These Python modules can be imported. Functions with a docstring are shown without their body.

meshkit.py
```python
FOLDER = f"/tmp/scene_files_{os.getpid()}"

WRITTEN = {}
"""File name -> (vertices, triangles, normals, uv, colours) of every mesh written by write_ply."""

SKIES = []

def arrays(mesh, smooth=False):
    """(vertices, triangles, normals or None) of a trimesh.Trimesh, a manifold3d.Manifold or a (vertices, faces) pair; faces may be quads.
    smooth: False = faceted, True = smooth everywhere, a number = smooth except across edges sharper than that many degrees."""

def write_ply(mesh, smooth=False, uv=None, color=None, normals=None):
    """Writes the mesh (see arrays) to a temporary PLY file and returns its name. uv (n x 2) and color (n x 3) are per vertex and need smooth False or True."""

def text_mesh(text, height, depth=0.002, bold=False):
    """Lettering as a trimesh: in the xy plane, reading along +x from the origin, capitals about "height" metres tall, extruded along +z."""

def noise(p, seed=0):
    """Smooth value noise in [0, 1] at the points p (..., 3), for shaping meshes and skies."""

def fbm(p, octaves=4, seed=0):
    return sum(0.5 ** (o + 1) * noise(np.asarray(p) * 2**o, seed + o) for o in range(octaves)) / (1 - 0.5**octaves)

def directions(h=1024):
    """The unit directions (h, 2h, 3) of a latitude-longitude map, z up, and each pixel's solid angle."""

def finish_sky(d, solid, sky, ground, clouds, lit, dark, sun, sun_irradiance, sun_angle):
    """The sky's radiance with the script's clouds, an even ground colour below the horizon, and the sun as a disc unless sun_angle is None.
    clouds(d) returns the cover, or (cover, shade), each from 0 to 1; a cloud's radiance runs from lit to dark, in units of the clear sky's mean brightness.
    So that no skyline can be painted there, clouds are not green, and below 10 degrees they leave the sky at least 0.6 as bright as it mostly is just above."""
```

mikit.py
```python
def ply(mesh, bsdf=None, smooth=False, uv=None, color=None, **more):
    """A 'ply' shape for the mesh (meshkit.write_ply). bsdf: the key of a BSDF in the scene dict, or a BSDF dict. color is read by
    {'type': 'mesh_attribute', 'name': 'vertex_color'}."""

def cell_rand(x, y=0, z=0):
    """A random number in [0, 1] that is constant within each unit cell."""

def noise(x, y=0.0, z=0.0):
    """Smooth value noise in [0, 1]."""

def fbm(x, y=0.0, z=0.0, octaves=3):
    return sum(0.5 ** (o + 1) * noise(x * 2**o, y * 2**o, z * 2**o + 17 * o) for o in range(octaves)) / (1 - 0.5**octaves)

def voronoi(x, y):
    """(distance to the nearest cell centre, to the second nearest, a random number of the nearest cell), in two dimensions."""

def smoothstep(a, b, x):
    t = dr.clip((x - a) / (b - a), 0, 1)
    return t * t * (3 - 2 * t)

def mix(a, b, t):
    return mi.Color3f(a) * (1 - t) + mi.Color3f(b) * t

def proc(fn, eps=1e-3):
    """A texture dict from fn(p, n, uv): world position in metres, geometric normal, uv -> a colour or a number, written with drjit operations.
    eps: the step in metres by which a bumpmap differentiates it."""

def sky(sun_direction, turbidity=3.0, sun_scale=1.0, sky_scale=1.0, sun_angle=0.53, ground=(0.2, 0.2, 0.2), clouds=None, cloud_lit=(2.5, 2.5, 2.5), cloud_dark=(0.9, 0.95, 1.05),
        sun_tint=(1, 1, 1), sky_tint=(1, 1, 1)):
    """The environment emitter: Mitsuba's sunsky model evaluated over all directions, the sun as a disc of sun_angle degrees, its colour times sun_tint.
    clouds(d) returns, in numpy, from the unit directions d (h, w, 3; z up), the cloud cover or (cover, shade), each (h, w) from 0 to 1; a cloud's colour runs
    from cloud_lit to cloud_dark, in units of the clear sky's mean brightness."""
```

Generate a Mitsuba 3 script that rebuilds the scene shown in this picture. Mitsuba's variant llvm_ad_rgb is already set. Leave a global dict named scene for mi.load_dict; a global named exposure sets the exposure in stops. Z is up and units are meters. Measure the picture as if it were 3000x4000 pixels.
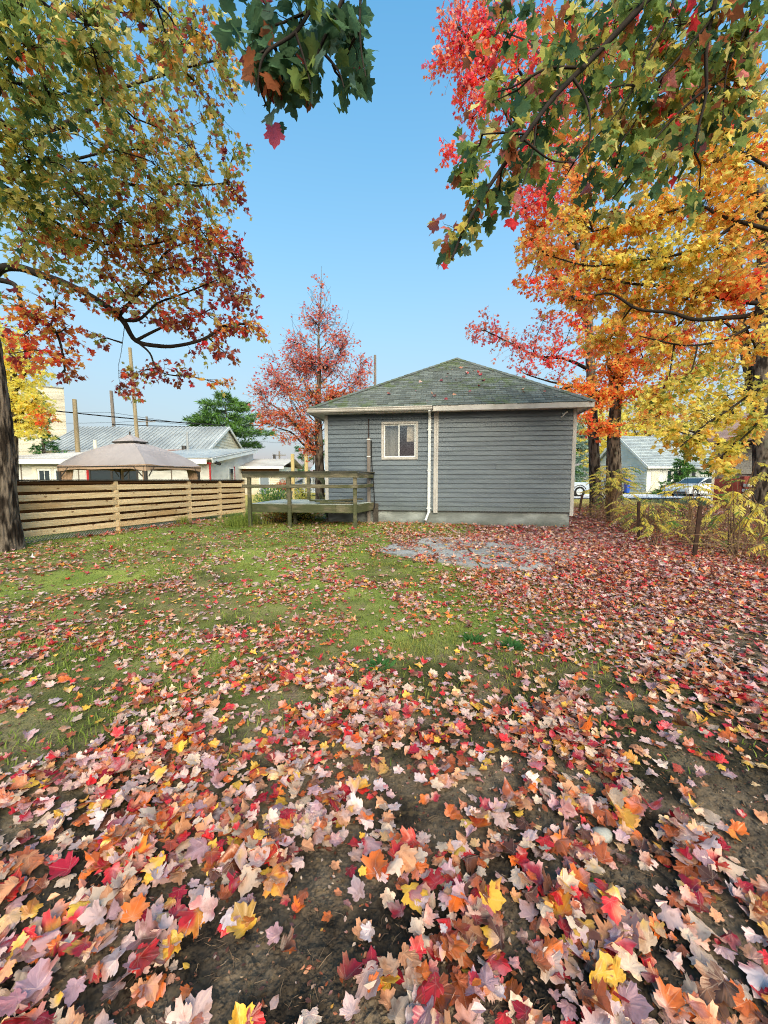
import math, random
import numpy as np, shapely, trimesh, drjit as dr, mitsuba as mi, mikit, meshkit
from mikit import proc, noise, fbm, voronoi, cell_rand, smoothstep, mix

T = mi.ScalarTransform4f
scene, labels = {}, {}

# ------------------------------------------------------------------ camera, sky, exposure
exposure = 3.28
scene['camera'] = {'type': 'perspective', 'fov': 90.0, 'fov_axis': 'x', 'near_clip': 0.05, 'far_clip': 3000.0,
                   'to_world': T().look_at(origin=[0, 0, 1.3], target=[0, 10, 1.3 - 10 * 0.08439], up=[0, 0, 1])}


def thin_cloud(d):
    # a thin even veil that thickens towards the horizon and behind the camera
    z = np.clip(d[..., 2], 0, 1)
    wisps = meshkit.fbm(d * np.array([2.0, 2.0, 4.0]), 4, 3)
    return np.clip(1.05 * (1 - z) ** 1.8 + 0.08 * (wisps - 0.5) + 0.10 * np.clip(-d[..., 1], 0, 1), 0, 1)


scene['sky'] = mikit.sky([0.16, -0.80, 0.52], turbidity=3, sun_scale=0.46, sky_scale=1.0, sun_angle=48, clouds=thin_cloud,
                         cloud_lit=(0.74, 0.62, 0.61), sun_tint=(0.93, 0.97, 1.0), sky_tint=(0.54, 1.20, 1.18), ground=(0.2, 0.17, 0.13))

rng = np.random.default_rng(11)


# ------------------------------------------------------------------ helpers
def numbered(key):
    if key not in scene and key not in taken:
        taken.add(key)
        return key
    i = 1
    while f'{key}_{i:03d}' in taken:
        i += 1
    taken.add(f'{key}_{i:03d}')
    return f'{key}_{i:03d}'


taken = set()


def tag(key, label=None, category=None, group=None, kind=None):
    d = labels.setdefault(key, {})
    for k, v in (('label', label), ('category', category), ('group', group), ('kind', kind)):
        if v:
            d[k] = v
    return key


def thing(name, label, category, group=None):
    return tag(numbered(name), label, category, group)


def put(key, mesh, bsdf, smooth=False, uv=None, xf=None, **lab):
    """one mesh = one entry of the scene; mesh may be an MB"""
    key = numbered(key)
    if isinstance(mesh, MB):
        uv = mesh.uv()
        mesh = mesh.mesh()
    scene[key] = mikit.ply(mesh, bsdf, smooth=smooth, uv=uv)
    if xf is not None:
        scene[key]['to_world'] = xf
    if lab:
        tag(key, **lab)
    return key


class MB:
    """collects triangles; uv.x is a tone in [0,1] per piece, uv.y a coordinate along the piece"""
    def __init__(self):
        self.v, self.f, self.t, self.n = [], [], [], 0

    def add(self, v, f, tone=None, w=None):
        v = np.asarray(v, float)
        f = np.asarray(f, int)
        if f.shape[1] == 4:
            f = np.vstack([f[:, [0, 1, 2]], f[:, [0, 2, 3]]])
        self.v.append(v)
        self.f.append(f + self.n)
        tone = random.random() if tone is None else tone
        self.t.append(np.stack([np.full(len(v), tone), np.zeros(len(v)) if w is None else w], 1))
        self.n += len(v)
        return self

    def box(self, lo, hi, tone=None):
        lo, hi = np.minimum(lo, hi), np.maximum(lo, hi)
        v = np.array([[x, y, z] for x in (lo[0], hi[0]) for y in (lo[1], hi[1]) for z in (lo[2], hi[2])])
        return self.add(v, BOXF, tone)

    def cbox(self, lo, hi, c=0.006, tone=None):
        lo, hi = np.minimum(lo, hi).astype(float), np.maximum(lo, hi).astype(float)
        m, h = (lo + hi) / 2, (hi - lo) / 2
        c = min(c, h.min() * 0.45)
        pts = []
        for s in np.ndindex(2, 2, 2):
            sg = np.array(s) * 2 - 1
            for k in range(3):
                q = h - c
                q[k] = h[k]
                pts.append(m + sg * q)
        hull = trimesh.Trimesh(pts).convex_hull
        return self.add(hull.vertices, hull.faces, tone)

    def bar(self, a, b, w, h, tone=None, up=(0, 0, 1), chamfer=0.0):
        """a beam from a to b, w wide and h high"""
        a, b = np.asarray(a, float), np.asarray(b, float)
        d = b - a
        ln = np.linalg.norm(d)
        d /= ln
        s = np.cross(d, up)
        s /= np.linalg.norm(s)
        u = np.cross(s, d)
        tmp = MB()
        if chamfer:
            tmp.cbox([0, -w / 2, -h / 2], [ln, w / 2, h / 2], chamfer)
        else:
            tmp.box([0, -w / 2, -h / 2], [ln, w / 2, h / 2])
        v = np.vstack(tmp.v)
        return self.add(a + v[:, :1] * d + v[:, 1:2] * s + v[:, 2:] * u, np.vstack(tmp.f), tone)

    def tube(self, p, r, sides=8, tone=None, cap=True):
        v, f = tube(p, r, sides, cap)
        return self.add(v, f, tone)

    def prism(self, poly, x0, x1, tone=None):
        """a profile in (y, z), counter-clockwise or not, swept along x"""
        poly = np.asarray(poly, float)
        n = len(poly)
        v = np.vstack([np.column_stack([np.full(n, x), poly]) for x in (x0, x1)])
        i = np.arange(n)
        side = np.stack([i, (i + 1) % n, (i + 1) % n + n, i + n], 1)
        tri = trimesh.creation.triangulate_polygon(shapely.Polygon(poly), engine='earcut')
        lut = [int(np.argmin(((poly - q) ** 2).sum(1))) for q in tri[0]]
        m = np.array(lut)[tri[1]]
        tm = trimesh.Trimesh(v, np.vstack([side[:, [0, 1, 2]], side[:, [0, 2, 3]], m[:, ::-1], m + n]), process=False)
        tm.fix_normals()
        return self.add(v, tm.faces, tone)

    def mesh(self):
        return np.vstack(self.v), np.vstack(self.f)

    def uv(self):
        return np.vstack(self.t)


BOXF = np.array([[0, 1, 3], [0, 3, 2], [4, 6, 7], [4, 7, 5], [0, 4, 5], [0, 5, 1], [2, 3, 7], [2, 7, 6], [0, 2, 6], [0, 6, 4], [1, 5, 7], [1, 7, 3]])


def B(lo, hi, c=None, tone=None):
    return MB().box(lo, hi, tone) if c is None else MB().cbox(lo, hi, c, tone)


def tube(p, r, sides=6, cap=True):
    p = np.asarray(p, float)
    r = np.broadcast_to(np.asarray(r, float), (len(p),))
    t = np.gradient(p, axis=0)
    t /= np.linalg.norm(t, axis=1, keepdims=True) + 1e-12
    ref = np.array([0.0, 0.0, 1.0]) if abs(t.mean(0)[2]) < 0.8 * np.linalg.norm(t.mean(0)) else np.array([1.0, 0.13, 0.0])
    a = np.cross(t, ref)
    a /= np.linalg.norm(a, axis=1, keepdims=True) + 1e-12
    b = np.cross(t, a)
    ang = np.arange(sides) * 2 * np.pi / sides
    v = (p[:, None] + r[:, None, None] * (np.cos(ang)[None, :, None] * a[:, None] + np.sin(ang)[None, :, None] * b[:, None])).reshape(-1, 3)
    i, j = np.meshgrid(np.arange(len(p) - 1), np.arange(sides), indexing='ij')
    k = (j + 1) % sides
    q = np.stack([i * sides + j, (i + 1) * sides + j, (i + 1) * sides + k, i * sides + k], -1).reshape(-1, 4)
    f = np.vstack([q[:, [0, 2, 1]], q[:, [0, 3, 2]]])
    f = f[:, ::-1]
    if cap:
        n = len(v)
        v = np.vstack([v, p[:1], p[-1:]])
        m = np.arange(sides)
        f = np.vstack([f, np.stack([np.full(sides, n), m, (m + 1) % sides], 1), np.stack([np.full(sides, n + 1), (m + 1) % sides + (len(p) - 1) * sides, m + (len(p) - 1) * sides], 1)])
    return v, f


def tubes(P, R, sides=3):
    """many tubes with the same number of points: P (n, k, 3), R (n, k)"""
    P = np.asarray(P, float)
    n, k, _ = P.shape
    t = np.gradient(P, axis=1)
    t /= np.linalg.norm(t, axis=2, keepdims=True) + 1e-9
    a = np.cross(t, np.array([0.31, 0.17, 0.93]))
    a /= np.linalg.norm(a, axis=2, keepdims=True) + 1e-9
    b = np.cross(t, a)
    ang = np.arange(sides) * 2 * np.pi / sides
    v = P[:, :, None] + R[:, :, None, None] * (np.cos(ang)[:, None] * a[:, :, None] + np.sin(ang)[:, None] * b[:, :, None])
    i, j = np.meshgrid(np.arange(k - 1), np.arange(sides), indexing='ij')
    m = (j + 1) % sides
    q = np.stack([i * sides + j, i * sides + m, (i + 1) * sides + m, (i + 1) * sides + j], -1).reshape(-1, 4)
    f = np.vstack([q[:, [0, 1, 2]], q[:, [0, 2, 3]]])
    f = (f[None] + (np.arange(n) * k * sides)[:, None, None]).reshape(-1, 3)
    return v.reshape(-1, 3), f


def smooth_path(pts, per=5):
    """Catmull-Rom through the points"""
    p = np.asarray(pts, float)
    q = np.vstack([2 * p[0] - p[1], p, 2 * p[-1] - p[-2]])
    out = []
    for i in range(1, len(q) - 2):
        t = np.arange(per)[:, None] / per
        a, b, c, d = q[i - 1], q[i], q[i + 1], q[i + 2]
        out.append(0.5 * (2 * b + (c - a) * t + (2 * a - 5 * b + 4 * c - d) * t ** 2 + (3 * b - a - 3 * c + d) * t ** 3))
    return np.vstack(out + [p[-1:]])


def lin(*c):
    c = np.array(c, float) / 255
    return np.where(c <= 0.04045, c / 12.92, ((c + 0.055) / 1.055) ** 2.4)


def C(*c):
    return mi.Color3f(*[float(x) for x in lin(*c)])


# ------------------------------------------------------------------ ground height
def gz(x, y):
    x, y = np.asarray(x, float), np.asarray(y, float)
    p = np.stack([x, y, np.zeros_like(x)], -1)
    h = 0.10 * (meshkit.fbm(p * 0.45, 3, 5) - 0.5) + 0.035 * (meshkit.fbm(p * 2.3, 3, 9) - 0.5)
    near = np.clip((60 - y) / 40, 0, 1)
    return h * near * 0.9


# ------------------------------------------------------------------ materials
def mat(name, color, rough=0.6, spec=0.4, bump=None, bscale=1.0, two=True, metallic=0.0, **kw):
    d = {'type': 'principled', 'base_color': color, 'roughness': rough, 'specular': spec, 'metallic': metallic, **kw}
    if bump is not None:
        d = {'type': 'bumpmap', 'arbitrary': bump, 'bsdf': d, 'scale': bscale}
    if two:
        d = {'type': 'twosided', 'bsdf': d}
    scene[name] = d


def flat(*c):
    return {'type': 'rgb', 'value': [float(x) for x in lin(*c)]}


def weathered(c0, c1, scale=(3, 3, 3), amount=0.6, tone=0.25):
    """two colours mixed by noise, and a tone per piece"""
    a, b = lin(*c0), lin(*c1)

    def fn(p, n, uv):
        t = smoothstep(0.3, 0.75, fbm(p.x * scale[0], p.y * scale[1], p.z * scale[2], 4))
        c = mix(mi.Color3f(*map(float, a)), mi.Color3f(*map(float, b)), t * amount)
        return c * (1 - tone / 2 + tone * uv.x)
    return proc(fn)


def siding_fn(p, n, uv):
    g = fbm(p.x * 1.3, p.y * 1.3, p.z * 9, 4)
    c = mix(C(90, 101, 112), C(104, 115, 125), smoothstep(0.3, 0.75, g))
    c = c * (0.97 + 0.06 * uv.x)
    low = smoothstep(1.0, 0.35, p.z + 0.3 * noise(p.x * 2.5, p.y * 2.5, 1.0))          # rain-splashed green film low on the wall
    return mix(c, C(78, 88, 74), low * 0.35)


mat('siding_vinyl', proc(siding_fn), 0.42, 0.45)
mat('trim_paint', weathered((192, 188, 184), (160, 155, 150), (5, 5, 1.5), 0.6, 0.1), 0.5)


def concrete_fn(p, n, uv):
    a = fbm(p.x * 2.1, p.y * 2.1, p.z * 3.0, 5)
    c = mix(C(162, 168, 168), C(122, 127, 126), smoothstep(0.3, 0.72, a))
    damp = smoothstep(0.26, 0.02, p.z + 0.14 * noise(p.x * 1.7, p.y * 1.7, 3))
    c = mix(c, C(84, 86, 76), damp * 0.75)
    return c * (0.92 + 0.16 * noise(p.x * 30, p.y * 30, p.z * 30))


mat('foundation_concrete', proc(concrete_fn), 0.85, 0.25, proc(lambda p, n, uv: fbm(p.x * 14, p.y * 14, p.z * 14, 3)), 0.006)


def shingle_fn(p, n, uv):
    g = noise(p.x * 260, p.y * 260, p.z * 260)
    c = mix(C(104, 112, 110), C(136, 142, 138), g)
    c = c * (0.44 + 0.36 * uv.x)
    moss = smoothstep(0.44, 0.70, fbm(p.x * 0.95 + 3, p.y * 0.95, p.z * 2.1, 4) + 0.10 * smoothstep(3.6, 5.2, p.z))
    m2 = smoothstep(0.40, 0.64, fbm(p.x * 7, p.y * 7, p.z * 7, 3))
    c = mix(c, C(84, 98, 54), moss * m2 * 0.62)
    return mix(c, C(60, 62, 52), smoothstep(0.60, 0.78, fbm(p.x * 4 + 9, p.y * 4, p.z * 4, 3)) * 0.5)


mat('roof_shingle', proc(shingle_fn), 0.9, 0.2)


def old_wood_fn(p, n, uv):
    grain = fbm(p.x * 7 + uv.x * 40, p.y * 7, p.z * 55, 3)
    c = mix(C(92, 86, 70), C(132, 124, 104), smoothstep(0.25, 0.75, grain))
    c = c * (0.78 + 0.4 * uv.x)
    alga = smoothstep(0.36, 0.66, fbm(p.x * 2.6 + 4, p.y * 2.6, p.z * 4.0, 4) + 0.16 * smoothstep(0.95, 0.5, p.z))
    c = mix(c, C(66, 74, 46), alga * 0.8)
    wet = smoothstep(1.40, 1.50, p.z + 0.05 * noise(p.x * 5, p.y * 5, 0.0))
    return mix(c, C(54, 54, 48), wet * 0.75)


mat('weathered_wood', proc(old_wood_fn), 0.8, 0.25)


def deck_floor_fn(p, n, uv):
    g = fbm(p.x * 3 + uv.x * 30, p.y * 40, 0.0, 3)
    c = mix(C(138, 146, 142), C(176, 182, 178), g) * (0.85 + 0.3 * uv.x)
    return mix(c, C(104, 112, 84), smoothstep(0.5, 0.75, fbm(p.x * 2.2, p.y * 2.2, 5.0, 3)) * 0.6)


mat('deck_floor_wood', proc(deck_floor_fn), 0.6, 0.4)


def cedar_fn(p, n, uv):
    s = uv.y                                         # metres along the board
    grain = fbm(s * 2.2 + uv.x * 60, p.z * 46, uv.x * 13, 4)
    c = mix(C(214, 184, 140), C(238, 214, 174), smoothstep(0.25, 0.8, grain))
    c = mix(c, C(182, 140, 88), smoothstep(0.62, 0.82, fbm(s * 0.7 + uv.x * 31, p.z * 3, 2.0, 3)) * 0.55)
    d1, d2, w = voronoi(s * 1.7 + uv.x * 50, p.z * 3.1 + uv.x * 11)
    c = mix(c, C(112, 66, 34), smoothstep(0.075, 0.03, d1) * 0.85)
    return c * (0.84 + 0.3 * uv.x)


mat('new_cedar', proc(cedar_fn), 0.6, 0.3)
mat('dark_stained_wood', weathered((62, 58, 54), (88, 80, 70), (4, 4, 20)), 0.75)
mat('brown_stained_wood', weathered((112, 74, 40), (80, 52, 30), (4, 4, 20)), 0.75)


def bark_fn(p, n, uv):
    a = fbm(p.x * 16, p.y * 16, p.z * 3.4, 4)
    c = mix(C(44, 37, 32), C(120, 108, 97), smoothstep(0.34, 0.68, a))
    lichen = smoothstep(0.60, 0.76, fbm(p.x * 4 + 7, p.y * 4, p.z * 3, 4))
    return mix(c, C(140, 140, 126), lichen * 0.45)


mat('maple_bark', proc(bark_fn), 0.9, 0.15, proc(lambda p, n, uv: fbm(p.x * 18, p.y * 18, p.z * 4, 3), 2e-3), 0.02)
mat('twig_bark', proc(lambda p, n, uv: mix(C(28, 24, 22), C(58, 50, 45), fbm(p.x * 12, p.y * 12, p.z * 6, 2))), 0.85, 0.2)
mat('stucco', weathered((212, 210, 206), (176, 176, 174), (0.8, 0.8, 1.6), 0.8, 0.08), 0.9, 0.2)
mat('cream_paint', weathered((226, 220, 204), (196, 188, 172), (1.5, 1.5, 2.0), 0.6, 0.1), 0.6)
mat('white_paint', weathered((224, 226, 226), (196, 200, 202), (1.5, 1.5, 2.0), 0.6, 0.1), 0.5)
mat('roof_metal', weathered((164, 167, 168), (134, 137, 139), (0.6, 0.6, 0.6), 0.8, 0.12), 0.4, 0.5)
mat('flat_roofing', weathered((174, 170, 166), (140, 130, 122), (0.5, 0.5, 2.0), 0.9, 0.12), 0.85)
mat('beige_panel', weathered((205, 198, 184), (178, 170, 156), (0.25, 0.25, 1.1), 0.8, 0.06), 0.7)
mat('canopy_fabric', weathered((160, 152, 154), (142, 134, 136), (1.2, 1.2, 1.2), 0.7, 0.05), 0.95, 0.1)
mat('net_fabric', weathered((176, 148, 126), (150, 124, 104), (3, 3, 1), 0.7, 0.1), 0.95, 0.1)
mat('dark_metal', flat(58, 54, 52), 0.45, 0.5)
mat('black_rubber', flat(30, 30, 31), 0.7, 0.3)
mat('red_paint', flat(168, 38, 40), 0.5)
mat('grey_steel', flat(150, 154, 158), 0.4, 0.5)
mat('rusty_steel', weathered((66, 46, 38), (44, 34, 31), (9, 9, 5), 0.9, 0.2), 0.85, 0.2)
mat('pole_wood', weathered((158, 142, 114), (124, 110, 88), (6, 6, 0.8), 0.8, 0.3), 0.9, 0.15)
mat('grey_pole_wood', weathered((138, 128, 120), (110, 102, 98), (6, 6, 0.8), 0.8, 0.2), 0.9, 0.15)
mat('yellow_wood', flat(196, 174, 120), 0.7)
mat('car_silver', flat(196, 206, 218), 0.25, 0.6, clearcoat=0.6, clearcoat_gloss=0.9)
mat('car_pale', flat(206, 208, 210), 0.25, 0.6, clearcoat=0.6, clearcoat_gloss=0.9)
mat('car_grey', flat(120, 132, 146), 0.25, 0.6, clearcoat=0.6, clearcoat_gloss=0.9)
mat('car_red', flat(178, 60, 52), 0.25, 0.6, clearcoat=0.6, clearcoat_gloss=0.9)
mat('blue_plastic', flat(34, 84, 190), 0.45, 0.5)
mat('tinted_glass', flat(44, 56, 62), 0.06, 0.7)
mat('room_dark', flat(70, 66, 60), 0.9, 0.1)
mat('curtain_grey', weathered((150, 154, 150), (112, 118, 116), (9, 9, 0.6), 0.9, 0.1), 0.9, 0.1)
mat('blind_slat', flat(206, 196, 180), 0.6)
scene['window_glass'] = {'type': 'thindielectric', 'int_ior': 1.9}
mat('barn_board', weathered((96, 86, 80), (142, 134, 128), (5, 5, 1.2), 0.8, 0.4), 0.9, 0.15)
mat('barn_red', weathered((132, 60, 52), (104, 48, 44), (3, 3, 3), 0.8, 0.2), 0.8)
mat('barn_roof', weathered((150, 122, 114), (116, 94, 88), (1.5, 1.5, 3), 0.9, 0.15), 0.9)
mat('pale_shingle', weathered((160, 170, 176), (136, 146, 154), (1.5, 1.5, 4), 0.9, 0.1), 0.85)
mat('stone_grey', weathered((172, 168, 160), (120, 116, 108), (30, 30, 30), 0.8, 0.2), 0.8)

# leaves: uv.x = index of the colour + a random number, uv.y = 0 along the veins to 1 in the notches
PAL = [(54, 84, 58), (98, 122, 58), (144, 144, 58), (192, 170, 70), (226, 178, 64), (240, 204, 74), (226, 146, 56), (238, 112, 36),
       (226, 78, 44), (204, 44, 56), (222, 66, 88), (116, 48, 52), (132, 78, 48),
       (216, 178, 172), (192, 148, 156), (212, 182, 160), (204, 142, 104), (170, 86, 50), (158, 28, 46), (232, 178, 66), (98, 58, 44), (202, 180, 182),
       (208, 44, 50), (74, 104, 92), (58, 106, 52), (92, 132, 60), (204, 190, 66), (240, 226, 150), (160, 96, 96), (134, 160, 150), (222, 110, 42), (234, 134, 114), (206, 100, 88), (164, 162, 94)]
PALT = np.array([lin(*c) for c in PAL])
PR, PG, PB = (mi.Float(np.ascontiguousarray(PALT[:, i]).astype(np.float32)) for i in range(3))


def pal(k):
    k = mi.UInt32(dr.clip(k, 0, len(PAL) - 1))
    return mi.Color3f(dr.gather(mi.Float, PR, k), dr.gather(mi.Float, PG, k), dr.gather(mi.Float, PB, k))


def crown_leaf_fn(p, n, uv):
    k = dr.floor(uv.x)
    r = uv.x - k
    c = pal(k)
    c = mix(c, mi.Color3f(mi.luminance(c)), 0.14)
    c = dr.minimum(c * (1.6 + 0.7 * r), 0.9)
    m = noise(p.x * 31, p.y * 31, p.z * 31)
    return mix(c, c * mi.Color3f(1.25, 0.85, 0.7), m * 0.5)


def ground_leaf_fn(p, n, uv):
    k = dr.floor(uv.x)
    r = uv.x - k
    c = pal(k)
    k2 = 13 + dr.floor(cell_rand(uv.x * 977.0, 3, 5) * 8.99)
    blot = smoothstep(0.42, 0.68, fbm(p.x * 22 + r * 50, p.y * 22, p.z * 22, 3))
    c = mix(c, pal(k2), blot * 0.6)
    c = c * (0.60 + 0.52 * r)
    c = mix(c, c * mi.Color3f(0.62, 0.5, 0.42), smoothstep(0.55, 0.75, fbm(p.x * 60, p.y * 60, p.z * 60, 3)) * 0.6)
    vein = smoothstep(0.10, 0.02, uv.y)
    return mix(c, mix(c, C(236, 214, 190), 0.5), vein * 0.25)


scene['crown_leaf'] = {'type': 'principledthin', 'base_color': proc(crown_leaf_fn), 'roughness': 0.55, 'diff_trans': 1.3, 'eta': 1.3}
mat('litter_leaf', proc(ground_leaf_fn), 0.34, 0.5)


def grass_fn(p, n, uv):
    c = mix(C(88, 118, 46), C(172, 186, 94), uv.x)
    dry = smoothstep(0.46, 0.66, fbm(p.x * 0.9, p.y * 0.9, 2.0, 3))
    c = mix(c, C(164, 146, 84), dry * 0.55 * uv.x)
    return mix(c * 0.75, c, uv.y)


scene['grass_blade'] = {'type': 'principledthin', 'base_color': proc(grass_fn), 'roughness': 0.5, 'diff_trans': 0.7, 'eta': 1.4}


def lawn(p):
    """how grassy the ground is, 0 to 1"""
    a = smoothstep(1.7, 4.6, p.y - 0.22 * p.x + 0.9 * noise(p.x * 0.5, p.y * 0.5, 7.0))
    b = smoothstep(2.6, 0.5, p.x - 0.10 * p.y + 1.2 * (noise(p.x * 0.8, p.y * 0.8, 1.0) - 0.5))
    patch = smoothstep(0.32, 0.60, fbm(p.x * 0.8 + 5, p.y * 0.8, 3.0, 3))
    return a * b * (0.35 + 0.65 * patch)


def ground_fn(p, n, uv):
    s = fbm(p.x * 5, p.y * 5, 1.0, 4)
    soil = mix(C(44, 37, 31), C(112, 96, 80), smoothstep(0.28, 0.75, s))
    soil = soil * (0.55 + 0.55 * noise(p.x * 90, p.y * 90, 2.0) + 0.40 * noise(p.x * 210, p.y * 210, 3.0))
    chaff = smoothstep(0.66, 0.80, fbm(p.x * 38, p.y * 38, 4.0, 3))
    soil = mix(soil, C(120, 98, 70), chaff * 0.4)
    g = mix(C(88, 110, 46), C(146, 154, 80), fbm(p.x * 3, p.y * 3, 6.0, 3))
    c = mix(soil, g, lawn(p) * smoothstep(0.35, 0.6, fbm(p.x * 9, p.y * 9, 8.0, 3) + 0.25))
    # under the trees and along the brush: matted brown and red leaf mould
    mould = smoothstep(0.8, 2.6, p.x - 0.08 * p.y) * smoothstep(3.0, 6.0, p.y)
    m = mix(C(92, 50, 44), C(146, 96, 84), fbm(p.x * 6, p.y * 6, 9.0, 4))
    c = mix(c, m, mould * 0.85)
    far = smoothstep(16.0, 22.0, p.y)
    v = mix(C(150, 146, 80), C(186, 166, 104), fbm(p.x * 0.6, p.y * 0.6, 3.0, 4))
    return mix(c, v, far)


mat('ground_soil', proc(ground_fn), 0.9, 0.2, proc(lambda p, n, uv: fbm(p.x * 34, p.y * 34, 1.0, 5), 1e-3), 0.045)
mat('gravel_road', weathered((188, 186, 188), (160, 156, 156), (1.2, 1.2, 1.2), 0.8, 0.05), 0.9)


def patio_fn(p, n, uv):
    c = mix(C(136, 135, 134), C(168, 166, 164), fbm(p.x * 2.6, p.y * 2.6, uv.x * 9, 4))
    c = c * (0.88 + 0.22 * uv.x)
    return mix(c, C(100, 96, 90), smoothstep(0.58, 0.75, fbm(p.x * 7, p.y * 7, 3.0, 3)) * 0.5)


mat('patio_stone', proc(patio_fn), 0.55, 0.4)
mat('needle', proc(lambda p, n, uv: pal(dr.floor(uv.x)) * (0.65 + 0.6 * (uv.x - dr.floor(uv.x)))), 0.7, 0.25)
mat('dry_stem', proc(lambda p, n, uv: mix(C(84, 66, 56), C(142, 116, 92), uv.x)), 0.85, 0.2)

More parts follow.
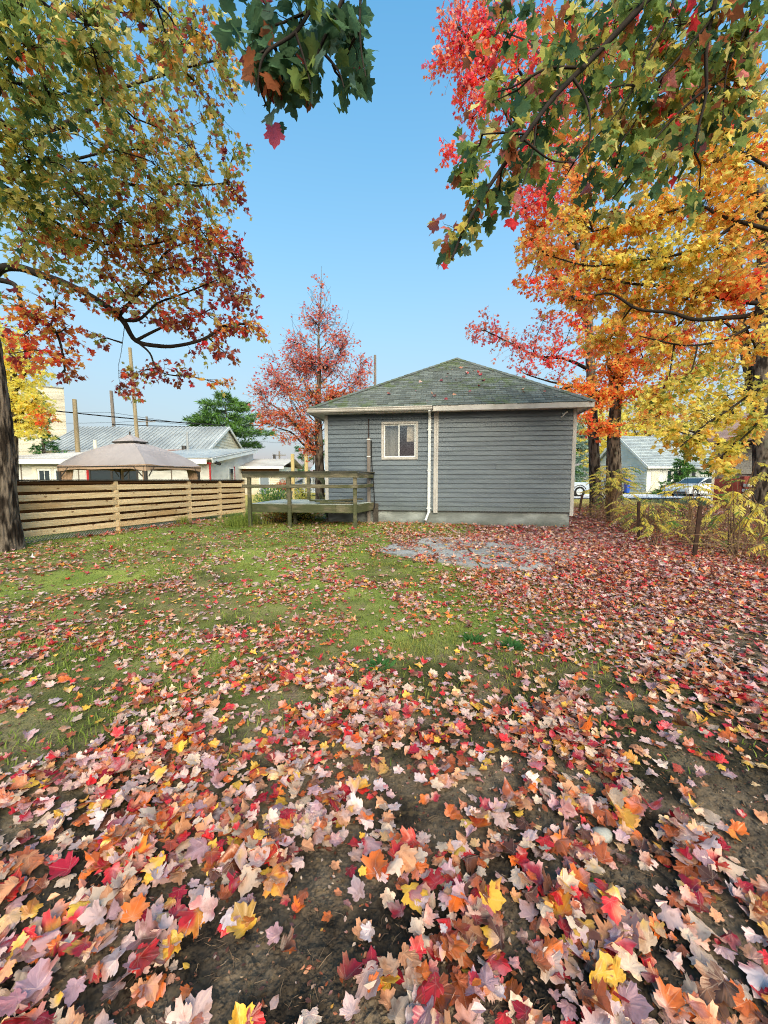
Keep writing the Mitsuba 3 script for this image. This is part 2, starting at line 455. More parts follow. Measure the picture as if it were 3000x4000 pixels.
# ------------------------------------------------------------------ tree skeletons: limbs (radius at the root, at the tip, points in metres) and
# clumps of foliage (centre, radii, number of leaves, colours, leaf size)
LEFT_LIMBS = [
    (0.075, 0.02, [(-7.33, 7.1, 4.14), (-6.66, 6.9, 4.82), (-6.19, 6.8, 4.86), (-5.78, 6.8, 4.74), (-5.35, 6.8, 4.59), (-4.86, 6.9, 4.33), (-4.53, 6.9, 4.05), (-4.38, 7.0, 3.74), (-4.02, 7.1, 3.68), (-3.68, 7.1, 3.69), (-3.27, 7.2, 3.84), (-2.88, 7.3, 4.12), (-2.49, 7.4, 4.18)]),
    (0.034, 0.012, [(-4.6, 6.9, 4.11), (-4.3, 6.9, 4.41), (-4.08, 7.0, 4.74), (-3.83, 7.0, 5.16), (-3.56, 7.0, 5.33), (-3.32, 7.1, 5.47)]),
    (0.03, 0.01, [(-4.53, 6.9, 4.05), (-4.24, 6.9, 4.06), (-3.9, 6.9, 4.33), (-3.63, 7.0, 4.49), (-3.27, 7.1, 4.69), (-2.9, 7.2, 4.9)]),
    (0.03, 0.01, [(-4.38, 7.0, 3.74), (-4.07, 7.0, 3.89), (-3.76, 7.0, 4.02), (-3.46, 7.1, 4.14), (-3.08, 7.2, 4.38)]),
    (0.02, 0.007, [(-4.38, 7.0, 3.74), (-4.14, 7.0, 3.53), (-4.04, 7.0, 3.27), (-3.86, 7.1, 3.18), (-3.42, 7.1, 3.14), (-2.96, 7.2, 3.04)]),
    (0.045, 0.014, [(-6.63, 6.7, 4.65), (-6.15, 6.6, 4.53), (-5.94, 6.5, 4.38), (-5.77, 6.4, 4.03), (-5.56, 6.4, 3.85), (-5.35, 6.4, 3.77), (-5.22, 6.4, 3.5), (-5.18, 6.4, 3.07)]),
    (0.05, 0.014, [(-6.92, 6.8, 6.02), (-5.77, 6.0, 6.13), (-5.38, 5.8, 6.07), (-4.92, 5.8, 6.12), (-4.64, 5.9, 6.29), (-4.33, 6.0, 6.56), (-4.0, 6.1, 6.93), (-3.72, 6.2, 7.13), (-3.33, 6.3, 7.36), (-2.94, 6.4, 7.58), (-2.57, 6.5, 7.76)]),
    (0.045, 0.012, [(-6.94, 6.8, 5.8), (-5.24, 5.6, 5.38), (-4.86, 5.6, 5.35), (-4.61, 5.8, 5.47), (-4.52, 5.9, 5.57), (-4.29, 6.0, 5.69), (-4.05, 6.2, 5.79), (-3.7, 6.5, 5.92), (-3.38, 6.6, 6.04), (-3.07, 6.8, 6.16), (-2.68, 7.0, 6.34)]),
    (0.03, 0.01, [(-6.97, 6.8, 5.44), (-5.07, 5.4, 4.98), (-4.71, 5.5, 4.94), (-4.52, 5.6, 4.83), (-4.33, 5.8, 4.76), (-4.11, 6.1, 4.82), (-3.78, 6.5, 5.05), (-3.27, 7.0, 5.56)]),
    (0.05, 0.012, [(-6.54, 6.5, 6.63), (-4.24, 4.6, 6.01), (-3.76, 4.2, 5.85), (-3.54, 4.0, 5.95)]),
    (0.04, 0.012, [(-6.57, 6.5, 6.29), (-4.22, 4.6, 5.59), (-4.12, 4.7, 5.57), (-4.11, 4.9, 5.6), (-4.17, 5.2, 5.73)]),
    (0.04, 0.012, [(-4.1, 4.4, 5.85), (-3.68, 4.4, 6.28), (-3.68, 4.7, 6.48), (-3.68, 5.2, 6.97), (-3.54, 5.6, 7.48), (-3.28, 6.0, 7.68), (-2.82, 6.3, 7.94)]),
    (0.014, 0.004, [(-2.9, 4.1, 5.82), (-2.87, 4.1, 5.68), (-2.95, 4.3, 5.59), (-3.11, 4.6, 5.68), (-3.57, 5.4, 6.28)]),
    (0.014, 0.004, [(-2.77, 5.0, 6.96), (-2.61, 4.9, 6.76), (-2.56, 5.1, 6.83), (-2.6, 5.3, 6.89), (-2.64, 5.6, 6.98)]),
    (0.014, 0.004, [(-3.43, 4.2, 5.26), (-3.44, 4.3, 5.23), (-3.46, 4.4, 5.25), (-3.71, 4.8, 5.38), (-3.99, 5.2, 5.64), (-3.8, 5.2, 5.59), (-3.72, 5.4, 5.56)]),
    (0.013, 0.004, [(-3.8, 5.4, 5.73), (-3.6, 5.5, 5.68), (-3.32, 5.8, 5.78), (-3.29, 6.0, 5.83), (-3.05, 6.3, 5.81)]),
    (0.013, 0.004, [(-4.02, 4.6, 4.9), (-3.86, 4.6, 4.86), (-3.77, 4.8, 4.96), (-3.8, 5.0, 5.03), (-3.77, 5.3, 5.09)]),
    (0.014, 0.004, [(-4.0, 5.2, 5.05), (-3.91, 5.2, 4.91), (-3.84, 5.3, 4.81), (-3.83, 5.5, 4.8), (-3.84, 5.9, 4.76)]),
    (0.018, 0.004, [(-4.79, 5.0, 4.98), (-4.44, 4.8, 4.73), (-4.15, 4.9, 4.56), (-4.09, 5.1, 4.49), (-4.06, 5.4, 4.5), (-4.05, 5.9, 4.51)]),
    (0.012, 0.004, [(-4.01, 5.6, 4.84), (-3.89, 5.7, 4.86), (-3.58, 6.0, 5.08), (-3.37, 6.3, 5.13)]),
    (0.012, 0.004, [(-3.7, 4.0, 5.27), (-3.66, 4.0, 5.21), (-3.69, 4.1, 5.19), (-3.56, 4.3, 5.29), (-3.58, 4.6, 5.36)]),
    (0.012, 0.004, [(-3.12, 6.7, 5.52), (-2.95, 6.8, 5.29), (-2.77, 6.9, 4.82), (-2.66, 7.0, 4.49)]),
    (0.012, 0.004, [(-4.01, 6.6, 4.78), (-3.79, 6.6, 4.67), (-3.19, 6.8, 5.0), (-2.64, 7.0, 5.22)]),
    (0.006, 0.002, [(-4.49, 6.9, 3.98), (-4.51, 6.8, 3.49), (-4.58, 6.8, 3.18), (-4.55, 6.8, 2.79)]),
    (0.03, 0.01, [(-4.07, 4.4, 5.09), (-4.01, 4.6, 5.07), (-3.96, 4.8, 5.04), (-3.97, 5.2, 5.32), (-3.9, 5.8, 5.88), (-3.53, 6.3, 6.34)]),
]
LEFT_BLOBS = [
    ((-3.24, 3.8, 5.3), (0.55, 0.7, 0.46), 487, 'green', 0.078),
    ((-2.98, 4.2, 5.77), (0.61, 0.8, 0.46), 500, 'green', 0.078),
    ((-2.79, 5.0, 6.62), (0.66, 0.9, 0.54), 557, 'turning', 0.078),
    ((-2.62, 6.0, 7.62), (0.65, 0.9, 0.65), 492, 'turning', 0.078),
    ((-3.58, 4.2, 5.18), (0.56, 0.8, 0.46), 425, 'green', 0.078),
    ((-3.45, 4.8, 5.83), (0.58, 0.9, 0.46), 380, 'green', 0.078),
    ((-3.41, 5.8, 6.53), (0.77, 0.9, 0.56), 416, 'turning', 0.078),
    ((-2.95, 6.5, 7.3), (0.63, 0.9, 0.63), 279, 'turning', 0.078),
    ((-2.53, 6.5, 7.82), (0.35, 0.7, 0.47), 128, 'turning', 0.078),
    ((-4.02, 4.6, 4.88), (0.55, 0.8, 0.5), 464, 'green', 0.078),
    ((-3.85, 5.2, 5.4), (0.69, 0.9, 0.5), 446, 'green', 0.078),
    ((-3.56, 6.0, 6.03), (0.8, 0.9, 0.58), 445, 'turning', 0.078),
    ((-3.12, 6.8, 6.81), (0.74, 0.9, 0.57), 300, 'turning', 0.078),
    ((-2.62, 7.0, 6.97), (0.34, 0.6, 0.42), 128, 'turning', 0.078),
    ((-4.36, 5.0, 4.61), (0.66, 0.8, 0.48), 536, 'green', 0.078),
    ((-4.06, 5.6, 5.07), (0.68, 0.9, 0.47), 473, 'turning', 0.078),
    ((-3.65, 6.2, 5.54), (0.75, 0.9, 0.52), 504, 'turning', 0.078),
    ((-3.16, 7.0, 6.23), (0.68, 0.9, 0.59), 360, 'turning', 0.078),
    ((-2.64, 7.0, 6.27), (0.35, 0.6, 0.38), 139, 'maroon', 0.078),
    ((-5.04, 5.8, 4.52), (0.7, 0.9, 0.42), 378, 'turning', 0.078),
    ((-4.32, 6.0, 4.76), (0.8, 0.9, 0.51), 520, 'orange', 0.078),
    ((-3.76, 6.6, 5.17), (0.8, 0.9, 0.56), 572, 'orange', 0.078),
    ((-3.11, 7.0, 5.56), (0.68, 0.9, 0.51), 441, 'orange', 0.078),
    ((-2.6, 7.2, 5.21), (0.39, 0.7, 0.52), 236, 'maroon', 0.078),
    ((-5.48, 6.0, 3.9), (0.43, 0.7, 0.36), 121, 'orange', 0.078),
    ((-5.08, 6.2, 4.13), (0.6, 0.7, 0.41), 158, 'orange', 0.078),
    ((-4.56, 6.6, 4.53), (0.64, 0.7, 0.4), 179, 'turning', 0.078),
    ((-3.86, 7.0, 4.76), (0.84, 0.9, 0.51), 496, 'orange', 0.078),
    ((-3.06, 7.2, 4.86), (0.78, 0.9, 0.52), 472, 'maroon', 0.078),
    ((-2.65, 7.3, 4.55), (0.4, 0.6, 0.4), 161, 'maroon', 0.078),
    ((-3.9, 7.0, 4.1), (0.76, 0.7, 0.34), 231, 'maroon', 0.078),
    ((-3.17, 7.2, 4.18), (0.87, 0.7, 0.35), 350, 'maroon', 0.078),
    ((-2.58, 7.4, 4.03), (0.58, 0.6, 0.27), 180, 'orange', 0.078),
    ((-3.03, 7.2, 3.61), (0.61, 0.6, 0.24), 152, 'maroon', 0.078),
    ((-3.74, 7.1, 3.26), (0.6, 0.5, 0.24), 148, 'maroon', 0.078),
    ((-3.21, 7.2, 3.11), (0.48, 0.5, 0.17), 74, 'orange', 0.078),
    ((-4.25, 6.9, 3.12), (0.42, 0.5, 0.29), 109, 'maroon', 0.078),
    ((-4.51, 6.9, 2.85), (0.29, 0.4, 0.2), 75, 'maroon', 0.078),
    ((-5.21, 6.4, 3.68), (0.62, 0.7, 0.31), 184, 'redorange', 0.078),
    ((-5.17, 6.4, 3.21), (0.42, 0.6, 0.29), 128, 'redorange', 0.078),
    ((-5.65, 6.3, 3.57), (0.49, 0.7, 0.34), 174, 'redorange', 0.078),
    ((-4.8, 6.6, 3.72), (0.36, 0.5, 0.22), 46, 'maroon', 0.078),
    ((-5.87, 6.2, 3.22), (0.3, 0.5, 0.22), 69, 'redorange', 0.078),
    ((-5.11, 6.4, 2.96), (0.31, 0.4, 0.14), 38, 'maroon', 0.078),
    ((-4.49, 6.7, 4.28), (0.48, 0.6, 0.28), 88, 'redorange', 0.078),
]
BOUGH_LIMBS = [
    (0.034, 0.009, [(3.95, -1.6, 4.2), (2.1, 2.6, 5.25), (2.11, 3.3, 5.13), (1.97, 3.2, 4.89), (1.79, 3.2, 4.7), (1.59, 3.2, 4.5), (1.27, 3.1, 4.14), (1.01, 3.0, 3.76), (0.78, 3.0, 3.45), (0.6, 3.0, 3.16), (0.5, 3.0, 2.93)]),
    (0.011, 0.004, [(1.44, 3.15, 4.38), (1.2, 3.1, 4.32), (0.96, 3.05, 4.16), (0.8, 3.0, 4.07)]),
    (0.012, 0.004, [(1.41, 3.15, 4.32), (1.49, 3.1, 4.13), (1.49, 3.0, 3.88), (1.46, 2.95, 3.63)]),
    (0.009, 0.004, [(1.04, 3.0, 3.79), (0.86, 3.0, 3.8), (0.71, 3.0, 3.79)]),
    (0.009, 0.004, [(1.12, 3.05, 3.94), (1.08, 3.0, 3.67), (0.98, 2.9, 3.37)]),
    (0.009, 0.004, [(1.01, 3.0, 3.76), (1.21, 3.0, 3.62), (1.43, 3.1, 3.68)]),
    (0.024, 0.008, [(3.8, -1.5, 4.4), (2.47, 2.7, 5.35), (2.69, 3.4, 5.32), (2.65, 3.4, 5.12), (2.6, 3.4, 4.78), (2.62, 3.4, 4.44), (2.58, 3.4, 4.19), (2.56, 3.4, 3.98)]),
    (0.012, 0.004, [(2.63, 3.4, 4.98), (2.43, 3.4, 4.75), (2.22, 3.4, 4.51), (2.05, 3.4, 4.21), (1.84, 3.4, 3.91)]),
    (0.012, 0.004, [(2.62, 3.4, 4.47), (2.42, 3.4, 4.3), (2.17, 3.4, 4.02), (2.03, 3.4, 3.8)]),
    (0.012, 0.004, [(2.25, 3.3, 5.2), (2.23, 3.3, 4.94), (2.07, 3.3, 4.61), (1.91, 3.3, 4.28), (1.52, 3.3, 3.83)]),
    (0.012, 0.004, [(3.07, 3.5, 5.43), (2.99, 3.5, 5.02), (2.86, 3.5, 4.71), (2.85, 3.5, 4.31)]),
    (0.016, 0.006, [(3.7, -1.4, 4.3), (0.45, 1.6, 3.99), (0.07, 2.1, 3.9), (-0.16, 2.1, 3.72), (-0.26, 2.1, 3.55), (-0.32, 2.1, 3.44), (-0.35, 2.1, 3.34)]),
    (0.012, 0.004, [(-0.11, 2.1, 3.78), (-0.32, 2.1, 3.66), (-0.43, 2.05, 3.46), (-0.56, 2.0, 3.32), (-0.6, 2.0, 3.21), (-0.6, 2.0, 3.13)]),
    (0.008, 0.003, [(-0.11, 2.1, 3.74), (-0.12, 2.1, 3.55), (-0.11, 2.1, 3.41), (-0.09, 2.1, 3.31)]),
    (0.008, 0.003, [(-0.32, 2.1, 3.44), (-0.23, 2.1, 3.34), (-0.2, 2.1, 3.26)]),
    (0.008, 0.003, [(-0.43, 2.05, 3.46), (-0.39, 2.05, 3.34), (-0.36, 2.05, 3.23)]),
]
BOUGH_BLOBS = [
    ((-0.65, 2.22, 3.68), (0.17, 0.25, 0.17), 34, 'dark', 0.088),
    ((-0.44, 2.22, 3.66), (0.22, 0.3, 0.21), 69, 'dark', 0.088),
    ((-0.22, 2.22, 3.67), (0.15, 0.25, 0.19), 42, 'dark', 0.088),
    ((-0.56, 2.12, 3.34), (0.19, 0.25, 0.15), 42, 'dark', 0.088),
    ((-0.33, 2.17, 3.41), (0.19, 0.25, 0.12), 31, 'dark', 0.088),
    ((-0.19, 2.22, 3.51), (0.11, 0.2, 0.15), 23, 'dark', 0.088),
    ((-0.72, 2.12, 3.45), (0.09, 0.2, 0.13), 13, 'dark', 0.088),
    ((-0.6, 2.12, 3.22), (0.07, 0.15, 0.05), 3, 'dark', 0.088),
    ((-0.23, 2.22, 3.39), (0.1, 0.15, 0.06), 7, 'dark', 0.088),
    ((0.97, 3.42, 5.04), (0.3, 0.4, 0.19), 65, 'darkgreen2', 0.088),
    ((1.39, 3.42, 4.87), (0.39, 0.4, 0.34), 148, 'darkgreen2', 0.088),
    ((1.93, 3.52, 5.04), (0.49, 0.4, 0.35), 235, 'darkgreen2', 0.088),
    ((2.46, 3.62, 5.08), (0.5, 0.4, 0.45), 339, 'darkgreen2', 0.088),
    ((2.98, 3.62, 5.04), (0.45, 0.4, 0.5), 339, 'darkgreen2', 0.088),
    ((0.92, 3.32, 4.35), (0.29, 0.4, 0.25), 81, 'darkgreen2', 0.088),
    ((1.33, 3.42, 4.32), (0.39, 0.4, 0.34), 148, 'darkgreen2', 0.088),
    ((1.8, 3.52, 4.48), (0.44, 0.4, 0.4), 218, 'darkgreen2', 0.088),
    ((2.29, 3.62, 4.53), (0.45, 0.4, 0.41), 265, 'darkgreen2', 0.088),
    ((2.85, 3.72, 4.62), (0.47, 0.4, 0.37), 238, 'darkgreen2', 0.088),
    ((3.2, 3.62, 4.57), (0.23, 0.4, 0.36), 102, 'darkgreen2', 0.088),
    ((0.69, 3.22, 3.87), (0.16, 0.35, 0.24), 48, 'darkgreen2', 0.088),
    ((1.01, 3.22, 3.84), (0.32, 0.35, 0.24), 87, 'darkgreen2', 0.088),
    ((1.46, 3.42, 3.93), (0.39, 0.4, 0.21), 82, 'darkgreen2', 0.088),
    ((1.98, 3.52, 4.0), (0.35, 0.4, 0.26), 116, 'darkgreen2', 0.088),
    ((2.48, 3.62, 4.12), (0.36, 0.4, 0.27), 111, 'darkgreen2', 0.088),
    ((1.99, 3.52, 3.74), (0.18, 0.3, 0.11), 21, 'darkgreen2', 0.088),
    ((2.74, 3.62, 3.81), (0.18, 0.3, 0.14), 27, 'darkgreen2', 0.088),
    ((0.68, 3.17, 3.5), (0.19, 0.3, 0.2), 52, 'darkgreen2', 0.088),
    ((0.93, 3.22, 3.52), (0.2, 0.3, 0.14), 35, 'darkgreen2', 0.088),
    ((0.56, 3.17, 3.23), (0.12, 0.3, 0.22), 39, 'darkgreen2', 0.088),
    ((0.53, 3.17, 3.06), (0.07, 0.2, 0.08), 7, 'dark', 0.088),
]
GOLD_LIMBS = [
    (0.16, 0.06, [(8.25, 7.0, 4.49), (7.17, 6.9, 5.43), (6.39, 6.8, 5.88), (5.82, 6.7, 6.2), (5.3, 6.6, 6.47), (4.86, 6.5, 6.83), (4.61, 6.5, 7.3)]),
    (0.055, 0.015, [(8.4, 7.0, 3.87), (7.37, 6.9, 4.06), (6.53, 6.8, 4.25), (5.98, 6.8, 4.32), (5.44, 6.8, 4.44), (4.81, 6.8, 4.55), (4.24, 7.0, 4.71), (3.84, 7.1, 4.85)]),
    (0.06, 0.015, [(8.33, 7.0, 3.71), (7.19, 6.8, 4.02), (6.34, 6.6, 4.07), (5.98, 6.6, 3.99), (5.56, 6.6, 3.96), (5.11, 6.6, 3.94), (4.81, 6.7, 4.09), (4.31, 6.8, 4.2), (3.95, 7.0, 4.54), (3.55, 7.3, 4.55)]),
    (0.04, 0.01, [(8.27, 7.0, 3.55), (6.84, 6.6, 3.76), (6.16, 6.4, 3.86), (5.67, 6.4, 3.63), (5.28, 6.4, 3.5), (4.86, 6.5, 3.5), (4.36, 6.8, 3.75)]),
    (0.04, 0.01, [(7.79, 7.0, 5.11), (6.55, 6.5, 5.81), (5.6, 6.0, 5.83), (5.25, 6.2, 6.26), (4.89, 6.3, 6.56)]),
    (0.04, 0.01, [(7.82, 7.0, 4.8), (6.61, 6.5, 5.12), (5.67, 6.0, 4.98), (5.43, 6.2, 5.21), (5.24, 6.4, 5.44), (5.05, 6.6, 5.71), (4.47, 6.9, 5.72), (3.7, 7.2, 5.68)]),
    (0.03, 0.01, [(8.46, 7.0, 3.23), (6.61, 6.2, 3.15), (5.73, 6.0, 2.68), (5.33, 6.0, 2.4), (4.92, 6.0, 2.12), (4.51, 5.9, 1.8)]),
    (0.03, 0.01, [(8.46, 7.0, 3.23), (6.42, 6.0, 2.82), (5.64, 5.8, 2.23), (5.39, 5.8, 1.96), (5.06, 5.8, 1.65)]),
    (0.03, 0.01, [(5.43, 6.2, 5.21), (4.99, 6.5, 4.98), (4.45, 6.8, 5.0), (3.72, 7.2, 5.1), (3.05, 7.6, 5.51)]),
]
GOLD_BLOBS = [
    ((5.49, 6.35, 6.31), (0.61, 0.8, 0.54), 735, 'gold', 0.082),
    ((4.97, 6.55, 5.78), (0.79, 0.8, 0.47), 769, 'gold', 0.082),
    ((5.62, 6.35, 5.51), (0.54, 0.8, 0.54), 590, 'gold', 0.082),
    ((4.47, 7.15, 5.88), (0.86, 0.8, 0.52), 916, 'gold', 0.082),
    ((3.7, 7.55, 5.9), (0.82, 0.8, 0.55), 836, 'gold', 0.082),
    ((3.19, 7.95, 5.79), (0.62, 0.8, 0.43), 401, 'amber', 0.082),
    ((4.08, 7.55, 5.24), (1.0, 0.8, 0.55), 1124, 'gold', 0.082),
    ((4.78, 6.95, 5.08), (0.92, 0.8, 0.5), 1125, 'goldgreen', 0.082),
    ((5.48, 6.55, 4.86), (0.79, 0.8, 0.55), 978, 'gold', 0.082),
    ((3.77, 7.75, 4.75), (0.84, 0.8, 0.42), 528, 'amber', 0.082),
    ((4.59, 7.35, 4.57), (0.89, 0.8, 0.49), 887, 'gold', 0.082),
    ((5.39, 6.95, 4.35), (0.84, 0.8, 0.46), 721, 'gold', 0.082),
    ((5.82, 6.55, 4.43), (0.47, 0.6, 0.32), 251, 'redorange', 0.082),
    ((6.05, 6.45, 4.1), (0.23, 0.6, 0.39), 118, 'gold', 0.082),
    ((4.28, 7.35, 3.99), (0.71, 0.7, 0.35), 516, 'gold', 0.082),
    ((4.95, 6.95, 3.69), (0.67, 0.7, 0.38), 472, 'gold', 0.082),
    ((5.6, 6.65, 3.44), (0.64, 0.7, 0.36), 302, 'gold', 0.082),
    ((6.01, 6.35, 3.41), (0.27, 0.6, 0.46), 183, 'gold', 0.082),
    ((5.09, 6.55, 2.96), (0.71, 0.7, 0.36), 330, 'goldgreen', 0.082),
    ((5.69, 6.35, 2.69), (0.61, 0.6, 0.38), 262, 'goldgreen', 0.082),
    ((4.62, 6.75, 2.7), (0.57, 0.6, 0.33), 277, 'goldgreen', 0.082),
    ((5.27, 6.35, 2.39), (0.61, 0.6, 0.27), 214, 'goldgreen', 0.082),
    ((4.92, 6.25, 1.94), (0.49, 0.5, 0.24), 176, 'goldgreen', 0.082),
    ((5.81, 6.15, 2.14), (0.33, 0.5, 0.33), 145, 'gold', 0.082),
    ((5.37, 6.15, 1.67), (0.37, 0.4, 0.19), 77, 'gold', 0.082),
    ((4.6, 6.25, 2.16), (0.38, 0.4, 0.19), 92, 'goldgreen', 0.082),
    ((4.98, 6.05, 1.88), (0.51, 0.5, 0.28), 264, 'goldgreen', 0.082),
    ((5.45, 6.05, 2.24), (0.44, 0.5, 0.33), 241, 'goldgreen', 0.082),
    ((4.6, 6.05, 2.09), (0.4, 0.4, 0.22), 147, 'goldgreen', 0.082),
    ((5.04, 5.85, 1.55), (0.35, 0.4, 0.16), 81, 'goldgreen', 0.082),
    ((5.41, 6.65, 7.1), (0.96, 0.8, 0.64), 1037, 'gold', 0.082),
    ((4.45, 6.95, 6.64), (1.01, 0.8, 0.67), 881, 'gold', 0.082),
    ((3.49, 7.35, 6.56), (0.71, 0.8, 0.53), 422, 'amber', 0.082),
]
SCARLET_LIMBS = [
    (0.2, 0.06, [(8.91, 17.0, 5.99), (8.74, 17.0, 7.91), (8.18, 16.5, 10.27), (7.18, 15.5, 12.39), (5.98, 14.5, 13.94), (4.92, 14.0, 15.63)]),
    (0.1, 0.03, [(8.74, 17.0, 7.91), (6.61, 15.5, 9.05), (5.3, 14.5, 10.13), (4.59, 14.0, 11.31), (3.93, 13.5, 12.37)]),
    (0.1, 0.03, [(8.18, 16.5, 10.27), (5.75, 14.5, 11.37), (4.07, 13.5, 12.93), (3.01, 13.0, 14.35), (2.28, 13.0, 15.12)]),
    (0.08, 0.02, [(8.91, 17.0, 5.99), (7.4, 16.2, 6.23), (5.99, 15.5, 6.11), (4.91, 15.0, 6.38), (3.85, 15.0, 6.88)]),
    (0.07, 0.02, [(8.99, 17.0, 5.02), (7.73, 16.0, 5.07), (6.57, 15.5, 5.13), (5.58, 15.3, 5.35)]),
    (0.07, 0.02, [(7.18, 15.5, 12.39), (5.47, 14.0, 13.36), (4.02, 13.5, 14.85), (2.99, 13.0, 15.25)]),
]
SCARLET_BLOBS = [
    ((2.43, 13.0, 14.8), (0.94, 1.2, 1.18), 1062, 'scarlet', 0.105),
    ((1.8, 13.0, 14.22), (0.63, 0.8, 0.47), 226, 'scarlet', 0.105),
    ((3.28, 13.0, 15.12), (0.94, 1.2, 1.02), 921, 'scarlet', 0.105),
    ((2.67, 13.0, 13.56), (0.71, 1, 0.86), 643, 'scarlet', 0.105),
    ((4.3, 13.0, 14.35), (1.41, 1.4, 1.41), 1721, 'scarlet', 0.105),
    ((5.62, 13.0, 13.3), (1.57, 1.4, 1.41), 1700, 'scarlet', 0.105),
    ((2.9, 13.0, 12.76), (0.55, 0.8, 0.55), 289, 'scarlet', 0.105),
    ((1.98, 13.0, 11.49), (0.44, 0.7, 0.34), 130, 'scarlet', 0.105),
    ((2.64, 13.0, 11.28), (0.63, 0.8, 0.63), 264, 'scarlet', 0.105),
    ((4.68, 13.0, 11.42), (1.1, 1.2, 0.94), 892, 'scarlet', 0.105),
    ((5.01, 13.0, 10.19), (1.02, 1, 0.78), 767, 'scarlet', 0.105),
    ((6.97, 13.5, 15.12), (1.46, 1.3, 1.46), 1444, 'scarlet', 0.105),
    ((6.21, 13.5, 11.95), (1.3, 1.2, 0.98), 978, 'flame', 0.105),
    ((4.27, 13.0, 10.19), (0.47, 0.7, 0.47), 148, 'scarlet', 0.105),
    ((5.39, 13.5, 9.66), (0.98, 1, 0.65), 611, 'flame', 0.105),
    ((4.79, 13.5, 9.23), (0.65, 0.8, 0.41), 229, 'flame', 0.105),
    ((6.11, 14.0, 8.91), (0.84, 1, 0.68), 493, 'flame', 0.105),
    ((5.0, 14.0, 8.22), (0.68, 0.7, 0.34), 175, 'redorange', 0.105),
    ((5.9, 14.0, 7.99), (1.01, 0.8, 0.47), 414, 'redorange', 0.105),
    ((7.15, 15.0, 7.13), (0.99, 1, 0.72), 380, 'redorange', 0.105),
    ((4.02, 15.0, 6.93), (1.08, 1, 0.72), 332, 'maroonpink', 0.1),
    ((5.09, 15.0, 6.29), (1.08, 1, 0.69), 395, 'maroonpink', 0.1),
    ((6.11, 15.0, 7.13), (0.99, 1, 0.72), 305, 'maroonpink', 0.1),
    ((3.32, 15.0, 6.88), (0.45, 0.7, 0.45), 86, 'maroonpink', 0.1),
    ((6.51, 15.0, 5.78), (1.08, 1, 0.72), 499, 'scarlet', 0.1),
    ((5.36, 15.2, 5.49), (0.73, 0.8, 0.46), 142, 'maroonpink', 0.1),
]
SCARLET_TRUNK = [(9.42, 17.0, 0.03), (9.25, 17.0, 2.03), (9.08, 17.0, 4.03), (8.91, 17.0, 5.99), (8.74, 17.0, 7.91), (8.18, 16.5, 10.27), (7.18, 15.5, 12.39), (5.98, 14.5, 13.94), (4.92, 14.0, 15.63)]
FLAME_LIMBS = [
    (0.13, 0.05, [(9.19, 15.5, 4.51), (9.23, 15.5, 5.93), (9.28, 15.5, 7.33), (8.98, 15.0, 8.8)]),
    (0.13, 0.07, [(9.2, 15.6, -0.02), (9.08, 15.6, 1.97), (9.06, 15.6, 3.26), (9.08, 15.6, 4.35), (8.94, 15.6, 5.6), (8.54, 15.6, 7.02)]),
    (0.1, 0.03, [(9.17, 15.5, 4.15), (9.39, 15.3, 4.64), (9.82, 15.0, 4.66), (10.11, 14.5, 4.3), (10.27, 14.0, 3.87)]),
    (0.08, 0.02, [(9.19, 15.5, 4.51), (8.14, 15.0, 4.66), (7.28, 14.7, 4.77), (6.5, 14.5, 4.64)]),
    (0.08, 0.02, [(9.23, 15.5, 5.93), (9.64, 15.0, 6.29), (9.97, 14.5, 6.62), (10.45, 14.0, 6.27)]),
    (0.06, 0.02, [(9.16, 15.5, 3.06), (8.38, 15.0, 3.27), (7.68, 14.5, 3.12)]),
    (0.06, 0.02, [(9.23, 15.5, 5.93), (8.23, 15.0, 6.46), (7.44, 14.5, 6.62)]),
]
FLAME_BLOBS = [
    ((7.1, 14.7, 4.77), (1.06, 1, 0.5), 608, 'flame', 0.105),
    ((8.81, 15.0, 5.44), (1.27, 1.2, 0.72), 1056, 'flame', 0.105),
    ((9.89, 14.8, 5.72), (1.25, 1.2, 0.89), 1071, 'flame', 0.105),
    ((8.17, 14.7, 4.26), (1.06, 1, 0.62), 824, 'flame', 0.105),
    ((9.3, 14.6, 4.49), (1.06, 1, 0.53), 536, 'flame', 0.105),
    ((7.29, 14.3, 3.76), (0.52, 0.7, 0.43), 192, 'flame', 0.105),
    ((7.94, 14.2, 3.17), (0.77, 0.8, 0.48), 390, 'flame', 0.105),
    ((9.39, 14.0, 3.47), (0.93, 0.9, 0.47), 295, 'gold', 0.105),
    ((9.47, 14.5, 6.53), (1.05, 1, 0.7), 634, 'redorange', 0.105),
    ((10.52, 14.0, 5.16), (1.18, 1, 0.84), 767, 'flame', 0.105),
    ((8.06, 15.0, 6.46), (1.08, 1, 0.72), 528, 'flame', 0.105),
    ((10.11, 14.0, 3.87), (0.84, 0.8, 0.51), 328, 'gold', 0.105),
    ((10.6, 14.0, 6.43), (1.01, 1, 0.68), 525, 'redorange', 0.105),
    ((6.93, 14.3, 4.26), (0.52, 0.6, 0.34), 171, 'flame', 0.105),
]
FLAME_TRUNK = [(9.41, 15.5, -0.05), (9.31, 15.5, 1.04), (9.25, 15.5, 1.97), (9.15, 15.5, 3.25), (9.19, 15.5, 4.51), (9.23, 15.5, 5.93), (9.28, 15.5, 7.33), (8.98, 15.0, 8.8)]
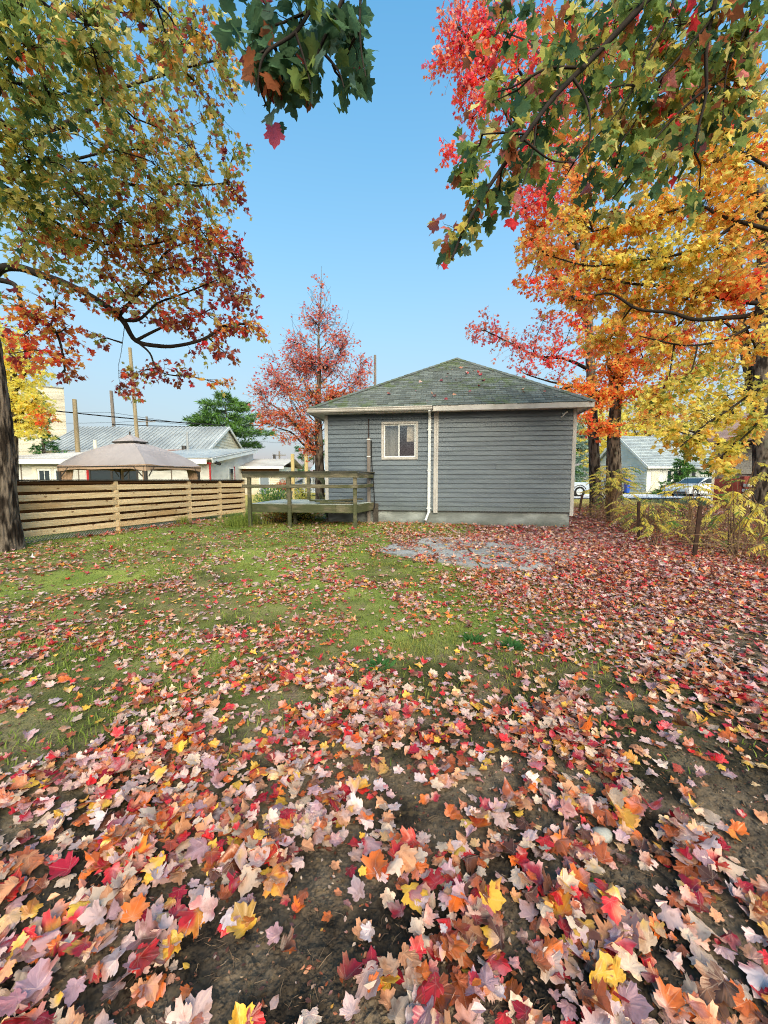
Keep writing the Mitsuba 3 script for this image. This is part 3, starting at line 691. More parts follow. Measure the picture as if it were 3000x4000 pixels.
EDGE_LIMBS = [
    (0.17, 0.07, [(11.5, 12.0, 3.23), (11.31, 12.0, 3.78), (11.09, 12.0, 4.61), (10.9, 12.0, 5.43), (10.77, 12.0, 6.1), (10.61, 12.0, 7.3), (10.38, 12.0, 8.86)]),
    (0.08, 0.03, [(11.42, 12.0, 3.51), (11.79, 12.2, 4.11), (12.35, 12.4, 5.0)]),
    (0.06, 0.02, [(10.92, 12.0, 5.43), (10.32, 12.0, 5.97), (9.9, 12.0, 6.1)]),
]
EDGE_BLOBS = [
    ((10.76, 12.0, 5.7), (0.72, 1, 0.58), 123, 'gold', 0.12),
    ((11.23, 12.0, 6.77), (0.72, 1, 0.87), 369, 'amber', 0.12),
    ((10.17, 12.0, 6.1), (0.72, 1, 0.58), 154, 'amber', 0.12),
    ((11.91, 12.5, 4.46), (0.45, 1, 0.9), 240, 'yellow', 0.12),
    ((10.32, 12.0, 7.82), (1.16, 1, 0.87), 591, 'amber', 0.12),
    ((10.71, 12.5, 4.75), (0.9, 1, 0.75), 250, 'gold', 0.12),
]
EDGE_TRUNK = [(11.45, 11.5, 0.25), (11.36, 11.5, 1.11), (11.24, 11.5, 2.47), (11.13, 11.5, 3.81), (10.99, 11.5, 5.77), (10.69, 11.3, 7.44), (10.06, 11.0, 9.17)]
YOUNG_LIMBS = [
    (0.013, 0.003, [(-2.45, 15.0, 5.79), (-2.77, 15.12, 6.27), (-3.41, 15.2, 6.91), (-3.53, 15.29, 7.65)]),
    (0.015, 0.003, [(-2.46, 15.0, 4.9), (-1.9, 14.74, 5.41), (-1.5, 14.54, 6.14), (-1.09, 14.34, 6.95)]),
    (0.014, 0.003, [(-2.46, 15.0, 5.34), (-2.6, 14.87, 5.66), (-2.82, 14.77, 6.12), (-3.03, 14.68, 6.63)]),
    (0.02, 0.003, [(-2.49, 15.0, 3.14), (-2.07, 14.6, 3.78), (-1.35, 14.3, 4.66), (-1.14, 14.0, 5.62)]),
    (0.019, 0.003, [(-2.48, 15.0, 3.43), (-2.88, 14.79, 3.96), (-3.47, 14.63, 4.69), (-3.78, 14.47, 5.51)]),
    (0.013, 0.003, [(-2.45, 15.0, 6.1), (-1.99, 15.19, 6.45), (-1.94, 15.34, 6.91), (-1.68, 15.48, 7.44)]),
    (0.017, 0.003, [(-2.47, 15.0, 4.3), (-2.74, 14.84, 4.61), (-3.13, 14.72, 5.06), (-3.13, 14.59, 5.56)]),
    (0.013, 0.003, [(-2.45, 15.0, 6.1), (-2.22, 14.99, 6.42), (-1.99, 14.99, 6.86), (-1.82, 14.98, 7.37)]),
    (0.012, 0.003, [(-2.44, 15.0, 6.25), (-2.67, 15.09, 6.48), (-3.16, 15.17, 6.78), (-3.2, 15.24, 7.12)]),
    (0.011, 0.003, [(-2.44, 15.0, 6.71), (-2.24, 14.88, 6.86), (-1.82, 14.78, 7.09), (-1.8, 14.69, 7.36)]),
    (0.019, 0.003, [(-2.48, 15.0, 3.36), (-3.21, 14.84, 4.07), (-3.77, 14.72, 5.06), (-4.17, 14.6, 6.17)]),
    (0.011, 0.003, [(-2.44, 15.0, 6.65), (-2.32, 15.1, 6.92), (-1.88, 15.18, 7.28), (-1.88, 15.26, 7.7)]),
    (0.021, 0.003, [(-2.49, 15.0, 2.74), (-2.89, 14.81, 3.4), (-3.47, 14.67, 4.31), (-3.78, 14.53, 5.31)]),
    (0.018, 0.003, [(-2.48, 15.0, 4.02), (-1.98, 14.69, 4.36), (-1.58, 14.46, 4.84), (-1.49, 14.23, 5.38)]),
    (0.02, 0.003, [(-2.49, 15.0, 3.15), (-3.11, 14.9, 3.62), (-3.46, 14.82, 4.27), (-3.81, 14.75, 5.0)]),
    (0.01, 0.003, [(-2.43, 15.0, 6.93), (-2.34, 15.09, 7.15), (-2.07, 15.16, 7.45), (-1.94, 15.23, 7.78)]),
    (0.01, 0.003, [(-2.43, 15.0, 7.0), (-2.59, 15.03, 7.23), (-2.94, 15.05, 7.54), (-2.94, 15.07, 7.9)]),
    (0.016, 0.003, [(-2.47, 15.0, 4.72), (-1.86, 14.97, 5.06), (-1.55, 14.94, 5.53), (-1.39, 14.92, 6.07)]),
    (0.008, 0.003, [(-2.42, 15.0, 7.76), (-2.68, 15.0, 7.92), (-2.71, 15.0, 8.15), (-2.77, 15.0, 8.41)]),
    (0.02, 0.003, [(-2.49, 15.0, 3.07), (-1.83, 15.14, 3.76), (-1.27, 15.24, 4.71), (-0.78, 15.35, 5.81)]),
    (0.021, 0.003, [(-2.49, 15.0, 2.73), (-2.97, 14.84, 3.36), (-3.47, 14.72, 4.23), (-3.88, 14.6, 5.2)]),
    (0.012, 0.003, [(-2.44, 15.0, 6.19), (-2.14, 15.08, 6.53), (-1.8, 15.14, 6.98), (-1.57, 15.2, 7.5)]),
    (0.011, 0.003, [(-2.44, 15.0, 6.61), (-2.69, 15.04, 6.96), (-3.04, 15.08, 7.44), (-3.03, 15.11, 7.98)]),
    (0.014, 0.003, [(-2.46, 15.0, 5.36), (-2.05, 15.18, 5.75), (-1.73, 15.32, 6.27), (-1.61, 15.46, 6.86)]),
    (0.017, 0.003, [(-2.47, 15.0, 4.23), (-2.89, 14.87, 4.78), (-3.32, 14.78, 5.56), (-3.74, 14.69, 6.43)]),
    (0.012, 0.003, [(-2.44, 15.0, 6.16), (-2.09, 15.01, 6.53), (-1.5, 15.02, 7.05), (-1.33, 15.03, 7.65)]),
    (0.009, 0.003, [(-2.43, 15.0, 7.54), (-2.76, 15.02, 7.74), (-2.68, 15.03, 8.0), (-2.88, 15.05, 8.31)]),
    (0.014, 0.003, [(-2.45, 15.0, 5.55), (-2.05, 15.15, 6.01), (-1.74, 15.26, 6.62), (-1.6, 15.37, 7.31)]),
    (0.022, 0.003, [(-2.5, 15.0, 2.37), (-2.88, 14.65, 2.94), (-3.25, 14.39, 3.71), (-3.51, 14.13, 4.56)]),
    (0.021, 0.003, [(-2.5, 15.0, 2.46), (-1.97, 14.55, 2.95), (-1.54, 14.21, 3.64), (-1.11, 13.88, 4.38)]),
    (0.019, 0.003, [(-2.48, 15.0, 3.34), (-2.91, 15.12, 3.79), (-3.38, 15.2, 4.43), (-3.57, 15.29, 5.15)]),
    (0.009, 0.003, [(-2.43, 15.0, 7.35), (-2.36, 14.99, 7.49), (-2.07, 14.98, 7.67), (-2.08, 14.97, 7.89)]),
    (0.017, 0.003, [(-2.47, 15.0, 4.38), (-2.93, 15.04, 4.71), (-3.15, 15.06, 5.16), (-3.41, 15.09, 5.68)]),
    (0.009, 0.003, [(-2.42, 15.0, 7.66), (-2.25, 15.01, 7.87), (-2.21, 15.01, 8.16), (-1.99, 15.02, 8.49)]),
    (0.014, 0.003, [(-2.45, 15.0, 5.64), (-2.96, 15.06, 6.08), (-3.15, 15.1, 6.7), (-3.54, 15.14, 7.39)]),
    (0.022, 0.003, [(-2.5, 15.0, 2.22), (-1.84, 14.54, 2.76), (-1.26, 14.2, 3.51), (-1.03, 13.85, 4.31)]),
    (0.017, 0.003, [(-2.47, 15.0, 4.39), (-2.96, 15.38, 4.9), (-3.12, 15.66, 5.59), (-3.56, 15.94, 6.38)]),
    (0.009, 0.003, [(-2.43, 15.0, 7.41), (-2.24, 15.0, 7.64), (-2.18, 15.0, 7.96), (-2.02, 15.0, 8.32)]),
    (0.008, 0.003, [(-2.42, 15.0, 7.8), (-2.56, 14.99, 7.95), (-2.67, 14.99, 8.15), (-2.72, 14.98, 8.38)]),
    (0.018, 0.003, [(-2.48, 15.0, 3.91), (-1.9, 15.03, 4.4), (-1.11, 15.05, 5.08), (-0.84, 15.07, 5.84)]),
    (0.011, 0.003, [(-2.44, 15.0, 6.68), (-2.76, 15.14, 6.93), (-2.79, 15.24, 7.25), (-2.96, 15.34, 7.61)]),
    (0.015, 0.003, [(-2.46, 15.0, 4.95), (-1.88, 14.74, 5.37), (-1.62, 14.55, 5.97), (-1.27, 14.36, 6.65)]),
    (0.015, 0.003, [(-2.46, 15.0, 5.29), (-2.82, 14.98, 5.64), (-2.92, 14.96, 6.14), (-3.17, 14.95, 6.71)]),
    (0.014, 0.003, [(-2.45, 15.0, 5.61), (-2.09, 15.22, 5.96), (-2.05, 15.38, 6.4), (-1.93, 15.55, 6.92)]),
    (0.022, 0.003, [(-2.5, 15.0, 2.3), (-3.17, 15.26, 3.11), (-3.86, 15.46, 4.26), (-4.31, 15.66, 5.57)]),
    (0.009, 0.003, [(-2.43, 15.0, 7.4), (-2.27, 14.97, 7.59), (-2.01, 14.94, 7.86), (-2.01, 14.91, 8.16)]),
    (0.09, 0.02, [(-2.57, 15.0, 2.21), (-2.87, 14.9, 2.73), (-3.29, 14.6, 3.3), (-3.72, 14.3, 3.76), (-4.19, 14.2, 4.08)]),
    (0.06, 0.015, [(-2.68, 15.0, 2.39), (-3.08, 14.8, 2.64), (-3.44, 14.5, 3.04), (-3.9, 14.3, 3.18)]),
]
YOUNG_BLOBS = [
    ((-4.25, 14.8, 5.38), (0.62, 1, 0.62), 236, 'youngred', 0.075),
    ((-0.7, 15.2, 5.58), (0.55, 1, 0.64), 249, 'youngred', 0.075),
    ((-4.64, 14.6, 4.49), (0.62, 1, 0.53), 263, 'youngred', 0.075),
    ((-0.53, 15.2, 4.36), (0.46, 0.8, 0.64), 297, 'youngred', 0.075),
    ((-3.42, 15.4, 5.55), (0.93, 1, 0.74), 628, 'youngred', 0.075),
    ((-2.38, 15.0, 8.39), (0.51, 0.5, 0.63), 103, 'youngred', 0.075),
    ((-2.43, 15.0, 7.3), (1.08, 1, 0.81), 625, 'youngred', 0.075),
    ((-3.32, 15.0, 6.29), (0.81, 1, 0.81), 536, 'youngred', 0.075),
    ((-1.65, 15.0, 6.38), (0.81, 1, 0.81), 563, 'youngred', 0.075),
    ((-2.45, 15.0, 5.61), (1.45, 1.5, 0.81), 1430, 'youngred', 0.075),
    ((-3.89, 14.7, 4.68), (0.97, 1.2, 0.67), 664, 'youngred', 0.075),
    ((-1.05, 15.0, 4.92), (0.72, 1, 0.81), 595, 'youngred', 0.075),
    ((-2.35, 14.8, 4.36), (1.61, 1.5, 0.71), 1624, 'youngorange', 0.075),
    ((-3.43, 14.5, 3.54), (1.22, 1.2, 0.56), 831, 'youngorange', 0.075),
    ((-4.42, 14.4, 3.78), (0.61, 0.8, 0.52), 288, 'youngred', 0.075),
    ((-2.84, 14.5, 3.04), (0.61, 0.8, 0.49), 424, 'youngorange', 0.075),
    ((-2.76, 14.5, 2.35), (0.44, 0.6, 0.38), 272, 'youngorange', 0.075),
    ((-3.48, 14.3, 2.76), (0.69, 0.6, 0.26), 180, 'youngorange', 0.075),
    ((-4.23, 14.3, 3.35), (0.69, 0.6, 0.26), 180, 'youngorange', 0.075),
    ((-1.7, 15.2, 4.09), (0.92, 1, 0.55), 815, 'youngorange', 0.075),
]
YOUNG_TRUNK = [(-2.5, 15.0, 0.05), (-2.5, 15.0, 1.23), (-2.51, 15.0, 2.65), (-2.53, 15.0, 4.06), (-2.46, 15.0, 5.44), (-2.47, 15.0, 6.8), (-2.37, 15.0, 7.97), (-2.32, 15.0, 9.21)]
YELLOW_LIMBS = [
    (0.08, 0.02, [(-16.23, 17.0, 3.43), (-15.47, 17.0, 4.43), (-14.82, 17.0, 5.02)]),
    (0.08, 0.02, [(-16.13, 17.0, 4.43), (-16.58, 17.0, 5.6), (-17.11, 17.0, 6.38)]),
    (0.06, 0.02, [(-16.08, 17.0, 4.82), (-15.35, 17.0, 5.99), (-14.81, 17.0, 6.57)]),
]
YELLOW_BLOBS = [
    ((-16.23, 17.0, 7.34), (1.23, 1.2, 1.02), 706, 'yellow', 0.14),
    ((-15.45, 17.0, 5.99), (1.23, 1.2, 1.02), 777, 'yellow', 0.14),
    ((-16.24, 17.0, 4.82), (1.23, 1.2, 1.02), 848, 'yellow', 0.14),
    ((-15.16, 17.0, 4.52), (0.82, 1, 0.82), 414, 'yellow', 0.14),
    ((-15.73, 17.0, 3.63), (1.13, 1, 0.72), 544, 'yellow', 0.14),
    ((-14.8, 17.0, 4.03), (0.45, 0.8, 0.72), 163, 'amber', 0.14),
    ((-16.21, 17.0, 6.38), (0.82, 1, 0.82), 377, 'yellow', 0.14),
]
YELLOW_TRUNK = [(-16.47, 17.0, 0.81), (-16.29, 17.0, 3.03), (-16.07, 17.0, 5.02), (-15.88, 17.0, 6.76)]
FARA_LIMBS = [
    (0.12, 0.03, [(25.3, 46.0, 4.37), (23.51, 46.0, 7.61), (22.63, 46.0, 9.22)]),
    (0.12, 0.03, [(25.25, 46.0, 5.45), (26.74, 46.0, 8.69), (27.5, 46.0, 9.76)]),
]
FARA_BLOBS = [
    ((23.58, 46.0, 5.99), (2.5, 3, 2.5), 670, 'yellow', 0.35),
    ((26.84, 46.0, 6.54), (2.5, 3, 2.77), 745, 'yellow', 0.35),
    ((25.13, 46.0, 8.15), (2.77, 3, 2.22), 607, 'yellow', 0.35),
    ((25.88, 46.0, 3.82), (3.33, 3, 1.66), 596, 'yellow', 0.35),
]
FARA_TRUNK = [(25.51, 46.0, -0.02), (25.3, 46.0, 4.37), (25.1, 46.0, 8.69)]
FARB_LIMBS = [
    (0.12, 0.03, [(37.83, 56.0, 5.03), (35.61, 56.0, 8.99), (34.51, 56.0, 10.94)]),
    (0.12, 0.03, [(37.75, 56.0, 6.36), (39.52, 56.0, 10.29), (40.43, 56.0, 11.59)]),
]
FARB_BLOBS = [
    ((35.61, 56.0, 8.99), (3.04, 3, 3.04), 994, 'yellow', 0.35),
    ((39.56, 56.0, 9.64), (3.04, 3, 3.38), 1104, 'yellow', 0.35),
    ((37.45, 56.0, 11.59), (3.38, 3, 2.7), 900, 'yellow', 0.35),
    ((38.42, 56.0, 6.36), (4.05, 3, 2.03), 883, 'yellow', 0.35),
]
FARB_TRUNK = [(38.13, 56.0, -0.31), (37.83, 56.0, 5.03), (37.53, 56.0, 10.29)]
FARC_LIMBS = [
    (0.12, 0.03, [(48.53, 58.0, 5.17), (46.18, 58.0, 9.26), (45.01, 58.0, 11.29)]),
    (0.12, 0.03, [(48.43, 58.0, 6.54), (50.21, 58.0, 10.61), (51.14, 58.0, 11.96)]),
]
FARC_BLOBS = [
    ((46.18, 58.0, 9.26), (3.15, 3, 3.15), 1066, 'pale', 0.35),
    ((50.26, 58.0, 9.94), (3.15, 3, 3.5), 1184, 'pale', 0.35),
    ((48.05, 58.0, 11.96), (3.5, 3, 2.8), 965, 'pale', 0.35),
    ((49.13, 58.0, 6.54), (4.2, 3, 2.1), 947, 'pale', 0.35),
]
FARC_TRUNK = [(48.93, 58.0, -0.37), (48.53, 58.0, 5.17), (48.15, 58.0, 10.61)]
LEFT_TRUNK = [(-7.17, 7.1, -0.05), (-7.16, 7.1, 0.32), (-7.15, 7.1, 0.75), (-7.13, 7.1, 1.6), (-7.12, 7.1, 2.44), (-7.15, 7.1, 3.42), (-7.2, 7.1, 4.22), (-7.28, 7.1, 5.16), (-7.1, 6.9, 6.09), (-6.72, 6.6, 7.05)]

MIXES = {  # colour index: weight
    'green': {1: 6, 2: 6, 33: 4, 0: 1.2, 3: 1, 12: 1, 6: .3, 8: .15}, 'turning': {1: 4, 2: 5, 33: 2.5, 3: 1, 12: 2, 6: 1.2, 7: .6, 8: .5, 11: .6},
    'orange': {2: 3, 3: 2, 6: 3, 7: 2.4, 8: 1.4, 12: 1.6, 11: 1, 1: 1}, 'maroon': {11: 4, 12: 4, 28: 2, 33: 1.5, 9: 1, 8: 1, 2: 1},
    'redorange': {8: 4, 7: 3, 9: 1.5, 6: 2, 11: .8}, 'dark': {0: 7, 1: 1.2, 23: 2, 11: .5, 12: .4, 10: .25}, 'darkgreen2': {0: 3, 1: 5, 2: 2.2, 33: 1.4, 12: 1.2, 28: .5, 3: 1, 9: .3, 7: .3},
    'gold': {3: 3, 4: 4.5, 6: 4, 2: 1.4, 5: 1, 7: 1.6, 8: .4}, 'goldgreen': {3: 5, 2: 3, 4: 3, 1: 1.2, 26: 2, 6: .8}, 'amber': {6: 4, 4: 2, 7: 2.6, 3: 1, 8: 1.8, 31: 1},
    'scarlet': {10: 4, 9: 2, 31: 4, 8: 3, 7: 1.5}, 'flame': {7: 5, 6: 4, 8: 2, 4: 1.2}, 'flame2': {7: 3, 8: 3, 6: 1.5, 9: 1, 10: 1}, 'scarlet2': {9: 2, 10: 3, 8: 2, 28: 2, 11: 1},
    'maroonpink': {28: 3, 31: 3, 10: 1.5, 32: 1.5, 8: 1}, 'yellow': {5: 5, 4: 3, 26: 1.5, 3: 1}, 'pale': {27: 4, 5: 2, 26: 2}, 'sumac': {26: 5, 5: 2, 3: 2, 25: 1.5},
    'youngred': {31: 7, 32: 3, 10: 1, 28: 1.5, 8: 2, 9: .3}, 'youngorange': {7: 3, 8: 3, 31: 3, 6: 1},
    'shrub': {24: 3, 25: 3, 26: 1}}


def draw(mixname, n):
    m = MIXES[mixname]
    k = np.array(list(m))
    w = np.array(list(m.values()), float)
    return rng.choice(k, n, p=w / w.sum())


# ------------------------------------------------------------------ leaf templates: outline from the stem round to the tip, x is half the outline
def maple_template(detail):
    if detail:
        half = [(0.03, 0.0), (0.14, -0.09), (0.33, -0.08), (0.44, 0.02), (0.37, 0.10), (0.45, 0.17), (0.36, 0.24), (0.47, 0.33), (0.62, 0.42), (0.55, 0.50), (0.56, 0.60), (0.42, 0.58), (0.31, 0.57),
                (0.32, 0.68), (0.25, 0.80), (0.14, 0.84)]
        tip = (0.0, 1.03)
        tips = [(0.44, 0.02), (0.62, 0.42)]
    else:
        half = [(0.43, -0.04), (0.31, 0.22), (0.62, 0.48), (0.28, 0.58)]
        tip = (0.0, 1.04)
        tips = [(0.42, -0.04), (0.62, 0.52)]
    right = np.array(half)
    left = right[::-1] * [-1, 1]
    ring = np.vstack([right, [tip], left])
    base = [(0.0, 0.0)] if not detail else []
    ring = np.vstack([ring] + ([base] if base else []))
    c = np.array([0.0, 0.10])
    n = len(ring)
    axes = [np.array(t) - c for t in tips + [(-a, b) for a, b in tips] + [tip]]

    def axdist(q):
        q = q - c
        best = 1e9
        for a in axes:
            t = np.clip((q @ a) / (a @ a), 0, 1)
            best = min(best, np.linalg.norm(q - t * a))
        return min(best * 6, 1.0)
    i = np.arange(n)
    if detail:
        mid = c + (ring - c) * 0.55
        v = np.vstack([ring, mid, [c]])
        f = np.vstack([np.stack([i, (i + 1) % n, (i + 1) % n + n], 1), np.stack([i, (i + 1) % n + n, i + n], 1), np.stack([i + n, (i + 1) % n + n, np.full(n, 2 * n)], 1)])
    else:
        v = np.vstack([ring, [c + [0, 0.2]]])
        f = np.stack([i, (i + 1) % n, np.full(n, n)], 1)
    return v - [0, 0.0], f, np.array([axdist(q) for q in v])


MAPLE, MAPLE_D = maple_template(False), maple_template(True)


def leaf_batch(pos, tip, nrm, size, pal_x, template=None, curl=None, ripple=0.0):
    """leaves with the stem at pos, pointing along tip, facing nrm"""
    tv, tf, td = template or MAPLE
    n, k = len(pos), len(tv)
    y = tip / (np.linalg.norm(tip, axis=1, keepdims=True) + 1e-9)
    x = np.cross(y, nrm)
    x /= np.linalg.norm(x, axis=1, keepdims=True) + 1e-9
    z = np.cross(x, y)
    lx, ly = np.broadcast_to(tv[:, 0], (n, k)), np.broadcast_to(tv[:, 1], (n, k))
    curl = np.zeros((n, 3)) if curl is None else curl
    lz = curl[:, :1] * np.abs(lx) ** 1.3 + curl[:, 1:2] * (ly - 0.4) ** 2 + curl[:, 2:3] * lx * (ly - 0.2)
    if ripple:
        ph = rng.uniform(0, 6.3, (n, 2))
        lz = lz + ripple * np.sin(lx * 9 + ph[:, :1]) * np.sin(ly * 8 + ph[:, 1:])
    v = pos[:, None] + size[:, None, None] * (lx[..., None] * x[:, None] + ly[..., None] * y[:, None] + lz[..., None] * z[:, None])
    f = (tf[None] + (np.arange(n) * k)[:, None, None]).reshape(-1, 3)
    uv = np.stack([np.repeat(pal_x, k), np.tile(td, n)], 1)
    return v.reshape(-1, 3), f, uv


def ball(n):
    d = rng.normal(size=(n, 3))
    d /= np.linalg.norm(d, axis=1, keepdims=True)
    return d * rng.random((n, 1)) ** 0.42


def foliage(limbs, trunk, blobs, per=9, droop=0.55, up=0.0, main_r=0.014, twig_r=0.0042, layers=True):
    """sprigs from the limbs into every clump; returns (twig mesh, leaf arguments)"""
    nodes = np.vstack([smooth_path(p, 6)[3:] for _, _, p in limbs] + ([smooth_path(trunk, 4)[len(trunk) * 2:]] if trunk is not None else []))
    tw_p, tw_r, leaf = [], [], []
    for c, r, n, mixname, size in blobs:
        if n < 3:
            continue
        c, r = np.array(c), np.array(r)
        ns = max(2, n // per)
        e_ = ball(ns)
        if layers:                       # maple sprays lie in tiers
            e_[:, 2] = np.round(e_[:, 2] * 2.2 + rng.uniform(-.3, .3)) / 2.2 + rng.normal(size=ns) * .07 - .16 * (e_[:, 0] ** 2 + e_[:, 1] ** 2)
        ends = c + e_ * r
        order = np.argsort(((nodes - c) ** 2).sum(1))[:10]
        hub_from = nodes[order[0]]
        hub = c + rng.normal(size=3) * r * 0.15
        midp = (hub_from + hub) / 2 + rng.normal(size=3) * 0.06 * np.linalg.norm(hub - hub_from)
        ln = np.array([hub_from, (hub_from * 2 + midp) / 3, midp, (midp + hub) / 2, hub])
        tw_p.append(ln)
        tw_r.append(np.linspace(main_r * 1.4, main_r * 0.6, 5))
        # each sprig leaves the main twig, or a limb nearby, a little bent
        cand = np.vstack([ln[1:], nodes[order]])
        d2 = ((ends[:, None] - cand[None]) ** 2).sum(2)
        st = cand[np.argmin(d2 * rng.uniform(0.6, 1.6, d2.shape), axis=1)]
        ln2 = np.linalg.norm(ends - st, axis=1)
        m1 = st + (ends - st) * 0.35 + rng.normal(size=(ns, 3)) * 0.07 * ln2[:, None] + [0, 0, 1] * (0.05 * ln2)[:, None]
        m2 = st + (ends - st) * 0.7 + rng.normal(size=(ns, 3)) * 0.06 * ln2[:, None] + [0, 0, 1] * (0.04 * ln2)[:, None]
        P = np.stack([st, m1, m2, ends], 1)
        P = np.concatenate([P, P[:, -1:]], 1)
        tw_p.extend(P)
        tw_r.extend(np.broadcast_to(np.array([1.0, 0.8, 0.6, 0.4, 0.3]) * twig_r, (ns, 5)))
        # leaves along the outer part of each sprig
        idx = rng.integers(0, ns, n)
        t = 1 - rng.random(n) ** 1.3 * np.clip(0.6 / (ln2[idx] + 1e-6), 0.15, 0.75)
        base = np.where(t[:, None] > 0.7, m2[idx] + (ends - m2)[idx] * ((t - 0.7) / 0.3)[:, None], m1[idx] + (m2 - m1)[idx] * ((t - 0.35) / 0.35).clip(0, 1)[:, None])
        dirn = (ends - m1)[idx] / (np.linalg.norm((ends - m1)[idx], axis=1, keepdims=True) + 1e-6)
        out = rng.normal(size=(n, 3))
        out /= np.linalg.norm(out, axis=1, keepdims=True)
        tip = dirn * 0.5 + out * 0.9 + np.array([0, 0, up - droop])
        tip /= np.linalg.norm(tip, axis=1, keepdims=True)
        pos = base + tip * size * 0.45 + rng.normal(size=(n, 3)) * size * 0.35
        nrm = rng.normal(size=(n, 3)) * 0.6 + np.array([0, 0, 0.8])
        hue = draw(mixname, n)
        # neighbours on a sprig share a colour more often than not
        own = draw(mixname, ns)[idx]
        hue = np.where(rng.random(n) < 0.55, own, hue)
        leaf.append((pos, tip, nrm, size * rng.uniform(0.62, 1.2, n), hue + rng.random(n) * 0.95))
    v, f = tubes(np.array(tw_p), np.array(tw_r), 3)
    return (v, f), [np.concatenate([l[i] for l in leaf]) for i in range(5)]


def trunk_mesh(path, radii, sides=14, per=6, rough=0.05, flare=0.0, fine=False):
    p = smooth_path(path, per * (6 if fine else 1))
    r = np.interp(np.linspace(0, 1, len(p)), np.linspace(0, 1, len(radii)), radii)
    h = p[:, 2] - p[0, 2]
    r = r * (1 + flare * np.exp(-h / 0.28))
    sides = 110 if fine else sides
    v, f = tube(p, r, sides, False)
    cen = np.repeat(p, sides, 0)
    d = v - cen
    ang = np.tile(np.arange(sides) * 2 * np.pi / sides, len(p))
    q = np.stack([np.cos(ang) * 1.2, np.sin(ang) * 1.2, np.repeat(np.arange(len(p)) * (0.06 if not fine else 0.02), sides)], 1)
    dis = rough * 2 * (meshkit.fbm(q * 1.5, 3, 3) - 0.5)
    if flare:
        dis += flare * 0.30 * np.exp(-np.repeat(h, sides) / 0.3) * np.sin(ang * 5 + 0.6)
    if fine:
        q2 = np.stack([np.cos(ang) * 9, np.sin(ang) * 9, np.repeat(p[:, 2], sides) * 2.1], 1)
        rid = 1 - np.abs(meshkit.fbm(q2 + 0.35 * meshkit.fbm(q2 * 0.7, 2, 8)[:, None], 3, 21) * 2 - 1) ** 0.7
        dis -= 0.16 * np.clip(rid - 0.42, 0, 1)
        dis += 0.02 * (meshkit.fbm(q2 * 2.5, 2, 4) - 0.5)
    return cen + d * (1 + dis)[:, None], f


def tree(name, label, limbs, blobs, trunk=None, tr=(0.3, 0.1), group=None, category='tree', fine=False, flare=0.0, own_leaves=0, limb_sides=8, template=None, **kw):
    t = thing(name, label, category, group)
    if trunk is not None:
        put(t + '__trunk', trunk_mesh(trunk, tr, fine=fine, flare=flare), 'maple_bark', smooth=True)
    for r0, r1, pts in limbs:
        p = smooth_path(pts, 5)
        s = np.linspace(0, 1, len(p))
        w = 1 + 0.12 * (meshkit.noise(p * 3.0, 4) - 0.5)
        v, f = tube(p + 0.25 * r0 * (meshkit.noise(p[:, None] * 2.0 + np.arange(3)[:, None] * 9.1, 2) - 0.5), (r0 + (r1 - r0) * s ** 0.8) * w, limb_sides)
        put(t + '__branch', (v, f), 'twig_bark' if r0 < 0.09 else 'maple_bark', smooth=True)
    (v, f), L = foliage(limbs, trunk, blobs, **kw)
    put(t + '__twigs', (v, f), 'twig_bark', kind='stuff')
    pos, tip, nrm, size, px = L
    n = len(pos)
    curl = np.stack([rng.normal(0.05, 0.25, n), rng.normal(-0.15, 0.3, n), rng.normal(0, 0.25, n)], 1)
    first = np.zeros(n, bool)
    if own_leaves:
        first[np.argsort(((pos - [0, 0, 1.3]) ** 2).sum(1) / size ** 2)[:own_leaves]] = True
    if (~first).any():
        v, f, uv = leaf_batch(pos[~first], tip[~first], nrm[~first], size[~first], px[~first], template, curl[~first])
        put(t + '__crown', (v, f), 'crown_leaf', uv=uv, kind='stuff')
    for i in np.nonzero(first)[0]:
        v, f, uv = leaf_batch(pos[i:i + 1], tip[i:i + 1], nrm[i:i + 1], size[i:i + 1], px[i:i + 1], MAPLE_D, curl[i:i + 1])
        put(t + '__leaf', (v, f), 'crown_leaf', uv=uv)
    return t

# ================================================================== THE SETTING
def sinh_axis(a, b, n, k):
    t = np.linspace(-1, 1, n)
    s = np.sinh(k * t) / np.sinh(k)
    return np.where(s < 0, -s * a, s * b)


gx, gy = sinh_axis(-900, 900, 260, 7.5), 4 + sinh_axis(-500, 1500, 300, 7.5)
X, Y = np.meshgrid(gx, gy, indexing='ij')
V = np.stack([X, Y, gz(X, Y)], -1).reshape(-1, 3)
i, j = np.meshgrid(np.arange(len(gx) - 1), np.arange(len(gy) - 1), indexing='ij')
a = (i * len(gy) + j).ravel()
put('ground', (V, np.stack([a, a + len(gy), a + len(gy) + 1, a + 1], 1)), 'ground_soil', smooth=True, kind='structure', label='leaf strewn back yard of bare soil and lawn')
rd = MB()
xs = np.linspace(9, 120, 60)
for x0, x1 in zip(xs[:-1], xs[1:]):
    rd.add([[x0, 25.2, 0.085], [x1, 25.2, 0.085], [x1, 32.5, 0.085], [x0, 32.5, 0.085]], [[0, 1, 2, 3]], 0.5)
put('road', rd, 'gravel_road', kind='structure', label='pale gravel lane behind the grey house')

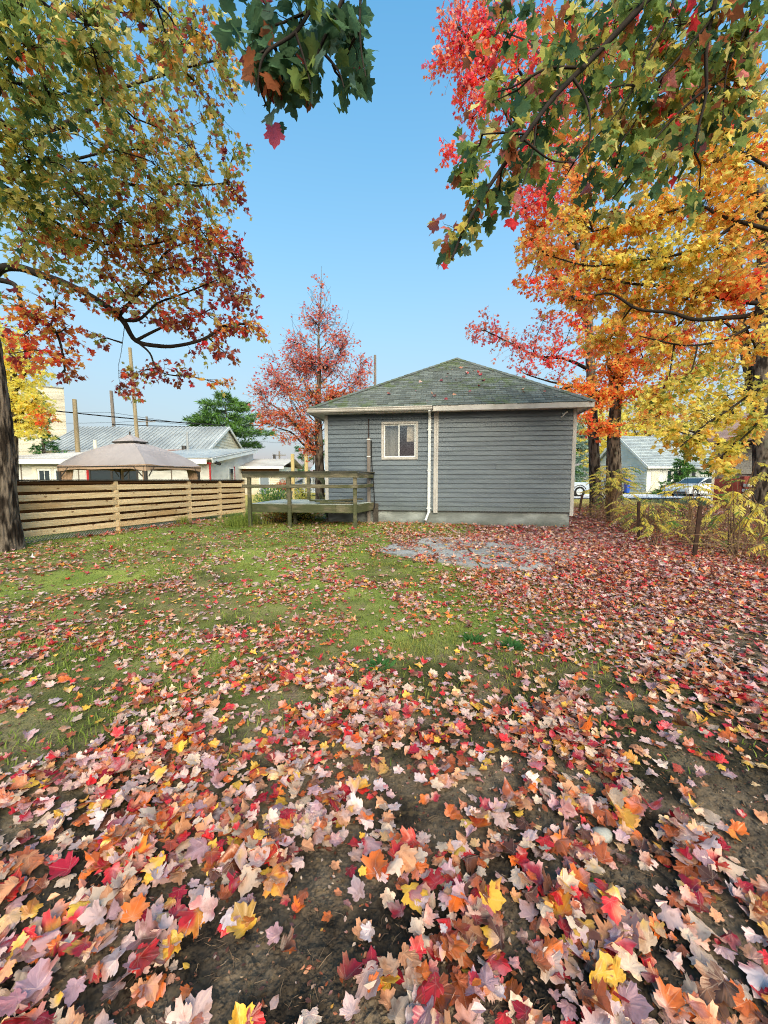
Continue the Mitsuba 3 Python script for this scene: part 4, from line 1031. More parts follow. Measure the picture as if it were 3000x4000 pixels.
# the patio: irregular flat stones half buried in leaves
tag(numbered('patio'), 'broken grey stone patio half covered in red leaves in front of the house', kind='structure')
px = [(-0.15, 6.9), (0.55, 6.15), (1.25, 5.65), (2.05, 5.35), (2.75, 5.75), (3.3, 6.4), (3.8, 7.3), (3.6, 8.2), (2.4, 8.5), (1.0, 8.35), (0.2, 7.7)]
from shapely import Polygon, Point, MultiPoint, voronoi_polygons
region = Polygon(px)
pr = np.random.default_rng(4)
seeds = []
while len(seeds) < 26:
    q = np.array([pr.uniform(-0.2, 3.8), pr.uniform(5.3, 8.5)])
    if region.contains(Point(q)) and all(np.linalg.norm(q - s) > 0.42 for s in seeds):
        seeds.append(q)
for cell in voronoi_polygons(MultiPoint(seeds), extend_to=region).geoms:
    cell = cell.intersection(region).buffer(-0.022).simplify(0.02)
    if cell.is_empty or cell.geom_type != 'Polygon' or cell.area < 0.03:
        continue
    m = trimesh.creation.extrude_polygon(cell, 0.07, engine='earcut')
    cx, cy = cell.centroid.x, cell.centroid.y
    m.apply_translation([0, 0, float(gz(cx, cy)) - 0.055 + pr.uniform(-0.006, 0.010)])
    put('patio__slab', (m.vertices, m.faces), 'patio_stone', uv=np.full((len(m.vertices), 2), pr.random()))

# ================================================================== THE HOUSE (local frame: x along the wall that faces us, y into the house)
HT = T().translate([-1.746, 11.657, 0]).rotate([0, 0, 1], -8.3646)
W, ZB, ZT = 7.04, 0.395, 3.21
h = thing('house', 'small dark grey sided house with mossy hip roof at the end of the yard', 'house')


def hp(key, mesh, bsdf, **k):
    return put('house__' + key, mesh, bsdf, xf=HT, **k)


hp('foundation', B([0.03, 0.035, -0.15], [W - 0.05, 9.0, 0.40], 0.012, 0.5), 'foundation_concrete')
hp('foundation', B([-0.02 + 3.16, 0.06, 0.0], [3.32, 0.10, 0.39], 0.01, 0.2), 'foundation_concrete')
wx0, wx1, wz0, wz1 = 1.69, 2.765, 1.88, 2.975           # the window with its frame
# walls behind the cladding, with the window's opening
core = MB()
for lo, hi in (([0, 0.002, ZB], [wx0 + 0.05, 0.14, ZT]), ([wx1 - 0.05, 0.002, ZB], [W, 0.14, ZT]), ([wx0 + 0.05, 0.002, ZB], [wx1 - 0.05, 0.14, wz0 + 0.05]), ([wx0 + 0.05, 0.002, wz1 - 0.05], [wx1 - 0.05, 0.14, ZT]),
               ([0, 0.14, ZB], [0.14, 9, ZT]), ([W - 0.14, 0.14, ZB], [W, 9, ZT]), ([0.14, 8.86, ZB], [W - 0.14, 9, ZT])):
    core.box(lo, hi, 0.3)
wall = hp('wall', core, 'siding_vinyl')
room = MB()
for lo, hi in (([0.6, 2.6, 0.5], [4.6, 2.7, 3.15]), ([0.6, 0.15, 0.5], [0.7, 2.6, 3.15]), ([4.5, 0.15, 0.5], [4.6, 2.6, 3.15]), ([0.7, 0.15, 0.5], [4.5, 2.6, 0.6]), ([0.7, 0.15, 3.05], [4.5, 2.6, 3.15])):
    room.box(lo, hi, 0.5)
hp('room', room, 'room_dark')
# clapboards: a profile with a butt that throws a line of shade
EXP = 0.1325


def clap(x0, x1, z, hgt=EXP):
    prof = np.array([(0.0, z + 0.012), (-0.030, z), (-0.033, z + 0.005), (-0.024, z + hgt * 0.74), (-0.009, z + hgt * 0.80), (-0.004, z + hgt + 0.004), (0.0, z + hgt + 0.004)])
    return MB().prism(prof, x0, x1)


z, k = ZB, 0
while z < ZT - 0.01:
    hgt = min(EXP, ZT - z)
    zz = z + random.uniform(-0.0005, 0.0005)
    if z + hgt > wz0 + 0.01 and z < wz1 - 0.01:
        spans = [(0.07, wx0 + 0.012), (wx1 - 0.012, 3.05)]
    else:
        spans = [(0.07, 3.05)]
    parts_ = spans + [(3.13, 3.215), (3.345, W - 0.07)]
    if random.random() < .38:                        # a joint in the long boards
        xj = random.choice((4.28, 4.95, 5.6, 6.1)) + random.uniform(-.02, .02)
        parts_ = parts_[:-1] + [(3.345, xj), (xj + .004, W - 0.07)]
    for x0, x1 in parts_:
        hp('wall__board', clap(x0, x1, zz, hgt), 'siding_vinyl')
    z += EXP
hp('corner_trim', B([-0.03, -0.036, 0.37], [0.075, 0.08, ZT], 0.006, 0.5), 'trim_paint')
hp('corner_trim', B([W - 0.07, -0.036, 0.29], [W + 0.03, 0.08, ZT], 0.006, 0.5), 'trim_paint')
hp('trim_board', B([3.215, -0.045, 0.33], [3.29, 0.0, ZT], 0.006, 0.4), 'trim_paint')
hp('trim_board', B([3.29, -0.03, 0.33], [3.345, 0.0, ZT], 0.006, 0.6), 'trim_paint')
hp('starter_strip', B([0.07, -0.028, ZB - 0.018], [3.05, 0.03, ZB - 0.002], None, 0.2), 'dark_metal')
hp('starter_strip', B([3.345, -0.028, ZB - 0.018], [W - 0.07, 0.03, ZB - 0.002], None, 0.2), 'dark_metal')
# window
win = hp('window', MB().cbox([wx0, -0.05, wz1 - 0.07], [wx1, 0.06, wz1], .008).cbox([wx0, -0.05, wz0], [wx1, 0.06, wz0 + 0.07], .008).cbox([wx0, -0.049, wz0 + 0.07], [wx0 + 0.07, 0.06, wz1 - 0.07], .008)
         .cbox([wx1 - 0.07, -0.049, wz0 + 0.07], [wx1, 0.06, wz1 - 0.07], .008), 'trim_paint')
wm = (wx0 + wx1) / 2 - 0.02
for s, (x0, x1, yy) in enumerate(((wx0 + 0.072, wm + 0.02, 0.0), (wm - 0.02, wx1 - 0.072, -0.022))):
    f = 0.035
    z0, z1 = wz0 + 0.072, wz1 - 0.072
    sash = hp('window__sash', MB().cbox([x0, yy, z0], [x0 + f, yy + 0.02, z1], .004).cbox([x1 - f, yy, z0], [x1, yy + 0.02, z1], .004).cbox([x0 + f, yy + 0.001, z0], [x1 - f, yy + 0.02, z0 + f], .004)
              .cbox([x0 + f, yy + 0.001, z1 - f], [x1 - f, yy + 0.02, z1], .004), 'white_paint')
    g = MB().add([[x0 + f, yy + 0.011, z0 + f], [x1 - f, yy + 0.011, z0 + f], [x1 - f, yy + 0.011, z1 - f], [x0 + f, yy + 0.011, z1 - f]], [[0, 1, 2, 3]], 0.5)
    hp('window__pane', g, 'window_glass')
cu = MB()
xs = np.linspace(wx0 + 0.08, wm, 26)
for x0, x1, k in zip(xs[:-1], xs[1:], range(30)):
    cu.add([[x0, 0.17 + 0.02 * (k % 2), wz0], [x1, 0.17 + 0.02 * ((k + 1) % 2), wz0], [x1, 0.17 + 0.02 * ((k + 1) % 2), wz1], [x0, 0.17 + 0.02 * (k % 2), wz1]], [[0, 1, 2, 3]], 0.5)
hp('curtain', cu, 'curtain_grey', label='plain grey curtain behind the left window pane')
bl = MB()
for k in range(15):
    zz = wz1 - 0.11 - 0.032 * k
    bl.box([wm + 0.22, 0.10, zz], [wx1 - 0.11, 0.13, zz + 0.020], 0.5)
bl.box([wm + 0.03, 0.09, wz1 - 0.11], [wx1 - 0.08, 0.14, wz1 - 0.075], .5)
hp('blind', bl, 'blind_slat', label='half lowered slatted blind behind the right window pane')
# roof
EL, ER, YE, ZE, AX, AY, AZ, RB = -0.38, 7.36, -0.40, 3.335, 3.95, 3.40, 5.70, 8.2
rv = np.array([[EL, YE, ZE], [ER, YE, ZE], [AX, AY, AZ], [EL, 9.4, ZE], [ER, 9.4, ZE], [AX, RB, AZ]])
rv2 = rv - [0, 0, 0.02]
rf = np.array([[0, 1, 2], [0, 2, 5], [0, 5, 3], [1, 4, 5], [1, 5, 2], [3, 5, 4]])
roof = hp('roof', MB().add(rv2, rf, 0.4), 'roof_shingle')
sl = np.array([0, AY - YE, AZ - ZE])
SL = np.linalg.norm(sl)
sd = sl / SL
sn = np.array([0, -sd[2], sd[1]])
ROW, TAB = 0.168, 0.305


def shingle(mb, j, x0, x1):
    s0, s1 = j * ROW - 0.02, min((j + 1) * ROW + 0.02, SL)
    lo = lambda s: EL + (AX - EL) * max(s, 0) / SL
    hi = lambda s: ER + (AX - ER) * max(s, 0) / SL
    b0, b1, t0, t1 = max(x0, lo(s0)), min(x1, hi(s0)), max(x0, lo(s1)), min(x1, hi(s1))
    if b1 - b0 < 0.02:
        return False
    if t1 < t0:
        t0 = t1 = (max(t0, b0) + min(t1, b1)) / 2
    o = np.array([0, YE, ZE])
    lift, sag = 0.013 + 0.012 * random.random() ** 3, random.uniform(-0.006, 0.006)
    P = lambda x, s, nn: o + [x, 0, 0] + sd * s + sn * nn
    e = 0.004
    v = [P(b0 + e, s0 + sag, 0.0), P(b1 - e, s0 + sag, 0.0), P(t1 - e, s1, 0.0), P(t0 + e, s1, 0.0), P(b0 + e, s0 + sag, lift + random.uniform(0, .004)), P(b1 - e, s0 + sag, lift + random.uniform(0, .004)), P(t1 - e, s1, 0.004), P(t0 + e, s1, 0.004)]
    mb.add(v, [[4, 5, 6, 7], [0, 1, 5, 4], [1, 2, 6, 5], [3, 0, 4, 7]], random.random())
    return True


count, rest = 0, MB()
for j in range(int(SL / ROW) + 1):
    x = EL - TAB * ((j * 0.5) % 1)
    while x < ER:
        mb = MB() if count < 300 else rest
        if shingle(mb, j, x, x + TAB) and count < 300:
            hp('roof__shingle', mb, 'roof_shingle')
            count += 1
        x += TAB
if rest.n:
    hp('roof__shingle', rest, 'roof_shingle', kind='stuff')
for (x0, y0, z0) in ((EL, YE, ZE), (ER, YE, ZE)):
    A, Bq = np.array([x0, y0, z0]), np.array([AX, AY, AZ])
    n = 22
    for k in range(n):
        p0, p1 = A + (Bq - A) * k / n, A + (Bq - A) * (k + 1.15) / n
        d = (p1 - p0) / np.linalg.norm(p1 - p0)
        s = np.cross(d, [0, 0, 1])
        s /= np.linalg.norm(s)
        lf = 0.024 + 0.004 * random.random()
        v = [p0 - s * 0.12 + [0, 0, -0.035], p0 + [0, 0, lf], p0 + s * 0.12 + [0, 0, -0.035], p1 - s * 0.12 + [0, 0, -0.045], p1 + [0, 0, lf - 0.012], p1 + s * 0.12 + [0, 0, -0.045]]
        hp('roof__hip_cap', MB().add(np.array(v) + [0, 0, 0.02], [[0, 1, 4, 3], [1, 2, 5, 4], [0, 2, 1, 1]], random.random()), 'roof_shingle')
n = 16
for k in range(n):
    y0, y1 = AY + (RB - AY) * k / n, AY + (RB - AY) * (k + 1.15) / n
    hp('roof__hip_cap', MB().add([[AX - .12, y0, AZ - .05], [AX, y0, AZ + .03], [AX + .12, y0, AZ - .05], [AX - .12, y1, AZ - .06], [AX, y1, AZ + .02], [AX + .12, y1, AZ - .06]], [[0, 1, 4, 3], [1, 2, 5, 4], [0, 2, 1, 1]], random.random()), 'roof_shingle')
hp('soffit', MB().box([EL + 0.02, YE + 0.02, ZT + 0.004], [ER - 0.02, 0.05, ZT + 0.02], .6).box([W - 0.05, 0.05, ZT + 0.004], [ER - 0.02, 9.2, ZT + 0.02], .6).box([EL + 0.02, 0.05, ZT + 0.004], [0.05, 9.2, ZT + 0.02], .6), 'trim_paint')
hp('fascia', B([3.19, YE - 0.012, 3.185], [ER, YE + 0.018, 3.332], 0.005, 0.35), 'trim_paint')
hp('fascia', B([EL, YE - 0.010, 3.185], [3.188, YE + 0.018, 3.325], 0.005, 0.3), 'trim_paint')
hp('fascia', B([ER - 0.018, YE + 0.02, 3.185], [ER + 0.012, 9.3, 3.330], 0.005, 0.3), 'trim_paint')
hp('fascia', B([EL - 0.012, YE + 0.02, 3.185], [EL + 0.018, 9.3, 3.330], 0.005, 0.3), 'trim_paint')
gprof = [(YE - 0.013, 3.325), (YE - 0.013, 3.215), (YE - 0.085, 3.215), (YE - 0.105, 3.245), (YE - 0.105, 3.275), (YE - 0.125, 3.300), (YE - 0.125, 3.322), (YE - 0.115, 3.322), (YE - 0.115, 3.302), (YE - 0.098, 3.280), (YE - 0.098, 3.250),
         (YE - 0.080, 3.225), (YE - 0.022, 3.225), (YE - 0.022, 3.325)]
hp('gutter', MB().prism(gprof, EL - 0.02, 3.17, 0.7), 'trim_paint')
hp('gutter_end', B([3.172, YE - 0.125, 3.213], [3.185, YE - 0.014, 3.327], 0.003, 0.1), 'dark_metal')
# downspout
dsx = 3.092
ds = hp('downspout', MB().cbox([dsx - 0.043, -0.095, 0.34], [dsx + 0.043, -0.032, 3.08], 0.008, 0.95).bar([dsx, -0.063, 3.06], [dsx, YE - 0.06, 3.215], 0.085, 0.062, 0.9, up=(1, 0, 0), chamfer=.008)
        .bar([dsx, -0.063, 0.36], [dsx - 0.10, -0.16, 0.10], 0.062, 0.086, 0.95, up=(0, 1, 0), chamfer=.008), 'white_paint')
for zz in (0.45, 1.55, 2.7):
    hp('downspout__strap', B([dsx - 0.07, -0.099, zz], [dsx + 0.07, -0.03, zz + 0.03], 0.004, 0.8), 'white_paint')
hp('downspout__mouth', MB().bar([dsx - 0.094, -0.154, 0.118], [dsx - 0.104, -0.164, 0.09], 0.066, 0.09, .5, up=(0, 1, 0)), 'dark_metal')
hp('wall_bracket', MB().bar([6.68, -0.03, 3.10], [6.72, -0.10, 3.05], 0.02, 0.03, .5).bar([6.70, -0.06, 3.07], [6.80, -0.10, 3.13], 0.03, 0.035, .5).tube([[6.64, -0.05, 3.0], [6.70, -0.1, 3.03]], .018, 8), 'white_paint')


# ================================================================== THE DECK (same local frame)
dk = thing('deck', 'weathered green tinged wooden deck with plain rails at the left corner of the house', 'deck')


def dp(key, mesh, bsdf='weathered_wood', **k):
    return put('deck__' + key, mesh, bsdf, xf=HT, **k)


DX0, DX1, DY0, DZ = -1.86, 1.20, -1.30, 0.64
# floor boards, running along the house
y = DY0 + 0.01
while y < 0.9:
    xr = DX1 + 0.24 * (y - DY0) / 1.3 if y < -0.05 else -0.06
    dp('floor_board', B([DX0 + 0.02, y, DZ - 0.035], [xr - 0.02, y + 0.132, DZ + random.uniform(-.003, .003)], 0.005), 'deck_floor_wood')
    y += 0.14
dp('rim_joist', B([DX0, DY0 - 0.045, DZ - 0.235], [DX1 - 0.55, DY0, DZ - 0.012], 0.006, 0.35))
dp('rim_joist', B([DX1 - 0.548, DY0 - 0.046, DZ - 0.235], [DX1 + 0.02, DY0, DZ - 0.012], 0.006, 0.75))
dp('rim_joist', MB().bar([DX1 - 0.001, DY0 + 0.002, DZ - 0.123], [DX1 + 0.25, -0.03, DZ - 0.123], 0.04, 0.222, 0.5, chamfer=.006))
dp('rim_joist', MB().bar([DX0 + 0.02, DY0 + 0.002, DZ - 0.123], [DX0 + 0.02, 0.9, DZ - 0.123], 0.04, 0.222, 0.5, chamfer=.006))
for yy in (-0.75, -0.2, 0.35):
    dp('joist', B([DX0 + 0.05, yy, DZ - 0.23], [DX1 if yy < 0 else -0.1, yy + 0.04, DZ - 0.037], 0.005))
rt = 1.485
for x in (DX0 + 0.055, -0.66, DX1 - 0.045):
    dp('post', B([x, DY0 - 0.135, DZ - 0.40 - 0.30], [x + 0.09, DY0 - 0.047, rt - 0.005], 0.008))
dp('post', B([-1.62, 0.80, -0.05], [-1.53, 0.89, rt - .01], 0.008))
dp('post', B([-0.90, 0.80, -0.05], [-0.81, 0.89, rt - .01], 0.008))
dp('post', B([-0.40, 1.75, -0.05], [-0.32, 1.83, 1.42], 0.008))
dp('post', B([-0.82, -0.62, -0.05], [-0.73, -0.53, DZ - 0.037], 0.008))
dp('top_rail', B([DX0 - 0.09, DY0 - 0.17, rt], [DX1 + 0.05, DY0 - 0.02, rt + 0.038], 0.006, 0.2))
dp('rail_board', B([DX0 - 0.06, DY0 - 0.172, rt - 0.135], [DX1 + 0.08, DY0 - 0.137, rt - 0.003], 0.006, 0.55))
dp('rail_board', B([DX0 - 0.07, DY0 - 0.172, 1.075], [DX1 + 0.09, DY0 - 0.137, 1.165], 0.006, 0.55))
dp('top_rail', MB().bar([DX1 + 0.02, DY0 - 0.02, rt + 0.02], [DX1 + 0.24, -0.05, rt + 0.02], 0.13, 0.036, 0.2, chamfer=.006))
dp('rail_board', MB().bar([DX1 + 0.05, DY0 - 0.14, rt - 0.075], [DX1 + 0.25, -0.06, rt - 0.075], 0.035, 0.13, 0.5, chamfer=.006))
dp('rail_board', MB().bar([DX1 + 0.05, DY0 - 0.14, 1.115], [DX1 + 0.25, -0.06, 1.135], 0.035, 0.09, 0.5, chamfer=.006))
dp('rail_board', B([-1.62, 0.89, 1.06], [-0.3, 0.925, 1.15], 0.006, 0.6))
dp('rail_board', B([-1.62, 0.89, 1.37], [-0.81, 0.925, 1.47], 0.006, 0.6))
dp('brace', MB().bar([-0.62, 1.2, 1.42], [0.02, 0.75, 0.78], 0.05, 0.16, 0.45, chamfer=.006))
dp('brace', MB().bar([-0.62, 1.3, 0.85], [-0.25, 1.0, 0.10], 0.05, 0.18, 0.35, chamfer=.006))
tp = dp('tall_post', B([1.285, -0.16, -0.05], [1.375, -0.075, 2.51], 0.008, 0.9), 'grey_pole_wood', label='tall thin post beside the window with metal straps')
dp('tall_post__rod', B([1.318, -0.125, 2.51], [1.342, -0.105, 3.06], 0.003, 0.3), 'rusty_steel')
for zz in (1.96, 2.45):
    dp('tall_post__strap', B([1.281, -0.165, zz], [1.379, -0.072, zz + 0.028], 0.002, .5), 'white_paint')
dp('cable', MB().tube(smooth_path([[1.40, -0.06, 2.45], [1.41, -0.05, 1.8], [1.45, -0.10, 1.45], [1.475, -0.09, 1.0], [1.50, -0.09, 0.55], [1.46, -0.16, 0.42]], 6), 0.014, 6), 'black_rubber')
dp('skirt_board', B([1.455, -0.07, 0.0], [1.60, -0.03, 0.60], 0.003, .2), 'dark_stained_wood')
lbs = (([-0.32, -0.62, DZ + 0.055], [0.98, -0.30, DZ + 0.035], 0.19, 'mossy plank lying flat on the deck floor by the house wall'), ([0.02, -1.10, DZ + 0.06], [1.20, -0.42, DZ + 0.105], 0.22, 'wide mossy plank lying aslant across the deck corner'),
       ([0.18, -1.16, DZ + 0.032], [1.12, -1.10, DZ + 0.030], 0.16, 'short dark plank lying under the aslant plank near the right front post'))
for a_, b_, w_, lab in lbs:
    put('loose_plank', MB().bar(a_, b_, w_, 0.04, 0.25, chamfer=.006), 'weathered_wood', xf=HT, label=lab, category='plank')

# ================================================================== THE FENCE
F0, F1 = np.array([-7.46, 7.66, 0.0]), np.array([-5.12, 14.03, 0.0])
fd = (F1 - F0) / np.linalg.norm(F1 - F0)
FL = np.linalg.norm(F1 - F0)
FT = T().translate(F0.tolist()).rotate([0, 0, 1], math.degrees(math.atan2(fd[1], fd[0])))      # x along the fence, -y towards the yard
fn = thing('fence', 'new cedar fence of horizontal boards along the left side of the yard', 'fence')
fposts = (0.02, 2.12, 4.36, 5.62, FL)


def board(x0, x1, y0, y1, z0, z1, c=0.005):
    m = MB().cbox([x0, y0, z0], [x1, y1, z1], c)
    for t, v in zip(m.t, m.v):
        t[:, 1] = v[:, 0]
    return m


for k in range(6):
    z0 = 0.115 + k * 0.186
    for (x0, x1) in zip(fposts[:-1], fposts[1:]):
        dz0, dz1 = random.uniform(-.006, .006), random.uniform(-.006, .006)
        m = board(x0 + 0.003, x1 - 0.003, -0.05, -0.025, z0, z0 + 0.128)
        m.v[0][:, 2] += dz0 + (dz1 - dz0) * (m.v[0][:, 0] - x0) / (x1 - x0)
        put('fence__slat', m, 'new_cedar', xf=FT)
        m2 = board(x0 + 0.003, x1 - 0.003, 0.09, 0.112, z0 + 0.105, z0 + 0.205)
        put('fence__back_slat', m2, 'brown_stained_wood', xf=FT)
for x in fposts:
    put('fence__post', board(x - 0.05, x + 0.045, -0.022, 0.088, -0.1, 1.27), 'new_cedar', xf=FT)
    for k in range(6):
        if 0.5 < x < FL - 0.5:
            put('fence__block', board(x - 0.045, x + 0.04, -0.040, -0.0225, 0.115 + k * 0.186 + 0.130, 0.115 + k * 0.186 + 0.184, 0.002), 'new_cedar', xf=FT)
put('fence__cap', B([-0.05, -0.075, 1.272], [FL + 0.03, 0.135, 1.302], 0.005, .4), 'dark_stained_wood', xf=FT)
put('fence__top_board', B([-0.03, 0.0, 1.21], [FL, 0.02, 1.27], 0.003, .2), 'brown_stained_wood', xf=FT)
lat = MB()
x = -0.3
while x < 4.0:
    lat.bar([x, 0.02, -0.04], [x + 0.2, 0.02, 0.16], 0.006, 0.022, up=(0, 1, 0))
    lat.bar([x + 0.2, 0.032, -0.04], [x, 0.032, 0.16], 0.006, 0.022, up=(0, 1, 0))
    x += 0.06
put('fence__lattice', lat, 'stone_grey', xf=FT, kind='stuff', label='low diamond lattice strip under the fence boards')

# wire fence posts on the right
wf = thing('wire_fence', 'rusty post and wire fence running beside the brush on the right', 'fence')
FP = [(5.14, 6.28, 0.875, 0.012, 0.03), (5.66, 8.46, 0.84, -0.01, 0.028), (6.72, 11.45, 0.80, 0.0, 0.03), (7.42, 14.6, 0.70, 0.03, 0.035)]
for x, y, hh, lean, r in FP:
    zz = float(gz(x, y))
    put('wire_fence__post', MB().bar([x, y, zz - 0.1], [x + lean * 4, y, zz + hh], 2 * r * .55, 2 * r, .4, up=(1, 0, 0), chamfer=.004).bar([x - r * .7, y - .012, zz - 0.1], [x + lean * 4 - r * .7, y - .012, zz + hh], .012, 1.5 * r, .2, up=(1, 0, 0)), 'rusty_steel')
for zz in (0.12, 0.26, 0.40, 0.54, 0.68):
    for (x0, y0, h0, l0, _), (x1, y1, h1, l1, _) in zip(FP[:-1], FP[1:]):
        m = [(x0 + x1) / 2 + .05, (y0 + y1) / 2, zz - 0.03]
        put('wire_fence__wire', MB().tube(smooth_path([[x0 + .02, y0, zz], m, [x1, y1, zz]], 6), 0.0022, 4), 'rusty_steel')

# ================================================================== THE NEIGHBOUR'S LOW WHITE BUILDING, far left
nb = thing('white_bungalow', 'long low white stucco building with metal roofs behind the cedar fence', 'building')


def np_(key, mesh, bsdf, **k):
    return put('white_bungalow__' + key, mesh, bsdf, **k)


X0, X1, YF, YB, HF, HB = -27.0, -12.15, 27.0, 36.0, 2.72, 4.0
m = MB()
m.add([[X0, YF, 0], [X1, YF, 0], [X1, YF, HF], [X0, YF, HF], [X0, YB, 0], [X1, YB, 0], [X1, YB, HB], [X0, YB, HB]], [[0, 1, 2, 3], [1, 5, 6, 2], [5, 4, 7, 6], [4, 0, 3, 7]], .6)
np_('wall', m, 'stucco')
sl_ = (HB - HF) / (YB - YF)
rz = lambda y: HF + 0.10 + (y - YF) * sl_
np_('roof', MB().add([[X0 - .3, YF - .5, rz(YF - .5)], [X1 + .35, YF - .5, rz(YF - .5)], [X1 + .35, YB + .2, rz(YB + .2)], [X0 - .3, YB + .2, rz(YB + .2)],
                      [X0 - .3, YF - .5, rz(YF - .5) - .08], [X1 + .35, YF - .5, rz(YF - .5) - .08], [X1 + .35, YB + .2, rz(YB + .2) - .08], [X0 - .3, YB + .2, rz(YB + .2) - .08]],
                     [[0, 1, 2, 3], [4, 7, 6, 5], [0, 4, 5, 1], [1, 5, 6, 2], [2, 6, 7, 3], [3, 7, 4, 0]], .6), 'flat_roofing')
for k in range(16):                                   # sheets of the right hand roof, lapped
    x = -17.8 + k * 0.375
    np_('roof__sheet', MB().bar([x, YF - .52, rz(YF - .52) + .035], [x, YB + .1, rz(YB + .1) + .035], .34, .03, chamfer=.006), 'roof_metal')
np_('roof__patch', MB().add([[-21.0, 33, rz(33) + .03], [-17.8, 34.0, rz(34) + .03], [-17.8, 35.6, rz(35.6) + .03], [-21.5, 34.5, rz(34.5) + .03]], [[0, 1, 2, 3]], .5), 'barn_roof', label='patch of rust brown leaves lying on the flat roof')
np_('fascia', B([X0 - .3, YF - .56, 2.36], [X1 + .02, YF - .50, 2.70], .01, .8), 'white_paint')
np_('fascia', MB().bar([X1 + .37, YF - .5, rz(YF - .5) - .14], [X1 + .37, YB + .2, rz(YB + .2) - .14], .05, .34, .8, chamfer=.01), 'white_paint')
np_('fascia', MB().bar([X1 + .41, YF - .5, rz(YF - .5) - .02], [X1 + .41, YB + .2, rz(YB + .2) - .02], .03, .08, .8), 'roof_metal')
np_('drain_pipe', MB().tube([[X1 + .02, YF - .08, 0.1], [X1 + .02, YF - .08, 2.40]], .06, 8).box([X1 - .2, YF - .12, 2.38], [X1 + .12, YF - .02, 2.5]), 'red_paint')
np_('wall_lamp', MB().bar([X1 + .3, YF + .05, 2.52], [X1 + .62, YF + .3, 2.38], .22, .2, .3, chamfer=.03).tube([[X1, YF + .15, 2.55], [X1 + .35, YF + .15, 2.5]], .03, 6), 'black_rubber')
# side window with a red frame edge
sw = np_('window', MB().box([X1 - .02, 30.1, 1.05], [X1 + .05, 30.2, 2.25]).box([X1 - .02, 31.1, 1.05], [X1 + .05, 31.2, 2.25]).box([X1 - .02, 30.2, 2.15], [X1 + .05, 31.1, 2.25]).box([X1 - .02, 30.2, 1.05], [X1 + .09, 31.1, 1.15]), 'white_paint')
np_('window__pane', B([X1 - .01, 30.2, 1.15], [X1 + .015, 31.1, 2.15]), 'tinted_glass')
np_('window__blind', MB().box([X1 + .016, 30.2, 1.15], [X1 + .022, 30.5, 2.15]), 'curtain_grey')
np_('window__red_edge', B([X1 - .01, 31.22, 1.0], [X1 + .07, 31.32, 2.35]), 'red_paint')
# french doors
for k, x in enumerate((-24.2, -23.02)):
    d = np_('door', MB().box([x, YF - .06, 0.05], [x + .12, YF + .02, 2.05]).box([x + .83, YF - .06, 0.05], [x + .95, YF + .02, 2.05]).box([x + .12, YF - .06, 1.92], [x + .83, YF + .02, 2.05]).box([x + .12, YF - .06, 0.05], [x + .83, YF + .02, 0.5])
            .box([x + .455, YF - .055, .5], [x + .495, YF - .02, 1.92]).box([x + .12, YF - .055, 1.18], [x + .455, YF - .02, 1.22]).box([x + .495, YF - .055, 1.18], [x + .83, YF - .02, 1.22]), 'white_paint')
    np_('door__pane', B([x + .12, YF - .03, .5], [x + .83, YF - .02 + .005, 1.92]), 'tinted_glass')
np_('door_frame', MB().box([-24.55, YF - .09, 0], [-24.22, YF + .01, 2.22]).box([-22.05, YF - .09, 0], [-21.9, YF + .01, 2.22]).box([-24.22, YF - .09, 2.07], [-22.05, YF + .01, 2.22]), 'cream_paint')
np_('window', MB().box([-20.6, YF - .07, .95], [-17.2, YF + .01, 1.02]).box([-20.6, YF - .07, 2.08], [-17.2, YF + .01, 2.16]).box([-20.6, YF - .07, 1.02], [-20.5, YF + .01, 2.08]).box([-19.1, YF - .07, 1.02], [-18.95, YF + .01, 2.08])
    .box([-17.9, YF - .07, 1.02], [-17.8, YF + .01, 2.08]).box([-17.3, YF - .07, 1.02], [-17.2, YF + .01, 2.08]), 'dark_metal')
np_('window__pane', B([-20.5, YF - .03, 1.02], [-17.3, YF - .012, 2.08]), 'tinted_glass')
np_('window__red_edge', B([-20.78, YF - .06, .9], [-20.62, YF + .01, 2.16]), 'red_paint')
for x in (-25.4, -21.4, -16.6, -14.9):
    np_('batten', B([x, YF - .03, 0], [x + .07, YF + .01, 2.35], None, .3), 'grey_pole_wood')
# the higher gabled roof behind
GX0, GX1, GY0, GY1, GZ0, GZ1 = -31.8, -16.6, 36.2, 46.0, 4.1, 6.75
gm = (GY0 + GY1) / 2
np_('wall', MB().add([[GX1, GY0, 0], [GX1, GY1, 0], [GX1, GY1, GZ0], [GX1, gm, GZ1 - .1], [GX1, GY0, GZ0]], [[0, 1, 2, 2], [0, 2, 3, 3], [0, 3, 4, 4]], .5).add([[GX0, GY0, 0], [GX1, GY0, 0], [GX1, GY0, GZ0], [GX0, GY0, GZ0]], [[0, 1, 2, 3]], .5)
    .add([[GX0, GY0, 0], [GX0, GY1, 0], [GX0, GY1, GZ0], [GX0, gm, GZ1 - .1], [GX0, GY0, GZ0]], [[0, 2, 1, 1], [0, 3, 2, 2], [0, 4, 3, 3]], .5), 'cream_paint')
gs = (GZ1 - GZ0) / (gm - GY0)
np_('roof', MB().add([[GX0 - .3, GY0 - .4, GZ0 - .4 * gs + .1], [GX1 + .3, GY0 - .4, GZ0 - .4 * gs + .1], [GX1 + .3, gm, GZ1 + .1], [GX0 - .3, gm, GZ1 + .1], [GX1 + .3, GY1 + .4, GZ0 - .4 * gs + .1], [GX0 - .3, GY1 + .4, GZ0 - .4 * gs + .1]],
                     [[0, 1, 2, 3], [3, 2, 4, 5]], .5), 'roof_metal')
